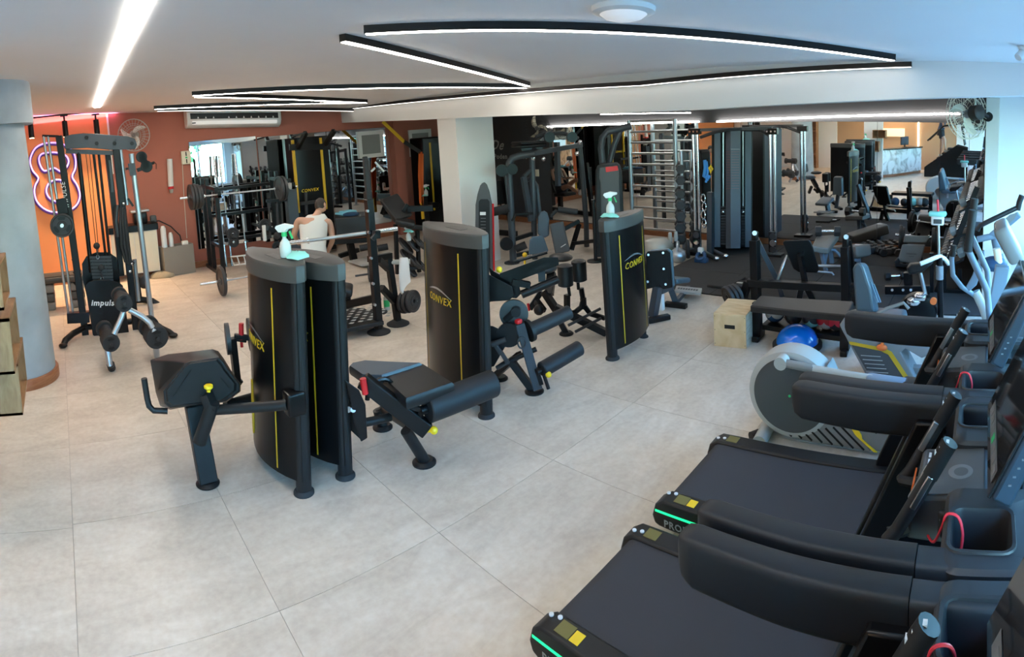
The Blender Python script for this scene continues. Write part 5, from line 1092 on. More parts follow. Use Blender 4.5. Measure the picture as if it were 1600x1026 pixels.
# dumbbell tree
g0 = fl(1070, 392); t = thing('dumbbell_tree', 'slim upright dumbbell tree in two columns beside the chrome ladder', 'rack', g0); p = PX(g0)
base = g0.copy()
for x in (1069, 1084): a = fl(x, 393); G().cyl(a, a + V(0, 0, 1.75), .03, 12).build('post', M['galv'], t)
G().lathe(fl(1077, 394), (0, 0, 1), [(.19, 0), (.19, .03), (.1, .06)], 24).build('base_plate', M['grey'], t)
rw = ['topmost', 'second', 'third', 'fourth', 'fifth', 'sixth', 'lowest']
for k in range(7):
    y = 262 + k * 17.5 + (3 if k > 1 else 0)
    for j, x in enumerate((1063, 1086)):
        c = p(x, y, .06); hexbell(c, (.45, -.75, -.1), .30, .082 + .004 * k, 'black dumbbell in the %s row of the dumbbell tree, %s column' % (rw[k], ('ladder side', 'cable tower side')[j]), 'iron', 'dumbbells on the tree')
        G().cyl(c, p((1069, 1084)[j], y), .012, 6).build('cradle', M['steel'], t)
# things on the floor by the ladder
def kettlebell(c, r, label, m, par=None):
    c = Vector(c); t = thing('kettlebell', label, 'kettlebell', c, None); G().lathe(c, (0, 0, 1), [(r * .6, 0), (r * .95, r * .35), (r, r * .8), (r * .85, r * 1.4), (r * .4, r * 1.75), (.001, r * 1.8)], 20).build('bell', m, t)
    G().tube([c + V(r * .55 * math.cos(a) * .6, -r * .75 * math.cos(a), r * (1.55 + .95 * math.sin(a))) for a in [PI * i / 10 for i in range(11)]], r * .16, 8).build('handle', m, t)
kettlebell(fl(1060, 409), .13, 'pale steel kettlebell on the floor at the mat corner', M['galv'])
for x, y, lab in ((1048, 400, 'dark club bottle with a pale neck beside the silver ball'), (1057, 398, 'dark club bottle with a pale neck just behind the pale kettlebell')):
    c = fl(x, y); t = thing('shaker_bottle', lab, 'bottle', c); G().lathe(c, (0, 0, 1), [(.06, 0), (.07, .05), (.065, .16), (.03, .24)], 16).build('bottle_body', M['rubber'], t); G().lathe(c + V(0, 0, .24), (0, 0, 1), [(.03, 0), (.04, .06), (.03, .16), (.001, .17)], 12).build('neck', M['lgrey'], t)
c = fl(1075, 402); t = thing('ab_wheel', 'dark wheel with a green ring lying by the dumbbell tree', 'wheel', c); q = c + V(0, 0, .14); G().tube([q + V(.13 * math.cos(a) * .5, -.13 * math.cos(a) * .85, .13 * math.sin(a)) for a in [2 * PI * i / 20 for i in range(20)]], .035, 8, True).build('tyre', M['rubber'], t); G().tube([q + V(.1 * math.cos(a) * .5 + .02, -.1 * math.cos(a) * .85 - .02, .1 * math.sin(a)) for a in [2 * PI * i / 20 for i in range(20)]], .014, 6, True).build('ring', M['greenp'], t); G().cyl(q - V(.09, .055, 0), q + V(.09, .055, 0), .018, 8).build('axle', M['iron'], t)
c = fl(1096, 411); t = thing('foot_strap', 'navy and white ankle strap lying at the corner of the mats', 'strap', c)
G().tube([c + V(.07 * math.cos(a), .05 * math.sin(a) - .02, .12 + .05 * math.sin(a)) for a in [2 * PI * i / 14 for i in range(14)]], .03, 6, True).rbox(c + V(0, 0, .05), (.22, .12, .09), .03).build('strap_body', M['navy'], t); G().rbox(c + V(-.02, .03, .2), (.1, .06, .1), .02).build('buckle', M['whitep'], t)
# grey half ball on the floor
c = fl(1028, 400); t = thing('half_ball', 'grey ribbed half ball behind the black bench beside the broadside tower', 'balance trainer', c)
G().lathe(c, (0, 0, 1), [(.30, 0), (.31, .04), (.30, .07)], 32).build('base_plate', M['grey'], t)
G().lathe(c + V(0, 0, .06), (0, 0, 1), [(.29, 0), (.295, .03), (.285, .06), (.292, .075), (.275, .11), (.28, .125), (.255, .155), (.255, .165), (.2, .22), (.12, .25), (.001, .26)], 34).build('dome', M['silver'], t, smooth=70)
# black bench seen from behind
gB = fl(1030, 499); p = PX(gB); t = thing('utility_bench', 'black bench seen from behind with bolted back board, right beside the broadside tower', 'bench', gB)
bp_ = [(1009, 452), (1009, 397), (1012, 392), (1042, 390), (1047, 394), (1051, 449), (1036, 452), (1031, 447)]
G().loft([[p(x, y, .0) for x, y in bp_], [p(x, y, .04) for x, y in bp_]]).build('back_board', M['satin'], t, smooth=0, bev=.01); bq = [(x + 4, y - 2) for x, y in bp_]; G().loft([[p(x, y, -.08) for x, y in bq], [p(x, y, -.01) for x, y in bq]]).build('back_pad', M['bluevinyl'], t, smooth=0, bev=.02)
for x, y in ((1013, 398), (1036, 395), (1012, 440), (1040, 444), (1037, 420)): G().cyl(p(x, y, .04), p(x, y, .055), .014, 8).build('bolt', M['steel'], t)
G().bar(p(1028, 447, .0), p(1020, 494, .0), .11, .08).build('front_leg', M['slate'], t, bev=.005); fa, fb = fl(1012, 505), fl(1046, 498); G().bar(fa + V(0, 0, .03), fb + V(0, 0, .03), .08, .06).build('foot_bar', M['black'], t, bev=.01)
g2 = fl(1056, 476); G().bar(vp(1044, 440, g2), vp(1056, 472, g2), .1, .07).build('rear_leg', M['slate'], t, bev=.005); fa, fb = fl(1039, 478), fl(1073, 482); G().bar(fa + V(0, 0, .03), fb + V(0, 0, .03), .08, .06).build('foot_bar', M['black'], t, bev=.01)
G().bar(fl(1056, 478) + V(0, 0, .05), fl(1076, 456) + V(0, 0, .06), .05).bar(vp(1032, 455, gB, -.2), vp(1050, 447, g2), .06).build('side_rail', M['slate'], t); G().pad(vp(1040, 438, g2, .1), vp(1062, 436, g2, -.3), .32, .07, .03).build('seat_pad', M['bluevinyl'], t)
q4 = [fl(x, y, .1) for x, y in ((1054, 454), (1095, 458), (1097, 450), (1057, 446))]; G().loft([[v - V(0, 0, .03) for v in q4], q4]).build('step_plate', M['lgrey'], t, smooth=0)
for k in range(8): G().bar(q4[0].lerp(q4[1], .12 + .1 * k) * .6 + q4[3].lerp(q4[2], .12 + .1 * k) * .4 + V(0, 0, .002), q4[0].lerp(q4[1], .12 + .1 * k) * .35 + q4[3].lerp(q4[2], .14 + .1 * k) * .65 + V(0, 0, .002), .025, .003).build('tread_mark', M['dgrey'], t, smooth=0)
tag(G().rbox(fl(1033, 484) + V(0, 0, .1), (.08, .06, .2), .01).build('paper_tag', M['whitep']), 'small white box standing under the black bench', 'box')
# cable station with the big grey column
gF = fl(1145, 396); p = PX(gF); t = thing('functional_trainer', 'tall slate grey double cable station with chrome posts and a printed chart', 'gym machine', gF)
def panel(x0, x1, y0, y1, k0, k1, m, nm): return G().loft([[p(x0, y1, k0), p(x1, y1, k0), p(x1, y1, k1), p(x0, y1, k1)], [p(x0, y0, k0), p(x1, y0, k0), p(x1, y0, k1), p(x0, y0, k1)]]).build(nm, m, t, smooth=0, bev=.006)
panel(1116, 1126, 203, 386, .0, -.5, M['trainer'], 'side_panel'); 
G().loft([[p(1134, y, -.3), p(1134, y, .1), p(1141.5, y, .24), p(1157, y, .24), p(1158, y, -.3)] for y in (388, 202)]).build('front_column', M['trainer'], t, smooth=0, bev=.008)
panel(1164, 1174, 205, 386, .08, -.4, M['trainer'], 'side_panel'); panel(1112, 1176, 203, 388, -.4, -.45, M['plastic'], 'rear_panel')
for x0, x1 in ((1126.5, 1133.5), (1158.5, 1163.5)):
    for k in range(14): panel(x0, x1, 322 + k * 4.4, 325.2 + k * 4.4, .04, -.2, M['iron'], 'stack_plate')
    G().cyl(p((x0 + x1) / 2, 205, -.05), p((x0 + x1) / 2, 322, -.05), .016, 6).build('guide_rod', M['steel'], t); G().ball(p((x0 + x1) / 2, 331, .06), .03, 8, 5).build('selector_pin', M['chrome'], t)
ch = G(); 
for k in range(15):
    y = 237 + k * 4.1; ch.bar(p(1135 + .0, y, .135), p(1140.5, y, .23), .014, .003) ; ch.bar(p(1143, y, .2435), p(1155, y, .2435), .014, .002)
ch.build('chart_text', mat('chart_red', (.34, .10, .10), .6), t, smooth=0, kind='stuff'); G().bar(p(1142, 233, .2435), p(1156, 233, .2435), .02, .002).build('chart_title', M['whitep'], t, smooth=0)
gL, gR = fl(1091, 398), fl(1209, 401); pL, pR = PX(gL), PX(gR)
for g_, x, q in ((gL, 1091, pL), (gR, 1209, pR)):
    z = q(x, 208).z; dx = V(.7, .7, 0) * .0
    for s in (-1, 1): G().cyl(g_ + V(.035 * s, .01 * s, .05), g_ + V(.035 * s, .01 * s, z), .026, 14).build('chrome_post', M['chrome'], t)
    G().box(g_ + V(0, 0, z + .03), (.20, .10, .10)).build('post_bracket', M['black'], t, bev=.005)
    for s in (-.07, 0, .07): G().cyl(g_ + V(s, -.05, z + .03), g_ + V(s, -.06, z + .03), .016, 8).build('bolt', M['chrome'], t)
    G().box(g_ + V(0, 0, .03), (.32, .20, .06)).build('post_foot', M['black'], t, bev=.01)
    for s in range(3): G().cyl(g_ + V(.02, -.10, .14 + .11 * s), g_ + V(.02, -.06, .14 + .11 * s), .055, 14).build('pulley_wheel', M['chrome' if s == 1 else 'iron'], t)
    G().box(g_ + V(0, -.05, .26), (.12, .07, .34)).build('carriage', M['black'], t, bev=.01)
zt = pL(1091, 203).z; tl, tr = Vector((gL.x, gL.y, zt)), Vector((gR.x, gR.y, pR(1209, 200).z)); G().bar(tl, tr, .07, .05).builds('crossbar', M['dgrey'], t)
G().tube([tl + V(.1, .0, -.12), p(1118, 206, .2), p(1140, 202, .26), p(1165, 202, .2), p(1188, 203, .1), tr + V(-.05, 0, -.12)], .028, 8).build('pull_up_bar', M['iron'], t)
gC = fl(1110, 399); q = PX(gC); G().bar(gC, q(1110, 300), .09, .09, up=(1, 0, 0)).build('rear_column', M['slate'], t)
for a, b in (((1100, 398), (1120, 410)), ((1114, 396), (1134, 406))):
    a, b = fl(*a) + V(0, 0, .06), fl(*b) + V(0, 0, .06); G().cyl(a, b, .03, 10).build('base_tube', M['steel'], t); G().ball(b, .045, 10, 6).build('tube_cap', M['chrome'], t)
tag(G().tube([pL(1101, 250, .1), pL(1102, 262, .1), pL(1100, 275, .1), pL(1106, 280, .1), pL(1109, 274, .1)], .03, 6).tube([pL(1104, 252, .1), pL(1106, 268, .1), pL(1103, 285, .1)], .02, 6).build('stretch_band', mat('blue_band', (.04, .22, .55), .7)), 'blue stretch band hanging at the near chrome post of the cable station', 'band')
tag(G().tube([pL(1110, 258, .1), pL(1113, 264, .1), pL(1111, 270, .1), pL(1108, 262, .1)], .02, 6, True).build('stretch_band', M['strap_y']), 'small yellow band hanging beside the blue band', 'band')
for k in range(4):
    c = pL(1099 + 1.5 * (k % 2), 310 + 13 * k, .08); tag(G().tube([c + V(.05 * math.cos(a), -.03 * math.cos(a), .07 * math.sin(a)) for a in [2 * PI * i / 12 for i in range(12)]], .013, 6, True).build('cable_grip', M['chrome']), ('uppermost', 'second', 'third', 'lowest')[k] + ' chrome cable grip hanging by the near post of the cable station', 'grip', 'grips by the cable station')
tag(G().cyl(pR(1182, 380, .4), pR(1225, 378, .3), .03, 12).build('wooden_bar', M['skirt']), 'short brown wooden bar on the floor by the far chrome post', 'bar') if False else None
# rubber flooring
mats = thing('rubber_flooring', 'black rubber gym flooring tiles before the big mirror', 'flooring', (-2.3, 8.2, 0)); me = None
xs = [-4.6 + 1.15 * i for i in range(5)]; ysm = [6.7, 7.72, 8.74, 9.72]
for i in range(4):
    for j in range(3): G().span(xs[i] + .003, xs[i + 1] - .003, ysm[j] + .003, ysm[j + 1] - .003, .0, .02).build('mat_tile', M['mat_'], mats, smooth=0, bev=.003)
# folded mat and plates lying on them
a = [fl(x, y, .06) for x, y in ((1104, 444), (1138, 448), (1165, 432), (1136, 428))]; tag(G().loft([[v - V(0, 0, .04) for v in a], a]).build('exercise_mat', M['mat_'], bev=.01), 'thin black exercise mat lying at the front corner of the rubber floor', 'mat')
a = [fl(x, y, .05) for x, y in ((1138, 444), (1160, 447), (1166, 438), (1145, 436))]; tag(G().loft([[v - V(0, 0, .03) for v in a], a]).build('exercise_mat', M['rubber'], bev=.01), 'small folded black mat with a white mark beside the stacked plates', 'mat'); c = sum(a, Vector()) / 4
tag(G().box(c + V(0, 0, .002), (.16, .05, .003)).build('paper_strip', M['whitep'], smooth=0), 'white strip lying on the small folded black mat', 'paper')
# wall lettering and fan on the dark wall
tx = M['grey']; a = ony(800, 247, YB - .004)
t1_ = text_on('Poden en unos', .17, (-10.75, YB - .002, 1.50), (1, 0, 0), (0, 0, 1), centre=False, bold=.003).build('wall_lettering', M['lgrey'], smooth=0); tag(t1_, 'pale lettering painted on the dark back wall', 'lettering')
t2_ = text_on('De', .34, (-10.85, YB - .002, 1.72), (1, 0, 0), (0, 0, 1), centre=False, shear=.5, bold=.004).build('wall_lettering', M['lgrey'], smooth=0); tag(t2_, 'large slanted initials above the painted line on the dark back wall', 'lettering')
c = ony(840, 200, YB - .45); wall_fan(c, (.15, -.98, -.1), .30, 'pale bladed wall fan high on the dark back wall', (c.x, YB, c.z - .05), M['iron'], M['ivory'], .6)
a = ony(839, 270, YB - .01); tag(G().rbox(a, (.12, .02, .16), .008).build('light_switch', M['ivory']), 'ivory switch plate on the dark back wall', 'switch')
# ================================================================== RIGHT: BENCHES, BOXES, BIKES
# plyo box
a, b, c_ = fl(1116, 540), fl(1166, 545), fl(1182, 533); ex = (b - a).normalized(); L = (b - a).length; ey = V(-ex.y, ex.x, 0); D = .50; Hb = .345
t = thing('plyo_box', 'pale plywood jump box with a hand slot', 'box', a)
def bxq(x, y, z): return a + ex * x + ey * y + V(0, 0, z)
def board(x0, x1, y0, y1, z0, z1, m): return G().add([bxq(x, y, z) for z in (z0, z1) for x in (x0, x1) for y in (y0, y1)], [(0, 1, 3, 2), (4, 6, 7, 5), (0, 4, 5, 1), (2, 3, 7, 6), (0, 2, 6, 4), (1, 5, 7, 3)]).build('panel', m, t, smooth=0, bev=.002)
board(0, L, 0, .018, 0, Hb - .018, M['ply']); board(0, L, D - .018, D, 0, Hb - .018, M['ply']); board(0, .018, .018, D - .018, 0, Hb - .018, M['plyedge']); board(L - .018, L, .018, D - .018, 0, Hb - .018, M['plyedge']); board(0, L, 0, D, Hb - .018, Hb, M['ply'])
G().add([bxq(L * .5 + x, -.0015, Hb * .62 + z) for x, z in ((-.055, -.02), (.055, -.02), (.055, .02), (-.055, .02))], [(0, 1, 2, 3)]).build('hand_slot', M['black'], t, smooth=0)
for x in (.012, L - .012):
    for z in (.03, Hb * .5, Hb - .03): G().cyl(bxq(x, -.001, z), bxq(x, -.003, z), .004, 6).build('screw', M['iron'], t)
# blue half ball
c = fl(1246, 543); t = thing('balance_dome', 'glossy blue half ball on a black base before the flat bench', 'balance trainer', c); r = .215
G().lathe(c, (0, 0, 1), [(r * 1.0, 0), (r * 1.17, .02), (r * 1.17, .05), (r * 1.05, .065)], 36).build('base_ring', M['rubber'], t)
G().lathe(c + V(0, 0, .055), (0, 0, 1), [(r * math.cos(q), r * .86 * math.sin(q)) for q in [PI / 2 * i / 10 for i in range(11)]], 36, caps=False).build('dome', M['blue'], t, smooth=80)
# long bench with uprights
g1, g2, g3 = fl(1184, 530), fl(1320, 552), fl(1325, 462)
t = thing('hip_thrust_bench', 'long black bench with tall uprights, plates on its side and balls underneath', 'bench', g1)
q4 = [fl(x, y, .46) for x, y in ((1172, 477), (1188, 461), (1334, 470), (1324, 492))]; cc_ = sum(q4, Vector()) / 4
G().loft([[v - V(0, 0, .07) for v in q4], [v - V(0, 0, .012) for v in q4], [(v - cc_) * .985 + cc_ for v in q4]]).build('bench_pad', M['vinyl'], t, smooth=0, bev=.012)
for a_, k in ((g1, 1), (g2, -1)):
    G().bar(a_ + V(0, 0, .04), a_ + V(0, 0, .40), .07, .09, up=(1, 0, 0)).build('front_leg', M['black'], t, bev=.004); d = (fl(1190, 521) - fl(1174, 541)).normalized(); G().bar(a_ - d * .10 + V(0, 0, .03), a_ + d * .16 + V(0, 0, .03), .07, .06).build('foot_bar', M['black'], t, bev=.01)
G().bar(g1 + V(0, .05, .13), g2 + V(0, .05, .13), .05, .05).build('front_shelf_rail', M['black'], t); G().bar(g1 + V(0, .36, .13), g2 + V(0, .36, .13), .05, .05).build('rear_shelf_rail', M['black'], t)
G().add([g1 + V(.03, .07, .15), g2 + V(-.03, .07, .15), g2 + V(-.03, .34, .15), g1 + V(.03, .34, .15)], [(0, 1, 2, 3)]).build('shelf_plate', M['black'], t, smooth=0)
gU = fl(1180, 470); p = PX(gU); gV = fl(1323, 478); pv = PX(gV)
G().bar(p(1168, 441), pv(1335, 450), .10, .09).builds('crossbar', M['black'], t, bev=.006); G().bar(p(1169, 440), p(1157, 476), .10, .09, up=(1, 0, 0)).build('side_arm', M['black'], t, bev=.006); G().bar(pv(1333, 449), pv(1342, 485), .10, .09, up=(1, 0, 0)).build('side_arm', M['black'], t, bev=.006)
G().bar(p(1182, 476, 0), p(1179, 375), .12, .10, up=(1, 0, 0)).prism([(0, 0)] * 3, p(1179, 375), (1, 0, 0), (0, 0, 1), (0, .01, 0)).build('upright', M['black'], t, bev=.006); G().bar(p(1179, 378), p(1180, 361), .07, .08, up=(1, 0, 0)).build('upright_cap', M['black'], t, bev=.02)
G().bar(pv(1322, 480), pv(1321, 385), .12, .10, up=(1, 0, 0)).build('upright', M['black'], t, bev=.006); G().bar(pv(1321, 388), pv(1322, 367), .07, .08, up=(1, 0, 0)).build('upright_cap', M['black'], t, bev=.02)
for pp, x, y in ((p, 1179, 364), (pv, 1322, 370)): G().cyl(pp(x, y, .05), pp(x, y, .075), .03, 12).build('bolt', M['steel'], t)
G().bar(p(1182, 373, -.1), p(1215, 438, -.1), .09, .06).bar(p(1214, 436, -.1), p(1222, 462, -.1), .09, .06).builds('brace', M['slate'], t); G().bar(pv(1326, 375, -.2), pv(1335, 440, -.2), .06, .06).builds('brace', M['black'], t)
for k in range(3): nv = V(-gU.x, -gU.y, 0).normalized(); c = p(1138 + 6.5 * k, 463 - 2.0 * k, .10 - .03 * k); weight_plate(c, (p(1130, 466) - p(1160, 456)).normalized() * .8 + nv * .5, .135, ('outer', 'middle', 'inner')[k] + ' of the three dark plates on the side arm of the long bench', .045, 'plates on the long bench', 'iron')
# back rest pad
bp_ = [(1223, 379), (1226, 375), (1264, 374), (1268, 378), (1280, 420), (1277, 426), (1248, 425), (1240, 420)]; gP = fl(1262, 470); pp = PX(gP)
G().loft([[pp(x, y, .0) for x, y in bp_], [pp(x, y, -.07) for x, y in bp_]]).build('back_pad', M['satin'], t, smooth=0, bev=.015); G().bar(pp(1250, 397, .02), pp(1258, 442, .02), .09, .05).bar(pp(1247, 397, .04), pp(1256, 397, .04), .06, .04).bar(pp(1256, 440, 0), pp(1270, 468, 0), .07).bar(pp(1254, 440, 0), pp(1248, 468, 0), .07).builds('pad_bracket', M['black'], t)
G().tube([pp(1215, 437, 0), pp(1224, 412, 0), pp(1229, 400, -.05), pp(1243, 415, -.1)], .02, 8).cyl(pp(1278, 415, -.2), pp(1316, 416, -.2), .018).tube([pp(1276, 424, -.2), pp(1300, 426, -.2), pp(1303, 430, -.2)], .016, 8).builds('chrome_tube', M['steel'], t)
# balls on the shelf
def medball(x, y, r, m1, m2, lab):
    c = vp(x, y, g1.lerp(g2, max(0, min(1, (x - 1184) / 136))) + V(0, .2, 0)); c.z = .15 + r; t = thing('medicine_ball', lab, 'ball', c); G().ball(c, r, 20, 12).build('ball', M[m1], t)
    for s in (-1, 1): G().lathe(c, V(.6 * s, -.7, .35), [(r * .72, r * .705), (r * .55, r * .85), (r * .3, r * .965), (.001, r * 1.012)], 20, caps=False).build('panel', M[m2], t)
medball(1211, 497, .105, 'navy', 'lgrey', 'navy and white medicine ball under the long bench, nearest the jump box'); medball(1240, 500, .095, 'rubber', 'iron', 'black medicine ball under the long bench'); medball(1269, 500, .105, 'teal', 'iron', 'mint green medicine ball under the long bench')
medball(1292, 504, .11, 'lgrey', 'red', 'white and red medicine ball under the long bench'); medball(1308, 506, .105, 'rubber', 'redcord', 'black and red medicine ball under the long bench')
# benches on the rubber floor
gN = fl(1285, 418); p = PX(gN); t = thing('adjustable_bench', 'grey adjustable bench with steel legs behind the long bench, a dumbbell on it', 'bench', gN)
q4 = [p(1268, 384, .35), p(1276, 368, -.35), p(1311, 366, -.3), p(1294, 388, .35)]; G().loft([[v - V(0, 0, .09) for v in q4], q4]).build('bench_pad', M['greyvinyl'], t, smooth=0, bev=.02)
G().bar(p(1282, 388, .2), p(1291, 425, .25), .05).bar(p(1294, 380, 0), p(1286, 418, .1), .05).bar(p(1298, 378, -.2), p(1300, 412, -.2), .06).tube([p(1298, 390, -.1), p(1304, 390, -.1), p(1315, 402, -.1)], .025, 8).builds('bench_frame', M['bluegrey'], t); c = (q4[1] + q4[2]) / 2
a, b = p(1281, 361, -.25), p(1306, 361, -.25); hexbell((a + b) / 2, b - a, .40, .085, 'big chrome handled dumbbell lying on the grey adjustable bench', 'iron')
for x0, x1, y0, y1, lab in ((1326, 1363, 357, 372, 'grey flat bench end with a white sticker, farther one near the mirror'), (1328, 1350, 382, 402, 'grey flat bench end with a white sticker, nearer one behind the long bench upright')):
    gN = fl((x0 + x1) / 2, y1 + 10); p = PX(gN); t = thing('flat_bench', lab, 'bench', gN)
    G().pad(p(x0 - 20, (y0 + y1) / 2, -.5), p(x1, (y0 + y1) / 2, .1), .30, (y1 - y0) / 105, .04).build('bench_pad', M['greyvinyl'], t); G().bar(p(x0 - 5, y1 + 1, 0), p(x1 - 6, y1 + 3, 0), .14, .05).bar(p(x0 + 4, y1, -.1), p(x0 + 4, y1 + 10, -.1), .06).bar(p(x1 - 8, y1, 0), p(x1 - 8, y1 + 10, 0), .06).builds('bench_frame', M['bluegrey'], t); q = p(x1 - 8, y0 + 1, .0); G().box(q + V(0, -.02, .012), (.12, .08, .004)).build('sticker', M['whitep'], t, smooth=0)
# dumbbells on the floor before the mirror
names = ['first', 'second', 'third', 'fourth', 'fifth', 'sixth', 'seventh', 'eighth', 'ninth']
for k in range(9):
    x = 1348 + 6.6 * k; c = fl(x, 388 + .6 * k - (k % 2) * 2, .08); hexbell(c, (.25 + .1 * (k % 3), -.95, 0), .25, .065, names[k] + ' dumbbell from the flat bench in the row on the rubber floor', 'iron', 'dumbbells in a row on the rubber floor')
hexbell(fl(1377, 393, .08), (.6, -.8, 0), .22, .07, 'black dumbbell lying in front of the floor row', 'rubber'); hexbell(fl(1399, 431, .07), (1, .45, 0), .30, .062, 'black dumbbell alone on the rubber floor behind the recumbent bike', 'rubber')
# incline bench with barbell
gN = fl(1420, 419); p = PX(gN); t = thing('incline_bench', 'grey padded incline bench with the barbell behind it, on the rubber floor', 'bench', gN)
bp_ = [(1404, 402), (1410, 381), (1446, 382), (1439, 408), (1432, 412), (1405, 409)]; G().loft([[p(x, y, .08) for x, y in bp_], [p(x, y, -.02) for x, y in bp_]]).build('back_pad', M['greyvinyl'], t, smooth=0, bev=.02)
hp = [(1411, 379), (1413, 368), (1454, 368), (1447, 380)]; G().loft([[p(x, y, .0) for x, y in hp], [p(x, y, -.1) for x, y in hp]]).build('head_pad', M['greyvinyl'], t, smooth=0, bev=.02)
sp = [(1398, 407), (1404, 402), (1406, 411), (1432, 414), (1430, 419), (1399, 417)]; G().loft([[p(x, y, .25) for x, y in sp], [p(x, y, -.05) for x, y in sp]]).build('seat_pad', M['vinyl'], t, smooth=0, bev=.015)
G().bar(p(1416, 396, .085), p(1432, 397, .085), .02, .003).bar(p(1420, 400, .085), p(1428, 400, .085), .02, .003).builds('logo_mark', M['iron'], t, smooth=0); G().bar(p(1415, 400, -.1), p(1412, 418, -.1), .05).bar(p(1438, 395, -.1), p(1441, 418, -.1), .05).bar(p(1412, 416, .1), p(1441, 418, -.1), .05).builds('bench_frame', M['black'], t)
pb = lambda x, y: p(x, y, -.35); barbell(pb(1399, 367), pb(1474, 372), 'barbell lying behind the grey incline bench', .22)
for k, (x, y, r) in enumerate(((1407, 370, .19), (1411, 371, .17), (1458, 374, .19), (1463, 378, .17))): weight_plate(pb(x, y), pb(1474, 372) - pb(1399, 367), r, ('outer plate on the bench-row end', 'inner plate on the bench-row end', 'inner plate on the window end', 'outer plate on the window end')[k] + ' of the barbell behind the incline bench', .05, 'plates behind the incline bench')
# stand of black posts with a low rail
gS = fl(1440, 462); p = PX(gS); t = thing('incline_stand', 'low black bolted rail with upright posts behind the spin bike', 'gym stand', gS)
G().bar(p(1383, 453), p(1453, 452), .07, .11).build('low_rail', M['black'], t, bev=.005); G().bar(p(1385, 449, -.02), p(1453, 448, -.02), .06, .02).build('rail_top', M['lgrey'], t, smooth=0)
for x in (1394, 1411, 1423): G().cyl(p(x, 453, .04), p(x, 453, .06), .018, 8).build('bolt', M['steel'], t)
for x, y0 in ((1456, 395), (1476, 395), (1500, 420)): G().bar(p(x, y0, -.1), p(x, 462, -.1), .05).build('post', M['black'], t, smooth=0)
G().bar(p(1418, 425, -.1), p(1420, 449, -.1), .10).bar(p(1474, 465, -.2), p(1510, 466, -.2), .05).builds('cross_rail', M['black'], t)
# dumbbell rack along the mirror end
t = thing('dumbbell_rack', 'three tier dumbbell rack by the cream post', 'rack', (-.28, 8.6, 0))
tiers = ((-.42, .42, .30), (-.30, .80, .24), (-.18, 1.18, .18))
for y in (7.55, 9.6): G().bar((-.62, y, .02), (-.12, y, 1.42), .07, .06, up=(0, 1, 0)).bar((-.62, y, .03), (.0, y, .03), .06).build('side_frame', M['black'], t, bev=.004)
cnt = 0
for ti, (x, z, _) in enumerate(tiers):
    G().add([(x - .17, y, z - .07 - d) for y in (7.5, 9.65) for d in (0, .03)] + [(x + .15, y, z + .07 - d) for y in (7.5, 9.65) for d in (0, .03)], [(0, 2, 6, 4), (1, 5, 7, 3), (0, 4, 5, 1), (2, 3, 7, 6), (0, 1, 3, 2), (4, 6, 7, 5)]).build('shelf', M['black'], t, smooth=0)
    for k in range(11):
        y = 7.62 + .19 * k; hexbell((x - .01, y, z + .075), (.91, 0, .40), .33, .075 - .008 * ti, '%s grey dumbbell from the cream post on the %s tier of the rack' % (('first', 'second', 'third', 'fourth', 'fifth', 'sixth', 'seventh', 'eighth', 'ninth', 'tenth', 'eleventh')[k], ('lowest', 'middle', 'top')[ti]), 'grey', 'dumbbells on the three tier rack')
# wall fan on the cream post, seen from behind
c = ony(1512, 178, 7.05); wall_fan(c, (-.72, .66, -.12), .30, 'beige wall fan seen from behind on the cream post', (.0, 7.23, c.z - .03), M['ivory'], M['ivory'], .2, M['hair'])
m_ = ony(1533, 166, 6.92); tag(G().rbox(m_, (.16, .16, .20), .02, Euler((.3, .2, .6)).to_matrix()).build('fan_motor_box', M['satin']), 'dark motor box on the back of the beige wall fan', 'motor') if False else None
# ---- elliptical
t = thing('elliptical_trainer', 'grey elliptical trainer with a big flywheel disc and yellow stripe', 'elliptical', (-1.3, 3.84, 0)); cx, cz_, R = -1.31, .385, .318; Y0, Y1 = 3.72, 3.94
G().lathe((cx, Y0, cz_), (0, 1, 0), [(R - .035, 0), (R - .008, .012), (R, .05), (R, Y1 - Y0 - .05), (R - .03, Y1 - Y0)], 56, up=(0, 0, 1)).build('flywheel_rim', M['lgrey'], t); G().lathe((cx, Y0 - .004, cz_), (0, 1, 0), [(R - .05, 0), (R - .045, .02), (R - .05, .06)], 56, up=(0, 0, 1)).build('side_disc', M['dgrey'], t)
G().cyl((cx, Y0 - .008, cz_), (cx, Y0, cz_), .009, 12).build('disc_centre', M['greenp'], t)
body = [(-1.42, .085), (-1.30, .05), (-.60, .05), (-.30, .07), (.05, .10), (.12, .35), (-.05, .45), (-.5, .40), (-.95, .42), (-1.05, .63), (-1.15, .30)]
G().prism(body, (0, Y0 + .02, 0), (1, 0, 0), (0, 0, 1), (0, Y1 - Y0 - .04, 0)).build('body_shell', M['grey'], t, smooth=0, bev=.02)
G().prism([(-1.40, .10), (-.74, .06), (-.92, .30), (-1.0, .31)], (0, Y0 + .008, 0), (1, 0, 0), (0, 0, 1), (0, .012, 0)).build('side_panel', M['grey'], t, smooth=0)
G().prism([(-.93, .30), (-.89, .30), (-.80, .17), (-.795, .14), (-.69, .06), (-.715, .06), (-.83, .155), (-.845, .17)], (0, Y0 - .0, 0), (1, 0, 0), (0, 0, 1), (0, .01, 0)).build('yellow_stripe', M['ybright'], t, smooth=0); G().prism([(-.72, .30), (-.50, .285), (-.50, .275), (-.72, .29)], (0, Y0 + .008, 0), (1, 0, 0), (0, 0, 1), (0, .012, 0)).build('yellow_edge', M['yellow'], t, smooth=0)
for k in range(8): G().bar((-1.33 + .055 * k, Y0 + .006, .11 + .015 * k), (-1.30 + .062 * k + .012 * k, Y0 + .006, .085 - .003 * k), .012, .006, up=(0, 1, 0)).build('vent_groove', M['black'], t, smooth=0)
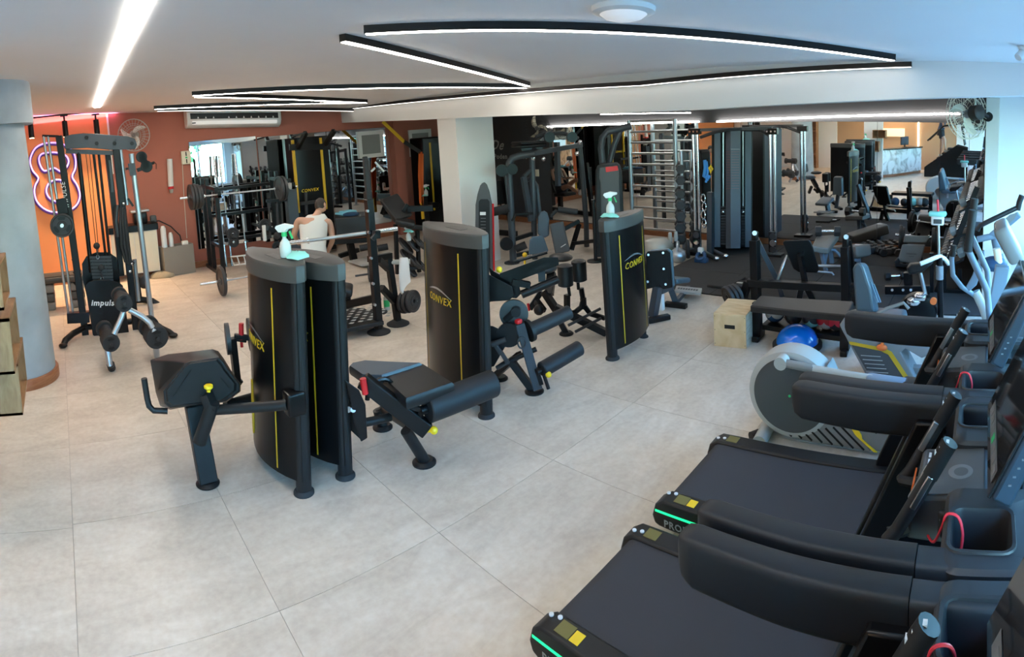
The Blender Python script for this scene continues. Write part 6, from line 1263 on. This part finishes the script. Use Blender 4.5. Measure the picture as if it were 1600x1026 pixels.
text_on('LIFE', .06, (-.83, Y0 + .012, .24), (1, 0, 0), (0, 0, 1), centre=False, bold=.002).build('lettering', M['whitep'], t, smooth=0) if False else None
G().cyl((-.70, Y0 + .006, .20), (-.70, Y0 + .02, .20), .01, 10).build('bolt', M['black'], t)
a, b = fl(1187, 690, .05), fl(1207, 652, .05); G().cyl(a - (b - a) * .05, b + (b - a) * .9, .05, 18).bar((a + b) / 2 + V(.05, .1, 0), V(-1.25, 3.84, .08), .1, .07).build('rear_foot', M['lgrey'], t); c = fl(1180, 680, .035); G().cyl(c - V(.02, .03, 0), c + V(.02, .03, 0), .036, 16).build('transport_wheel', M['rubber'], t)
for yo, a0, nm in ((-.075, 1.9, 'near'), (Y1 - Y0 + .075, -1.2, 'far')):
    yy = Y0 + yo; ck = V(cx + .27 * math.cos(a0) * .6, yy, cz_ + .25 * math.sin(a0)); e = ck + V(.95, 0, -.10 if a0 > 0 else .25)
    if yo < 0: ck = ony(1221, 566, yy); e = ony(1410, 598, yy)
    d = (e - ck).normalized(); G().cyl(ck - V(0, .03, 0), ck + V(0, .05, 0), .045, 20).build('crank_cap', M['lgrey'], t); G().pad(ck - d * .02, ck + d * .24, .06, .055, .026).build('link_sleeve', M['grey'], t); G().cyl(ck + d * .15, e - d * .2, .026, 14).build('link_arm', M['lgrey'], t); G().pad(e - d * .24, e + d * .05, .09, .05, .02).build('pedal_sleeve', M['bluegrey'], t); G().pad(e + d * .0, e + d * .38, .14, .05, .02).build('foot_pedal', M['plastic'], t)
G().bar((-.02, 3.845, .3), (.12, 3.845, 1.35), .10, .07, up=(0, 1, 0)).build('mast', M['bluegrey'], t, bev=.01)
c = V(.15, 3.84, 1.52); G().rbox(c, (.10, .34, .26), .03, Euler((0, -.5, 0)).to_matrix()).build('console', M['grey'], t); G().rbox(c + V(-.045, 0, .03), (.02, .26, .16), .008, Euler((0, -.5, 0)).to_matrix()).build('console_screen', M['screen'], t)
for s in (-1, 1): G().tube([(-.0, 3.84 + s * .20, .45), (.06, 3.84 + s * .22, .9), (.02, 3.84 + s * .24, 1.25), (-.10, 3.84 + s * .25, 1.5), (-.08, 3.84 + s * .25, 1.75)], .022, 10).build('moving_handle', M['bluegrey'], t); G().tube([(-.105, 3.84 + s * .25, 1.5), (-.08, 3.84 + s * .25, 1.76)], .028, 10).build('grip', M['soft'], t)
# ---- recumbent bike
g0 = fl(1385, 605); Yr = 4.95; t = thing('recumbent_bike', 'grey recumbent bike with a slate seat back and yellow stripe', 'exercise bike', (-.9, Yr + .1, 0)); P = lambda x, y, o=0.: ony(x, y, Yr + o)
pl = [(1311, 508), (1318, 498), (1330, 495), (1400, 512), (1440, 530), (1470, 545), (1440, 560), (1415, 545), (1408, 550), (1435, 600), (1425, 612), (1380, 608), (1352, 585)]
G().loft([[P(x, y, .0) for x, y in pl], [v + V(0, .24, 0) for v in [P(x, y, .0) for x, y in pl]]]).build('body_shell', M['grey'], t, smooth=0, bev=.012)
pq = [(1329, 536), (1380, 545), (1394, 552), (1424, 600), (1380, 600), (1355, 580)]; G().loft([[P(x, y, -.006) for x, y in pq], [P(x, y, .004) for x, y in pq]]).build('side_panel', M['dgrey'], t, smooth=0)
ys_ = [(1327, 533), (1380, 543), (1393, 549), (1427, 600), (1420, 602), (1388, 554), (1376, 548), (1328, 538)]; G().loft([[P(x, y, -.012) for x, y in ys_], [P(x, y, -.002) for x, y in ys_]]).build('yellow_stripe', M['yellow'], t, smooth=0)
for k in range(5): G().bar(P(1345 + 3 * k, 555 + 6.4 * k, -.012), P(1376 + 3 * k, 557 + 6.4 * k, -.012), .006, .004, up=(0, 1, 0)).build('vent_groove', M['lgrey'], t, smooth=0)
c = P(1378, 541, -.03); G().ball(c - V(0, 0, .01), (.05, .02, .03), 14, 7).cyl(c, c + V(.015, 0, .10), .018, 10, r2=.008).build('adjust_lever', M['orangep'], t, label='orange lever')
sb = [(1337, 486), (1332, 420), (1336, 411), (1346, 408), (1353, 412), (1372, 445), (1382, 470), (1380, 490)]
G().loft([[P(x, y, .02) for x, y in [(1337, 486), (1332, 420), (1336, 411), (1344, 409), (1349, 416), (1360, 450), (1366, 487)]], [P(x, y, .36) + V(.05, 0, 0) for x, y in [(1337, 486), (1332, 420), (1336, 411), (1344, 409), (1349, 416), (1360, 450), (1366, 487)]]]).build('seat_back', M['bluevinyl'], t, smooth=0, bev=.03)
for k in range(2): G().bar(P(1356 + 5 * k, 440 + 4 * k, .1 + .1 * k) + V(.02, 0, 0), P(1366 + 4 * k, 472, .1 + .1 * k) + V(.03, 0, 0), .02, .02).build('seat_rib', M['bluegrey'], t)
a = P(1372, 492, .2); G().rbox(a + V(.05, 0, -.03), (.40, .38, .10), .045).build('seat', M['bluevinyl'], t); G().cyl(a + V(0, 0, -.2), a, .05).bar(P(1335, 500, .12), P(1420, 512, .12), .1, .06).build('seat_rail', M['steel'], t)
G().tube([P(1370, 490, -.02), P(1385, 482, -.02), P(1412, 473, -.02), P(1420, 482, -.02)], .016, 8).build('side_handle', M['grey'], t)
for o in (0.0, .42):
    G().tube([P(1488, 388, o) , P(1487, 408, o), P(1489, 430, o), P(1503, 448, o + .02), P(1525, 463, .18)], .022, 10).build('front_handle', M['bluegrey'], t); G().tube([P(1490, 383, o), P(1488, 400, o)], .028, 10).build('grip', M['soft'], t)
G().tube([P(1524, 455, .15), P(1535, 478, .15), P(1550, 520, .15), P(1560, 560, .15)], .04, 10).build('mast', M['lgrey'], t); cp_ = [(1508, 450), (1519, 430), (1533, 392), (1539, 390), (1538, 410), (1526, 445), (1515, 455)]
G().loft([[P(x, y, .05) for x, y in cp_], [P(x, y, .38) for x, y in cp_]]).build('console', M['bluegrey'], t, smooth=0, bev=.012)
fa = P(1360, 600, .0); G().rbox(V(fa.x, Yr + .12, .035), (.09, .55, .07), .02).rbox(V(-.05, Yr + .12, .035), (.09, .5, .07), .02).bar(V(fa.x, Yr + .12, .06), V(.05, Yr + .12, .06), .08, .06).builds('base_frame', M['grey'], t)
# ---- spin bike
Ys = 6.2; t = thing('spin_bike', 'black spin bike with white handlebar and silver cover before the rubber floor', 'exercise bike', (-.75, Ys, 0)); P = lambda x, y, o=0.: ony(x, y, Ys + o)
sd = [(1416, 418), (1420, 411), (1432, 407), (1442, 409), (1455, 405), (1460, 410), (1448, 420), (1440, 426), (1420, 428)]; G().loft([[P(x, y, -.08) for x, y in [(1418, 419), (1424, 413), (1440, 412), (1455, 408), (1455, 412), (1440, 424), (1422, 427)]], [P(x, y, .0) for x, y in [(1416, 418), (1422, 410), (1440, 409), (1458, 405), (1458, 411), (1440, 427), (1420, 429)]], [P(x, y, .08) for x, y in [(1418, 419), (1424, 413), (1440, 412), (1455, 408), (1455, 412), (1440, 424), (1422, 427)]]]).build('saddle', M['vinyl'], t, smooth=60, bev=.01)
G().cyl(P(1438, 426), P(1448, 468), .022, 12).build('seat_post', M['steel'], t); G().bar(P(1446, 466), P(1456, 505), .09, .10, up=(1, 0, 0)).build('frame_sleeve', M['bluegrey'], t, bev=.01); c = P(1459, 469, -.07); G().cyl(c, c - V(.0, .05, 0), .036, 12).build('height_knob', M['orangep'], t, label='orange knob')
c = P(1434, 486, .0); G().lathe(c - V(0, .09, 0), (0, 1, 0), [(.12, 0), (.2, .02), (.215, .09), (.2, .16), (.12, .18)], 32, up=(0, 0, 1)).build('flywheel_cover', M['satin'], t); G().rbox(P(1438, 463, -.05), (.13, .14, .07), .025).ball(P(1428, 470, -.05), (.09, .07, .06), 12, 6).build('chrome_cover', M['chrome'], t)
G().tube([P(1438, 412, -.16), P(1448, 408, -.13), P(1460, 403, -.06), P(1468, 400, 0), P(1476, 404, .06), P(1482, 412, .13)], .024, 10).build('handlebar', M['whitep'], t); G().cyl(P(1468, 402), P(1470, 505), .032, 12).build('stem', M['satin'], t); G().cyl(P(1468, 415, -.02), P(1468, 436, -.02), .042, 12).build('stem_sleeve', M['galv'], t)
G().cyl(P(1467, 402), P(1466, 352), .016, 10).build('console_stem', M['steel'], t); G().rbox(P(1465, 343), (.14, .06, .12), .02).build('console', M['whitep'], t); G().rbox(P(1465, 346, -.033), (.09, .008, .05), .004).build('console_screen', M['dgrey'], t)
G().cyl(P(1466, 330), P(1465, 312), .012).build('red_lead', M['redcord'], t); tag(G().rbox(P(1465, 334, -.0), (.19, .10, .05), .02).build('cleaning_cloth', M['teal']), 'mint cloth draped over the spin bike console', 'cloth', 'cleaning cloths on the machines')
G().bar(V(P(1425, 520).x - .2, Ys, .05), V(P(1475, 520).x + .15, Ys, .05), .09, .07).rbox(V(P(1425, 520).x - .2, Ys, .035), (.08, .5, .07), .02).rbox(V(P(1475, 520).x + .15, Ys, .035), (.08, .5, .07), .02).bar(P(1456, 503), V(P(1456, 500).x, Ys, .05), .09).bar(P(1470, 503), V(P(1470, 500).x, Ys, .05), .08).builds('base_frame', M['black'], t)
# ---- upright bike whose consoles show at the frame edge
t = thing('upright_bike', 'light blue grey upright bike at the frame edge under the window', 'exercise bike', (.3, 4.75, 0)); Yu = 4.62; P = lambda x, y, o=0.: ony(x, y, Yu + o)
G().loft([[P(x, y, o) for x, y in [(1544, 366), (1568, 345), (1590, 330), (1597, 338), (1580, 352), (1556, 372)]] for o in (0., .26)]).build('console', M['bluegrey'], t, smooth=0, bev=.015)
G().loft([[P(x, y, o) for x, y in [(1558, 352), (1578, 335), (1590, 332), (1585, 342), (1566, 358)]] for o in (-.012, -.001)]).build('console_face', M['grey'], t, smooth=0)
G().tube([P(1527, 360, -.05), P(1532, 352, -.05), P(1550, 343, -.05), P(1575, 331, -.03), P(1588, 325, 0)], .02, 10).build('handlebar', M['soft'], t); G().tube([P(1590, 328, .0), P(1593, 315, .0), P(1597, 305, .0)], .024, 10).build('grip', M['soft'], t)
G().tube([P(1527, 374, .02), P(1545, 370, .02), P(1556, 368, .05)], .026, 10).build('handle_bracket', M['bluegrey'], t); G().tube([P(1556, 370, .1), P(1566, 420, .1), P(1578, 480, .1), P(1592, 560, .1)], .045, 10).build('mast', M['bluegrey'], t)
G().cyl(P(1557, 388, -.05), P(1562, 418, -.05), .03, 12).cyl(P(1562, 394, 0), P(1585, 388, 0), .016).build('pedal_handle', M['ivory'], t); G().ball(P(1553, 412, .0), (.11, .10, .06), 14, 7).build('saddle', M['navy'], t); G().bar((.28, Yu + .1, .04), (.85, Yu + .1, .04), .1, .07).rbox((.28, Yu + .1, .035), (.08, .5, .07), .02).rbox((.85, Yu + .1, .035), (.08, .5, .07), .02).bar((.35, Yu + .1, .05), (.38, Yu + .1, .75), .09).builds('base_frame', M['grey'], t)
# ================================================================== PEOPLE
def body_mesh(name, chains, mat_, parent, levels=2):
    """one continuous skin grown over joined chains: list of [(point, radius), ...]; a chain whose first point already exists is welded to it"""
    vs, es, rs = [], [], []; key = {}
    def vid(p, r):
        k = tuple(round(c, 4) for c in p)
        if k not in key: key[k] = len(vs); vs.append(Vector(p) - parent.location); rs.append(r)
        return key[k]
    for ch in chains:
        ids = [vid(p, r) for p, r in ch]; es += [(a, b) for a, b in zip(ids, ids[1:])]
    me = bpy.data.meshes.new(name); me.from_pydata(vs, es, []); o = bpy.data.objects.new(name, me); COL.objects.link(o)
    bm = bmesh.new(); bm.from_mesh(me); lay = bm.verts.layers.skin.verify(); bm.verts.ensure_lookup_table()
    for i, v in enumerate(bm.verts):
        r = rs[i]; v[lay].radius = r if hasattr(r, '__len__') else (r, r); v[lay].use_root = (i == 0)
    bm.to_mesh(me); bm.free()
    md = o.modifiers.new('skin', 'SKIN'); md.use_smooth_shade = True; md.branch_smoothing = .6
    sd = o.modifiers.new('sub', 'SUBSURF'); sd.levels = levels; sd.render_levels = levels
    dg = bpy.context.evaluated_depsgraph_get(); dg.update(); m2 = bpy.data.meshes.new_from_object(o.evaluated_get(dg))
    o.modifiers.clear(); o.data = m2; m2.materials.clear(); m2.materials.append(mat_); m2.shade_smooth(); o.parent = parent
    return o
def hand(w, d, side, up, s=1., curl=.5):
    """chains for a palm with five bent fingers, from the wrist w along d"""
    w, d, side, up = Vector(w), Vector(d).normalized(), Vector(side).normalized(), Vector(up).normalized()
    palm = w + d * .055 * s; out = [[(w, .026 * s), (palm, (.036 * s, .018 * s))]]
    for i, (o, L) in enumerate(((-.030, .062), (-.011, .072), (.010, .068), (.028, .052))):
        k = palm + d * .032 * s + side * o * s; a = k + (d * (1 - curl * .4) - up * curl * .5) * L * .5 * s; b = a + (d * (1 - curl) - up * curl) * L * .5 * s
        out.append([(palm, (.036 * s, .018 * s)), (k, .0095 * s), (a, .0085 * s), (b, .007 * s)])
    t0 = w + d * .025 * s - side * .032 * s; t1 = t0 + d * .03 * s - side * .022 * s - up * .01 * s
    out.append([(palm, (.036 * s, .018 * s)), (t0, .012 * s), (t1, .0095 * s), (t1 + d * .028 * s - up * .014 * s, .008 * s)])
    return out
def head_parts(c, face, up, parent, skinm, hairm, long=0):
    """head with nose, eyes, mouth, ears and hair; face points where the person looks"""
    f = Vector(face).normalized(); u = Vector(up).normalized(); s = f.cross(u).normalized(); u = s.cross(f).normalized(); R = Matrix((s, f, u)).transposed(); c = Vector(c)
    P = lambda x, y, z: c + R @ V(x, y, z)
    G().ball(P(0, .0, .0), (.074, .092, .112), 20, 14, R).build('head', skinm, parent, smooth=80)
    G().prism([(-.013, -.03), (.013, -.03), (.006, .02), (-.006, .02)], P(0, .083, 0), R @ V(1, 0, 0), R @ V(0, 0, 1), R @ V(0, .026, -.006)).build('nose', skinm, parent, smooth=80, bev=.004)
    for q in (-1, 1):
        G().ball(P(q * .030, .078, .012), (.013, .010, .008), 8, 6, R).build('eye', M['whitep'], parent, smooth=80); G().ball(P(q * .030, .086, .012), (.006, .005, .006), 8, 5, R).build('pupil', M['hair'], parent, smooth=80)
        G().ball(P(q * .074, -.005, -.005), (.012, .022, .032), 10, 7, R).build('ear', skinm, parent, smooth=80)
    G().ball(P(0, .082, -.052), (.024, .010, .007), 10, 5, R).build('mouth', M['red'] if long else mat('lip', (.36, .13, .10), .5), parent, smooth=80)
    g = G(); rings = []
    for i in range(10):
        a0 = -.75 + 2.3 * i / 9; ring = []
        for t in [2 * PI * k / 24 for k in range(24)]:
            st = math.sin(t); a = a0 if st < -.1 else max(a0, .42 if st > .35 else -.75 + 1.17 * (st + .1) / .45)
            ca = max(math.cos(a), .02); ring.append(P(.081 * ca * math.cos(t), .099 * ca * st - .006, .119 * math.sin(a) + .003))
        rings.append(ring)
    g.loft(rings); g.build('hair', hairm, parent, smooth=80)
    if long: G().tube([P(0, -.09, .03), P(0, -.125, -.03), P(0, -.12, -.12), P(0, -.10, -.20)], .04, 10, rr=[.035, .042, .035, .012]).build('pony_tail', hairm, parent, smooth=80)
def torso_shell(rings, m, nm, parent, n=20):
    g = G(); R_ = []
    for c, a, b, ra, rb in rings: R_.append([Vector(c) + Vector(a) * ra * math.cos(t) + Vector(b) * rb * math.sin(t) for t in [2 * PI * k / n for k in range(n)]])
    g.loft(R_); return g.build(nm, m, parent, smooth=80)
# --- seated man in a pale tank top, back turned
g0 = V(-7.84, 3.45, 0); aw = V(-.914, .405, 0); rt = V(.405, .914, 0); base = V(-7.62, 3.40, 0)
t = thing('person', 'person in a pale tank top sitting with the back turned, head bent to one side', 'person', base)
p = lambda x, y, k=0.: vp(x, y, g0, k)
pel = base + aw * .0 + V(0, 0, .56); sp = pel + aw * .06 + V(0, 0, .22); ch = p(490, 352, .0) + aw * .02; nk = p(494, 338) + aw * .10; hb = p(499, 332) + aw * .16
sl, sr = p(466, 343) + aw * .04, p(515, 345) + aw * .04; el, er = p(459, 368) + aw * .06, p(520, 376) + aw * .05; wl, wr = p(465, 381) + aw * .28, p(513, 399) + aw * .25
kl, kr = pel + aw * .42 - rt * .17 - V(0, 0, .05), pel + aw * .42 + rt * .17 - V(0, 0, .05); fl_, fr_ = kl + aw * .02 - V(0, 0, .43), kr + aw * .02 - V(0, 0, .43)
hl, hr = pel - rt * .10 + aw * .05, pel + rt * .10 + aw * .05
chains = [[(pel, (.15, .12)), (sp, (.145, .105)), (ch, (.165, .11)), (nk, (.062, .062)), (hb, (.055, .055)), (hb + V(0, 0, .04) + aw * .02, .05)],
          [(ch, (.165, .11)), (sl, .062), (el, .044), (wl, .029)], [(ch, (.165, .11)), (sr, .062), (er, .044), (wr, .029)],
          [(pel, (.15, .12)), (hl, .095), (kl, .062), (fl_ + V(0, 0, .08), .038), (fl_ + V(0, 0, .045) + aw * .02, .045), (fl_ + V(0, 0, .035) + aw * .17, .036)],
          [(pel, (.15, .12)), (hr, .095), (kr, .062), (fr_ + V(0, 0, .08), .038), (fr_ + V(0, 0, .045) + aw * .02, .045), (fr_ + V(0, 0, .035) + aw * .17, .036)]]
chains += hand(wl, (wl - el), rt, V(0, 0, 1)) + hand(wr, (wr - er), -rt, V(0, 0, 1))
body_mesh('body', chains, M['skin'], t)
head_parts(p(502, 323.5) + aw * .20, aw * .60 + rt * .65 - V(0, 0, .55), V(0, 0, 1) + aw * .5, t, M['skin'], M['hair'])
torso_shell([(pel - V(0, 0, .06), rt, aw, .185, .15), (pel + V(0, 0, .08), rt, aw, .19, .148), (sp, rt, aw, .178, .132), (sp.lerp(ch, .6), rt, aw, .20, .137), (ch + V(0, 0, .02), rt, aw, .212, .14), (ch.lerp(nk, .5) + V(0, 0, .012), rt, aw, .195, .122), (nk + V(0, 0, .012), rt, aw, .13, .095)], M['shirt'], 'tank_top', t)
for h, k in ((hl, kl), (hr, kr)): G().cyl(h - aw * .06, h.lerp(k, .8), .105, 16, r2=.082).build('shorts_leg', M['shorts'], t, smooth=80)
for f in (fl_, fr_): G().pad(f + V(0, 0, .045) - aw * .05, f + V(0, 0, .045) + aw * .23, .10, .09, .04).build('shoe', M['lgrey'], t)
st = thing('flat_bench', 'black flat bench under the seated person in the tank top', 'bench', base + V(0, 0, 0)); G().pad(base - aw * .10 + V(0, 0, .42) , base + aw * .22 + V(0, 0, .42), .36, .08, .03).build('bench_pad', M['vinyl'], st); G().bar(base + V(0, 0, .0), base + V(0, 0, .38), .08, .08, up=(1, 0, 0)).bar(base + aw * .15 + V(0, 0, .0), base + aw * .15 + V(0, 0, .38), .08, .08, up=(1, 0, 0)).bar(base - aw * .1 + V(0, 0, .35), base + aw * .2 + V(0, 0, .35), .08, .05).builds('bench_frame', M['black'], st)
# --- woman on the leg press behind the white column, seen in the mirror
b0 = V(-10.0, 8.2, 0); f = V(.98, .15, 0).normalized(); s_ = V(-.15, .98, 0)
t = thing('leg_press_machine', 'black leg press with reclined seat, reflected beside the dark wall', 'gym machine', b0)
G().pad(b0 - f * .28 + V(0, 0, 1.15), b0 + f * .02 + V(0, 0, .50), .46, .10, .04, up=(1, 0, .4)).build('back_pad', M['vinyl'], t); G().pad(b0 - f * .02 + V(0, 0, .46), b0 + f * .42 + V(0, 0, .50), .42, .09, .04).build('seat_pad', M['vinyl'], t)
G().bar(b0 - f * .4 + V(0, 0, .06), b0 + f * 1.3 + V(0, 0, .06), .1, .1).bar(b0 + V(0, 0, .06), b0 + V(0, 0, .45), .1, .1, up=(1, 0, 0)).bar(b0 + f * 1.2 + V(0, 0, .06), b0 + f * 1.05 + V(0, 0, 1.3), .09, .09, up=(0, 1, 0)).builds('frame', M['black'], t); G().box(b0 + f * .98 + V(0, 0, .92), (.05, .5, .5)).build('foot_plate', M['plastic'], t, bev=.01)
t = thing('person', 'person with dark hair seated on a leg press, seen only in the mirror', 'person', b0)
pel = b0 + f * .08 + V(0, 0, .60); sp = pel - f * .07 + V(0, 0, .22); ch = pel - f * .15 + V(0, 0, .44); nk = ch - f * .03 + V(0, 0, .14); hb = nk + V(0, 0, .06) + f * .02
ch2 = [[(pel, (.135, .11)), (sp, (.115, .09)), (ch, (.135, .095)), (nk, .05), (hb, .046), (hb + V(0, 0, .04), .042)]]
hh = []
for q in (-1, 1):
    sh = ch + s_ * q * .17 + V(0, 0, .05); e = ch + s_ * q * .22 + f * .12 - V(0, 0, .18); w = e + f * .24 + V(0, 0, .03) - s_ * q * .08; h = pel + s_ * q * .09; k = pel + f * .40 + s_ * q * .12 + V(0, 0, .24 if q < 0 else .12); a = k + f * .40 + V(0, 0, -.02 if q < 0 else -.16)
    ch2 += [[(ch, (.135, .095)), (sh, .05), (e, .036), (w, .025)], [(pel, (.135, .11)), (h, .088), (k, .056), (a, .034), (a + V(0, 0, .11) + f * .04, .03)]]; ch2 += hand(w, f, s_ * q, V(0, 0, 1), .9); hh.append((h, k, a))
body_mesh('body', ch2, M['skin'], t); head_parts(nk + V(0, 0, .19) + f * .03, f, V(0, 0, 1), t, M['skin'], M['hair'], 1)
torso_shell([(sp + V(0, 0, .08), s_, f, .135, .108), (sp.lerp(ch, .7), s_, f, .155, .115), (ch + V(0, 0, .03), s_, f, .15, .108), (ch + V(0, 0, .09), s_, f, .11, .08)], M['satin'], 'sports_top', t); torso_shell([(pel - V(0, 0, .10), s_, f, .16, .14), (pel + V(0, 0, .03), s_, f, .16, .13), (pel + V(0, 0, .15) - f * .05, s_, f, .132, .105)], M['shorts'], 'shorts', t)
for h, k, a in hh: G().cyl(h - f * .04, h.lerp(k, .45), .10, 16, r2=.085).build('shorts_leg', M['shorts'], t, smooth=80); G().pad(a + f * .03 - V(0, 0, .05), a + f * .05 + V(0, 0, .17), .09, .085, .035, up=f).build('shoe', M['whitep'], t)
# --- person on the stair climber, seen in the mirror
b0 = V(-1.75, -2.9, 0); t = thing('stair_climber', 'black stair climber with long side rails, reflected at the right of the mirror', 'gym machine', b0)
for k in range(5): G().span(b0.x - .55 + .20 * k, b0.x - .33 + .20 * k, b0.y - .30, b0.y + .30, .30 + .18 * k, .36 + .18 * k).build('step', M['plastic'], t, bev=.01)
for q in (-1, 1): G().prism([(-.6, .0), (1.0, .0), (1.0, 1.1), (.6, 1.2), (-.6, .36)], b0 + V(0, q * .36 - .03, 0), (1, 0, 0), (0, 0, 1), (0, .06, 0)).build('side_panel', M['satin'], t, smooth=0); G().tube([b0 + V(-.5, q * .36, 1.35), b0 + V(.1, q * .36, 1.9), b0 + V(.75, q * .36, 2.0), b0 + V(.9, q * .36, 1.2)], .03, 8).build('hand_rail', M['black'], t)
G().rbox(b0 + V(.9, 0, 2.0), (.1, .5, .35), .03, Euler((0, .4, 0)).to_matrix()).build('console', M['plastic'], t)
pb = b0 + V(-.05, 0, .74); t = thing('person', 'person in dark shorts standing on the stair climber, seen only in the mirror', 'person', pb); f = V(1, 0, 0); s_ = V(0, 1, 0)
pel = pb + V(.02, 0, .92); ch = pel + V(.08, 0, .42); nk = ch + V(.03, 0, .16); hb = nk + V(.02, 0, .07)
c3 = [[(pel, (.14, .12)), (pel + V(.03, 0, .2), (.12, .095)), (ch, (.15, .10)), (nk, .055), (hb, .05), (hb + V(0, 0, .04), .046)]]; lg = []
for q in (-1, 1):
    h = pel + s_ * q * .09; st_ = .18 if q > 0 else 0; k = h + V(.16 if q > 0 else .04, 0, -.43 + st_ * .8); a = pb + s_ * q * .1 + V(.2 if q > 0 else 0, 0, .09 + st_)
    sh = ch + s_ * q * .18 + V(0, 0, .06); e = sh + V(.05, s_.y * q * .08, -.28); w = e + V(.22, 0, .02)
    c3 += [[(pel, (.14, .12)), (h, .09), (k, .058), (a, .036), (a + V(.02, 0, -.04), .042), (a + V(.15, 0, -.05), .034)], [(ch, (.15, .10)), (sh, .055), (e, .04), (w, .028)]]; c3 += hand(w, f, s_ * q, V(0, 0, 1)); lg.append((h, k, a))
body_mesh('body', c3, M['skin'], t); head_parts(hb + V(.02, 0, .13), f, V(0, 0, 1), t, M['skin'], M['hair'])
torso_shell([(pel + V(0, 0, .10), s_, f, .165, .13), (pel + V(.04, 0, .25), s_, f, .165, .125), (ch, s_, f, .185, .125), (ch + V(0, 0, .1), s_, f, .14, .10), (nk, s_, f, .07, .07)], M['navy'], 't_shirt', t); torso_shell([(pel - V(0, 0, .12), s_, f, .175, .15), (pel, s_, f, .172, .145), (pel + V(0, 0, .12), s_, f, .16, .13)], M['shorts'], 'shorts', t)
for h, k, a in lg: G().cyl(h, h.lerp(k, .55), .108, 16, r2=.09).build('shorts_leg', M['shorts'], t, smooth=80); G().pad(a + V(-.06, 0, -.045), a + V(.2, 0, -.045), .09, .09, .035).build('shoe', M['lgrey'], t)
# ================================================================== RECEPTION, SEEN IN THE BIG MIRROR
wallx('wall_front', -1.3, XR + .2, YF, YF + .05, M['white']); wallx('wall_front', -11.2, -6.4, YF, YF + .05, M['white'])
pts = [V(-4.2, -1.25, 0), V(-3.4, -2.25, 0), V(-2.65, -3.9, 0)]; t = thing('reception_desk', 'white marble reception desk with a black top, seen in the mirror', 'desk', pts[1])
for a, b in zip(pts, pts[1:]):
    d = (b - a).normalized(); n = V(-d.y, d.x, 0); n = n if n.x > 0 else -n
    G().bar(a + V(0, 0, .56), b + V(0, 0, .56), .06, .90).build('marble_panel', M['marble'], t, smooth=0); G().bar(a + V(0, 0, .06) - n * .02, b + V(0, 0, .06) - n * .02, .05, .10).build('plinth', M['skirt'], t, smooth=0)
    G().bar(a - n * .2 + V(0, 0, 1.03) - d * .03, b - n * .2 + V(0, 0, 1.03) + d * .03, .55, .05).build('desk_top', M['black'], t, smooth=0)
tag(G().rbox((-3.95, YF + .06, 1.55), (.95, .10, .34), .01).build('lit_shelf_board', mat('warm_panel', (.8, .6, .4), .6, emit=(1, .66, .36), es=.55)), 'glowing pale board on the tan wall behind the reception, seen in the mirror', 'panel')
tag(G().box((-2.9, YF + .02, 1.6), (.05, .03, 1.2)).build('wall_light_strip', M['warmled']), 'upright warm light strip on the reception wall, seen in the mirror', 'light')
tt = thing('desk_monitor', 'small black monitor on the reception desk, seen in the mirror', 'monitor', (-3.2, -3.2, 1.055)); G().box((-3.2, -3.2, 1.30), (.5, .03, .32), Euler((0, 0, -1.1)).to_matrix()).build('screen', M['screen'], tt); G().cyl((-3.2, -3.2, 1.055), (-3.2, -3.2, 1.2), .03).lathe((-3.2, -3.2, 1.055), (0, 0, 1), [(.1, 0), (.1, .012), (.03, .02)], 16).build('stand', M['plastic'], tt)
tt = thing('television', 'dark television high on the white wall, seen in the mirror below the wall fan', 'television', (-.05, YF + .06, 1.9)); G().rbox((-.05, YF + .09, 2.0), (1.0, .06, .58), .01).build('housing', M['plastic'], tt); G().box((-.05, YF + .123, 2.0), (.95, .006, .53)).build('screen', M['screen'], tt, smooth=0)
tt = thing('book_shelf', 'tall wooden open shelf on the far white wall, seen in the mirror', 'shelf', (-7.55, YF + .2, 0))
for x in (-7.85, -7.25): G().span(x - .02, x + .02, YF + .05, YF + .38, 0, 2.1).build('side_board', M['walnut'], tt, smooth=0)
for k in range(5): G().span(-7.83, -7.27, YF + .05, YF + .38, .05 + .5 * k, .09 + .5 * k).build('shelf_board', M['walnut'], tt, smooth=0)
G().span(-7.83, -7.27, YF + .05, YF + .07, 0, 2.1).build('back_board', M['walnut'], tt, smooth=0)
ld = bpy.data.lights.new('reception_fill', 'AREA'); ld.energy = 60; ld.color = (1, .74, .48); ld.size = 1.6; lo = bpy.data.objects.new('reception_fill', ld); COL.objects.link(lo); lo.location = (-3.8, -4.0, 3.1)  # added warm fill light without any fixture, brightens the reception
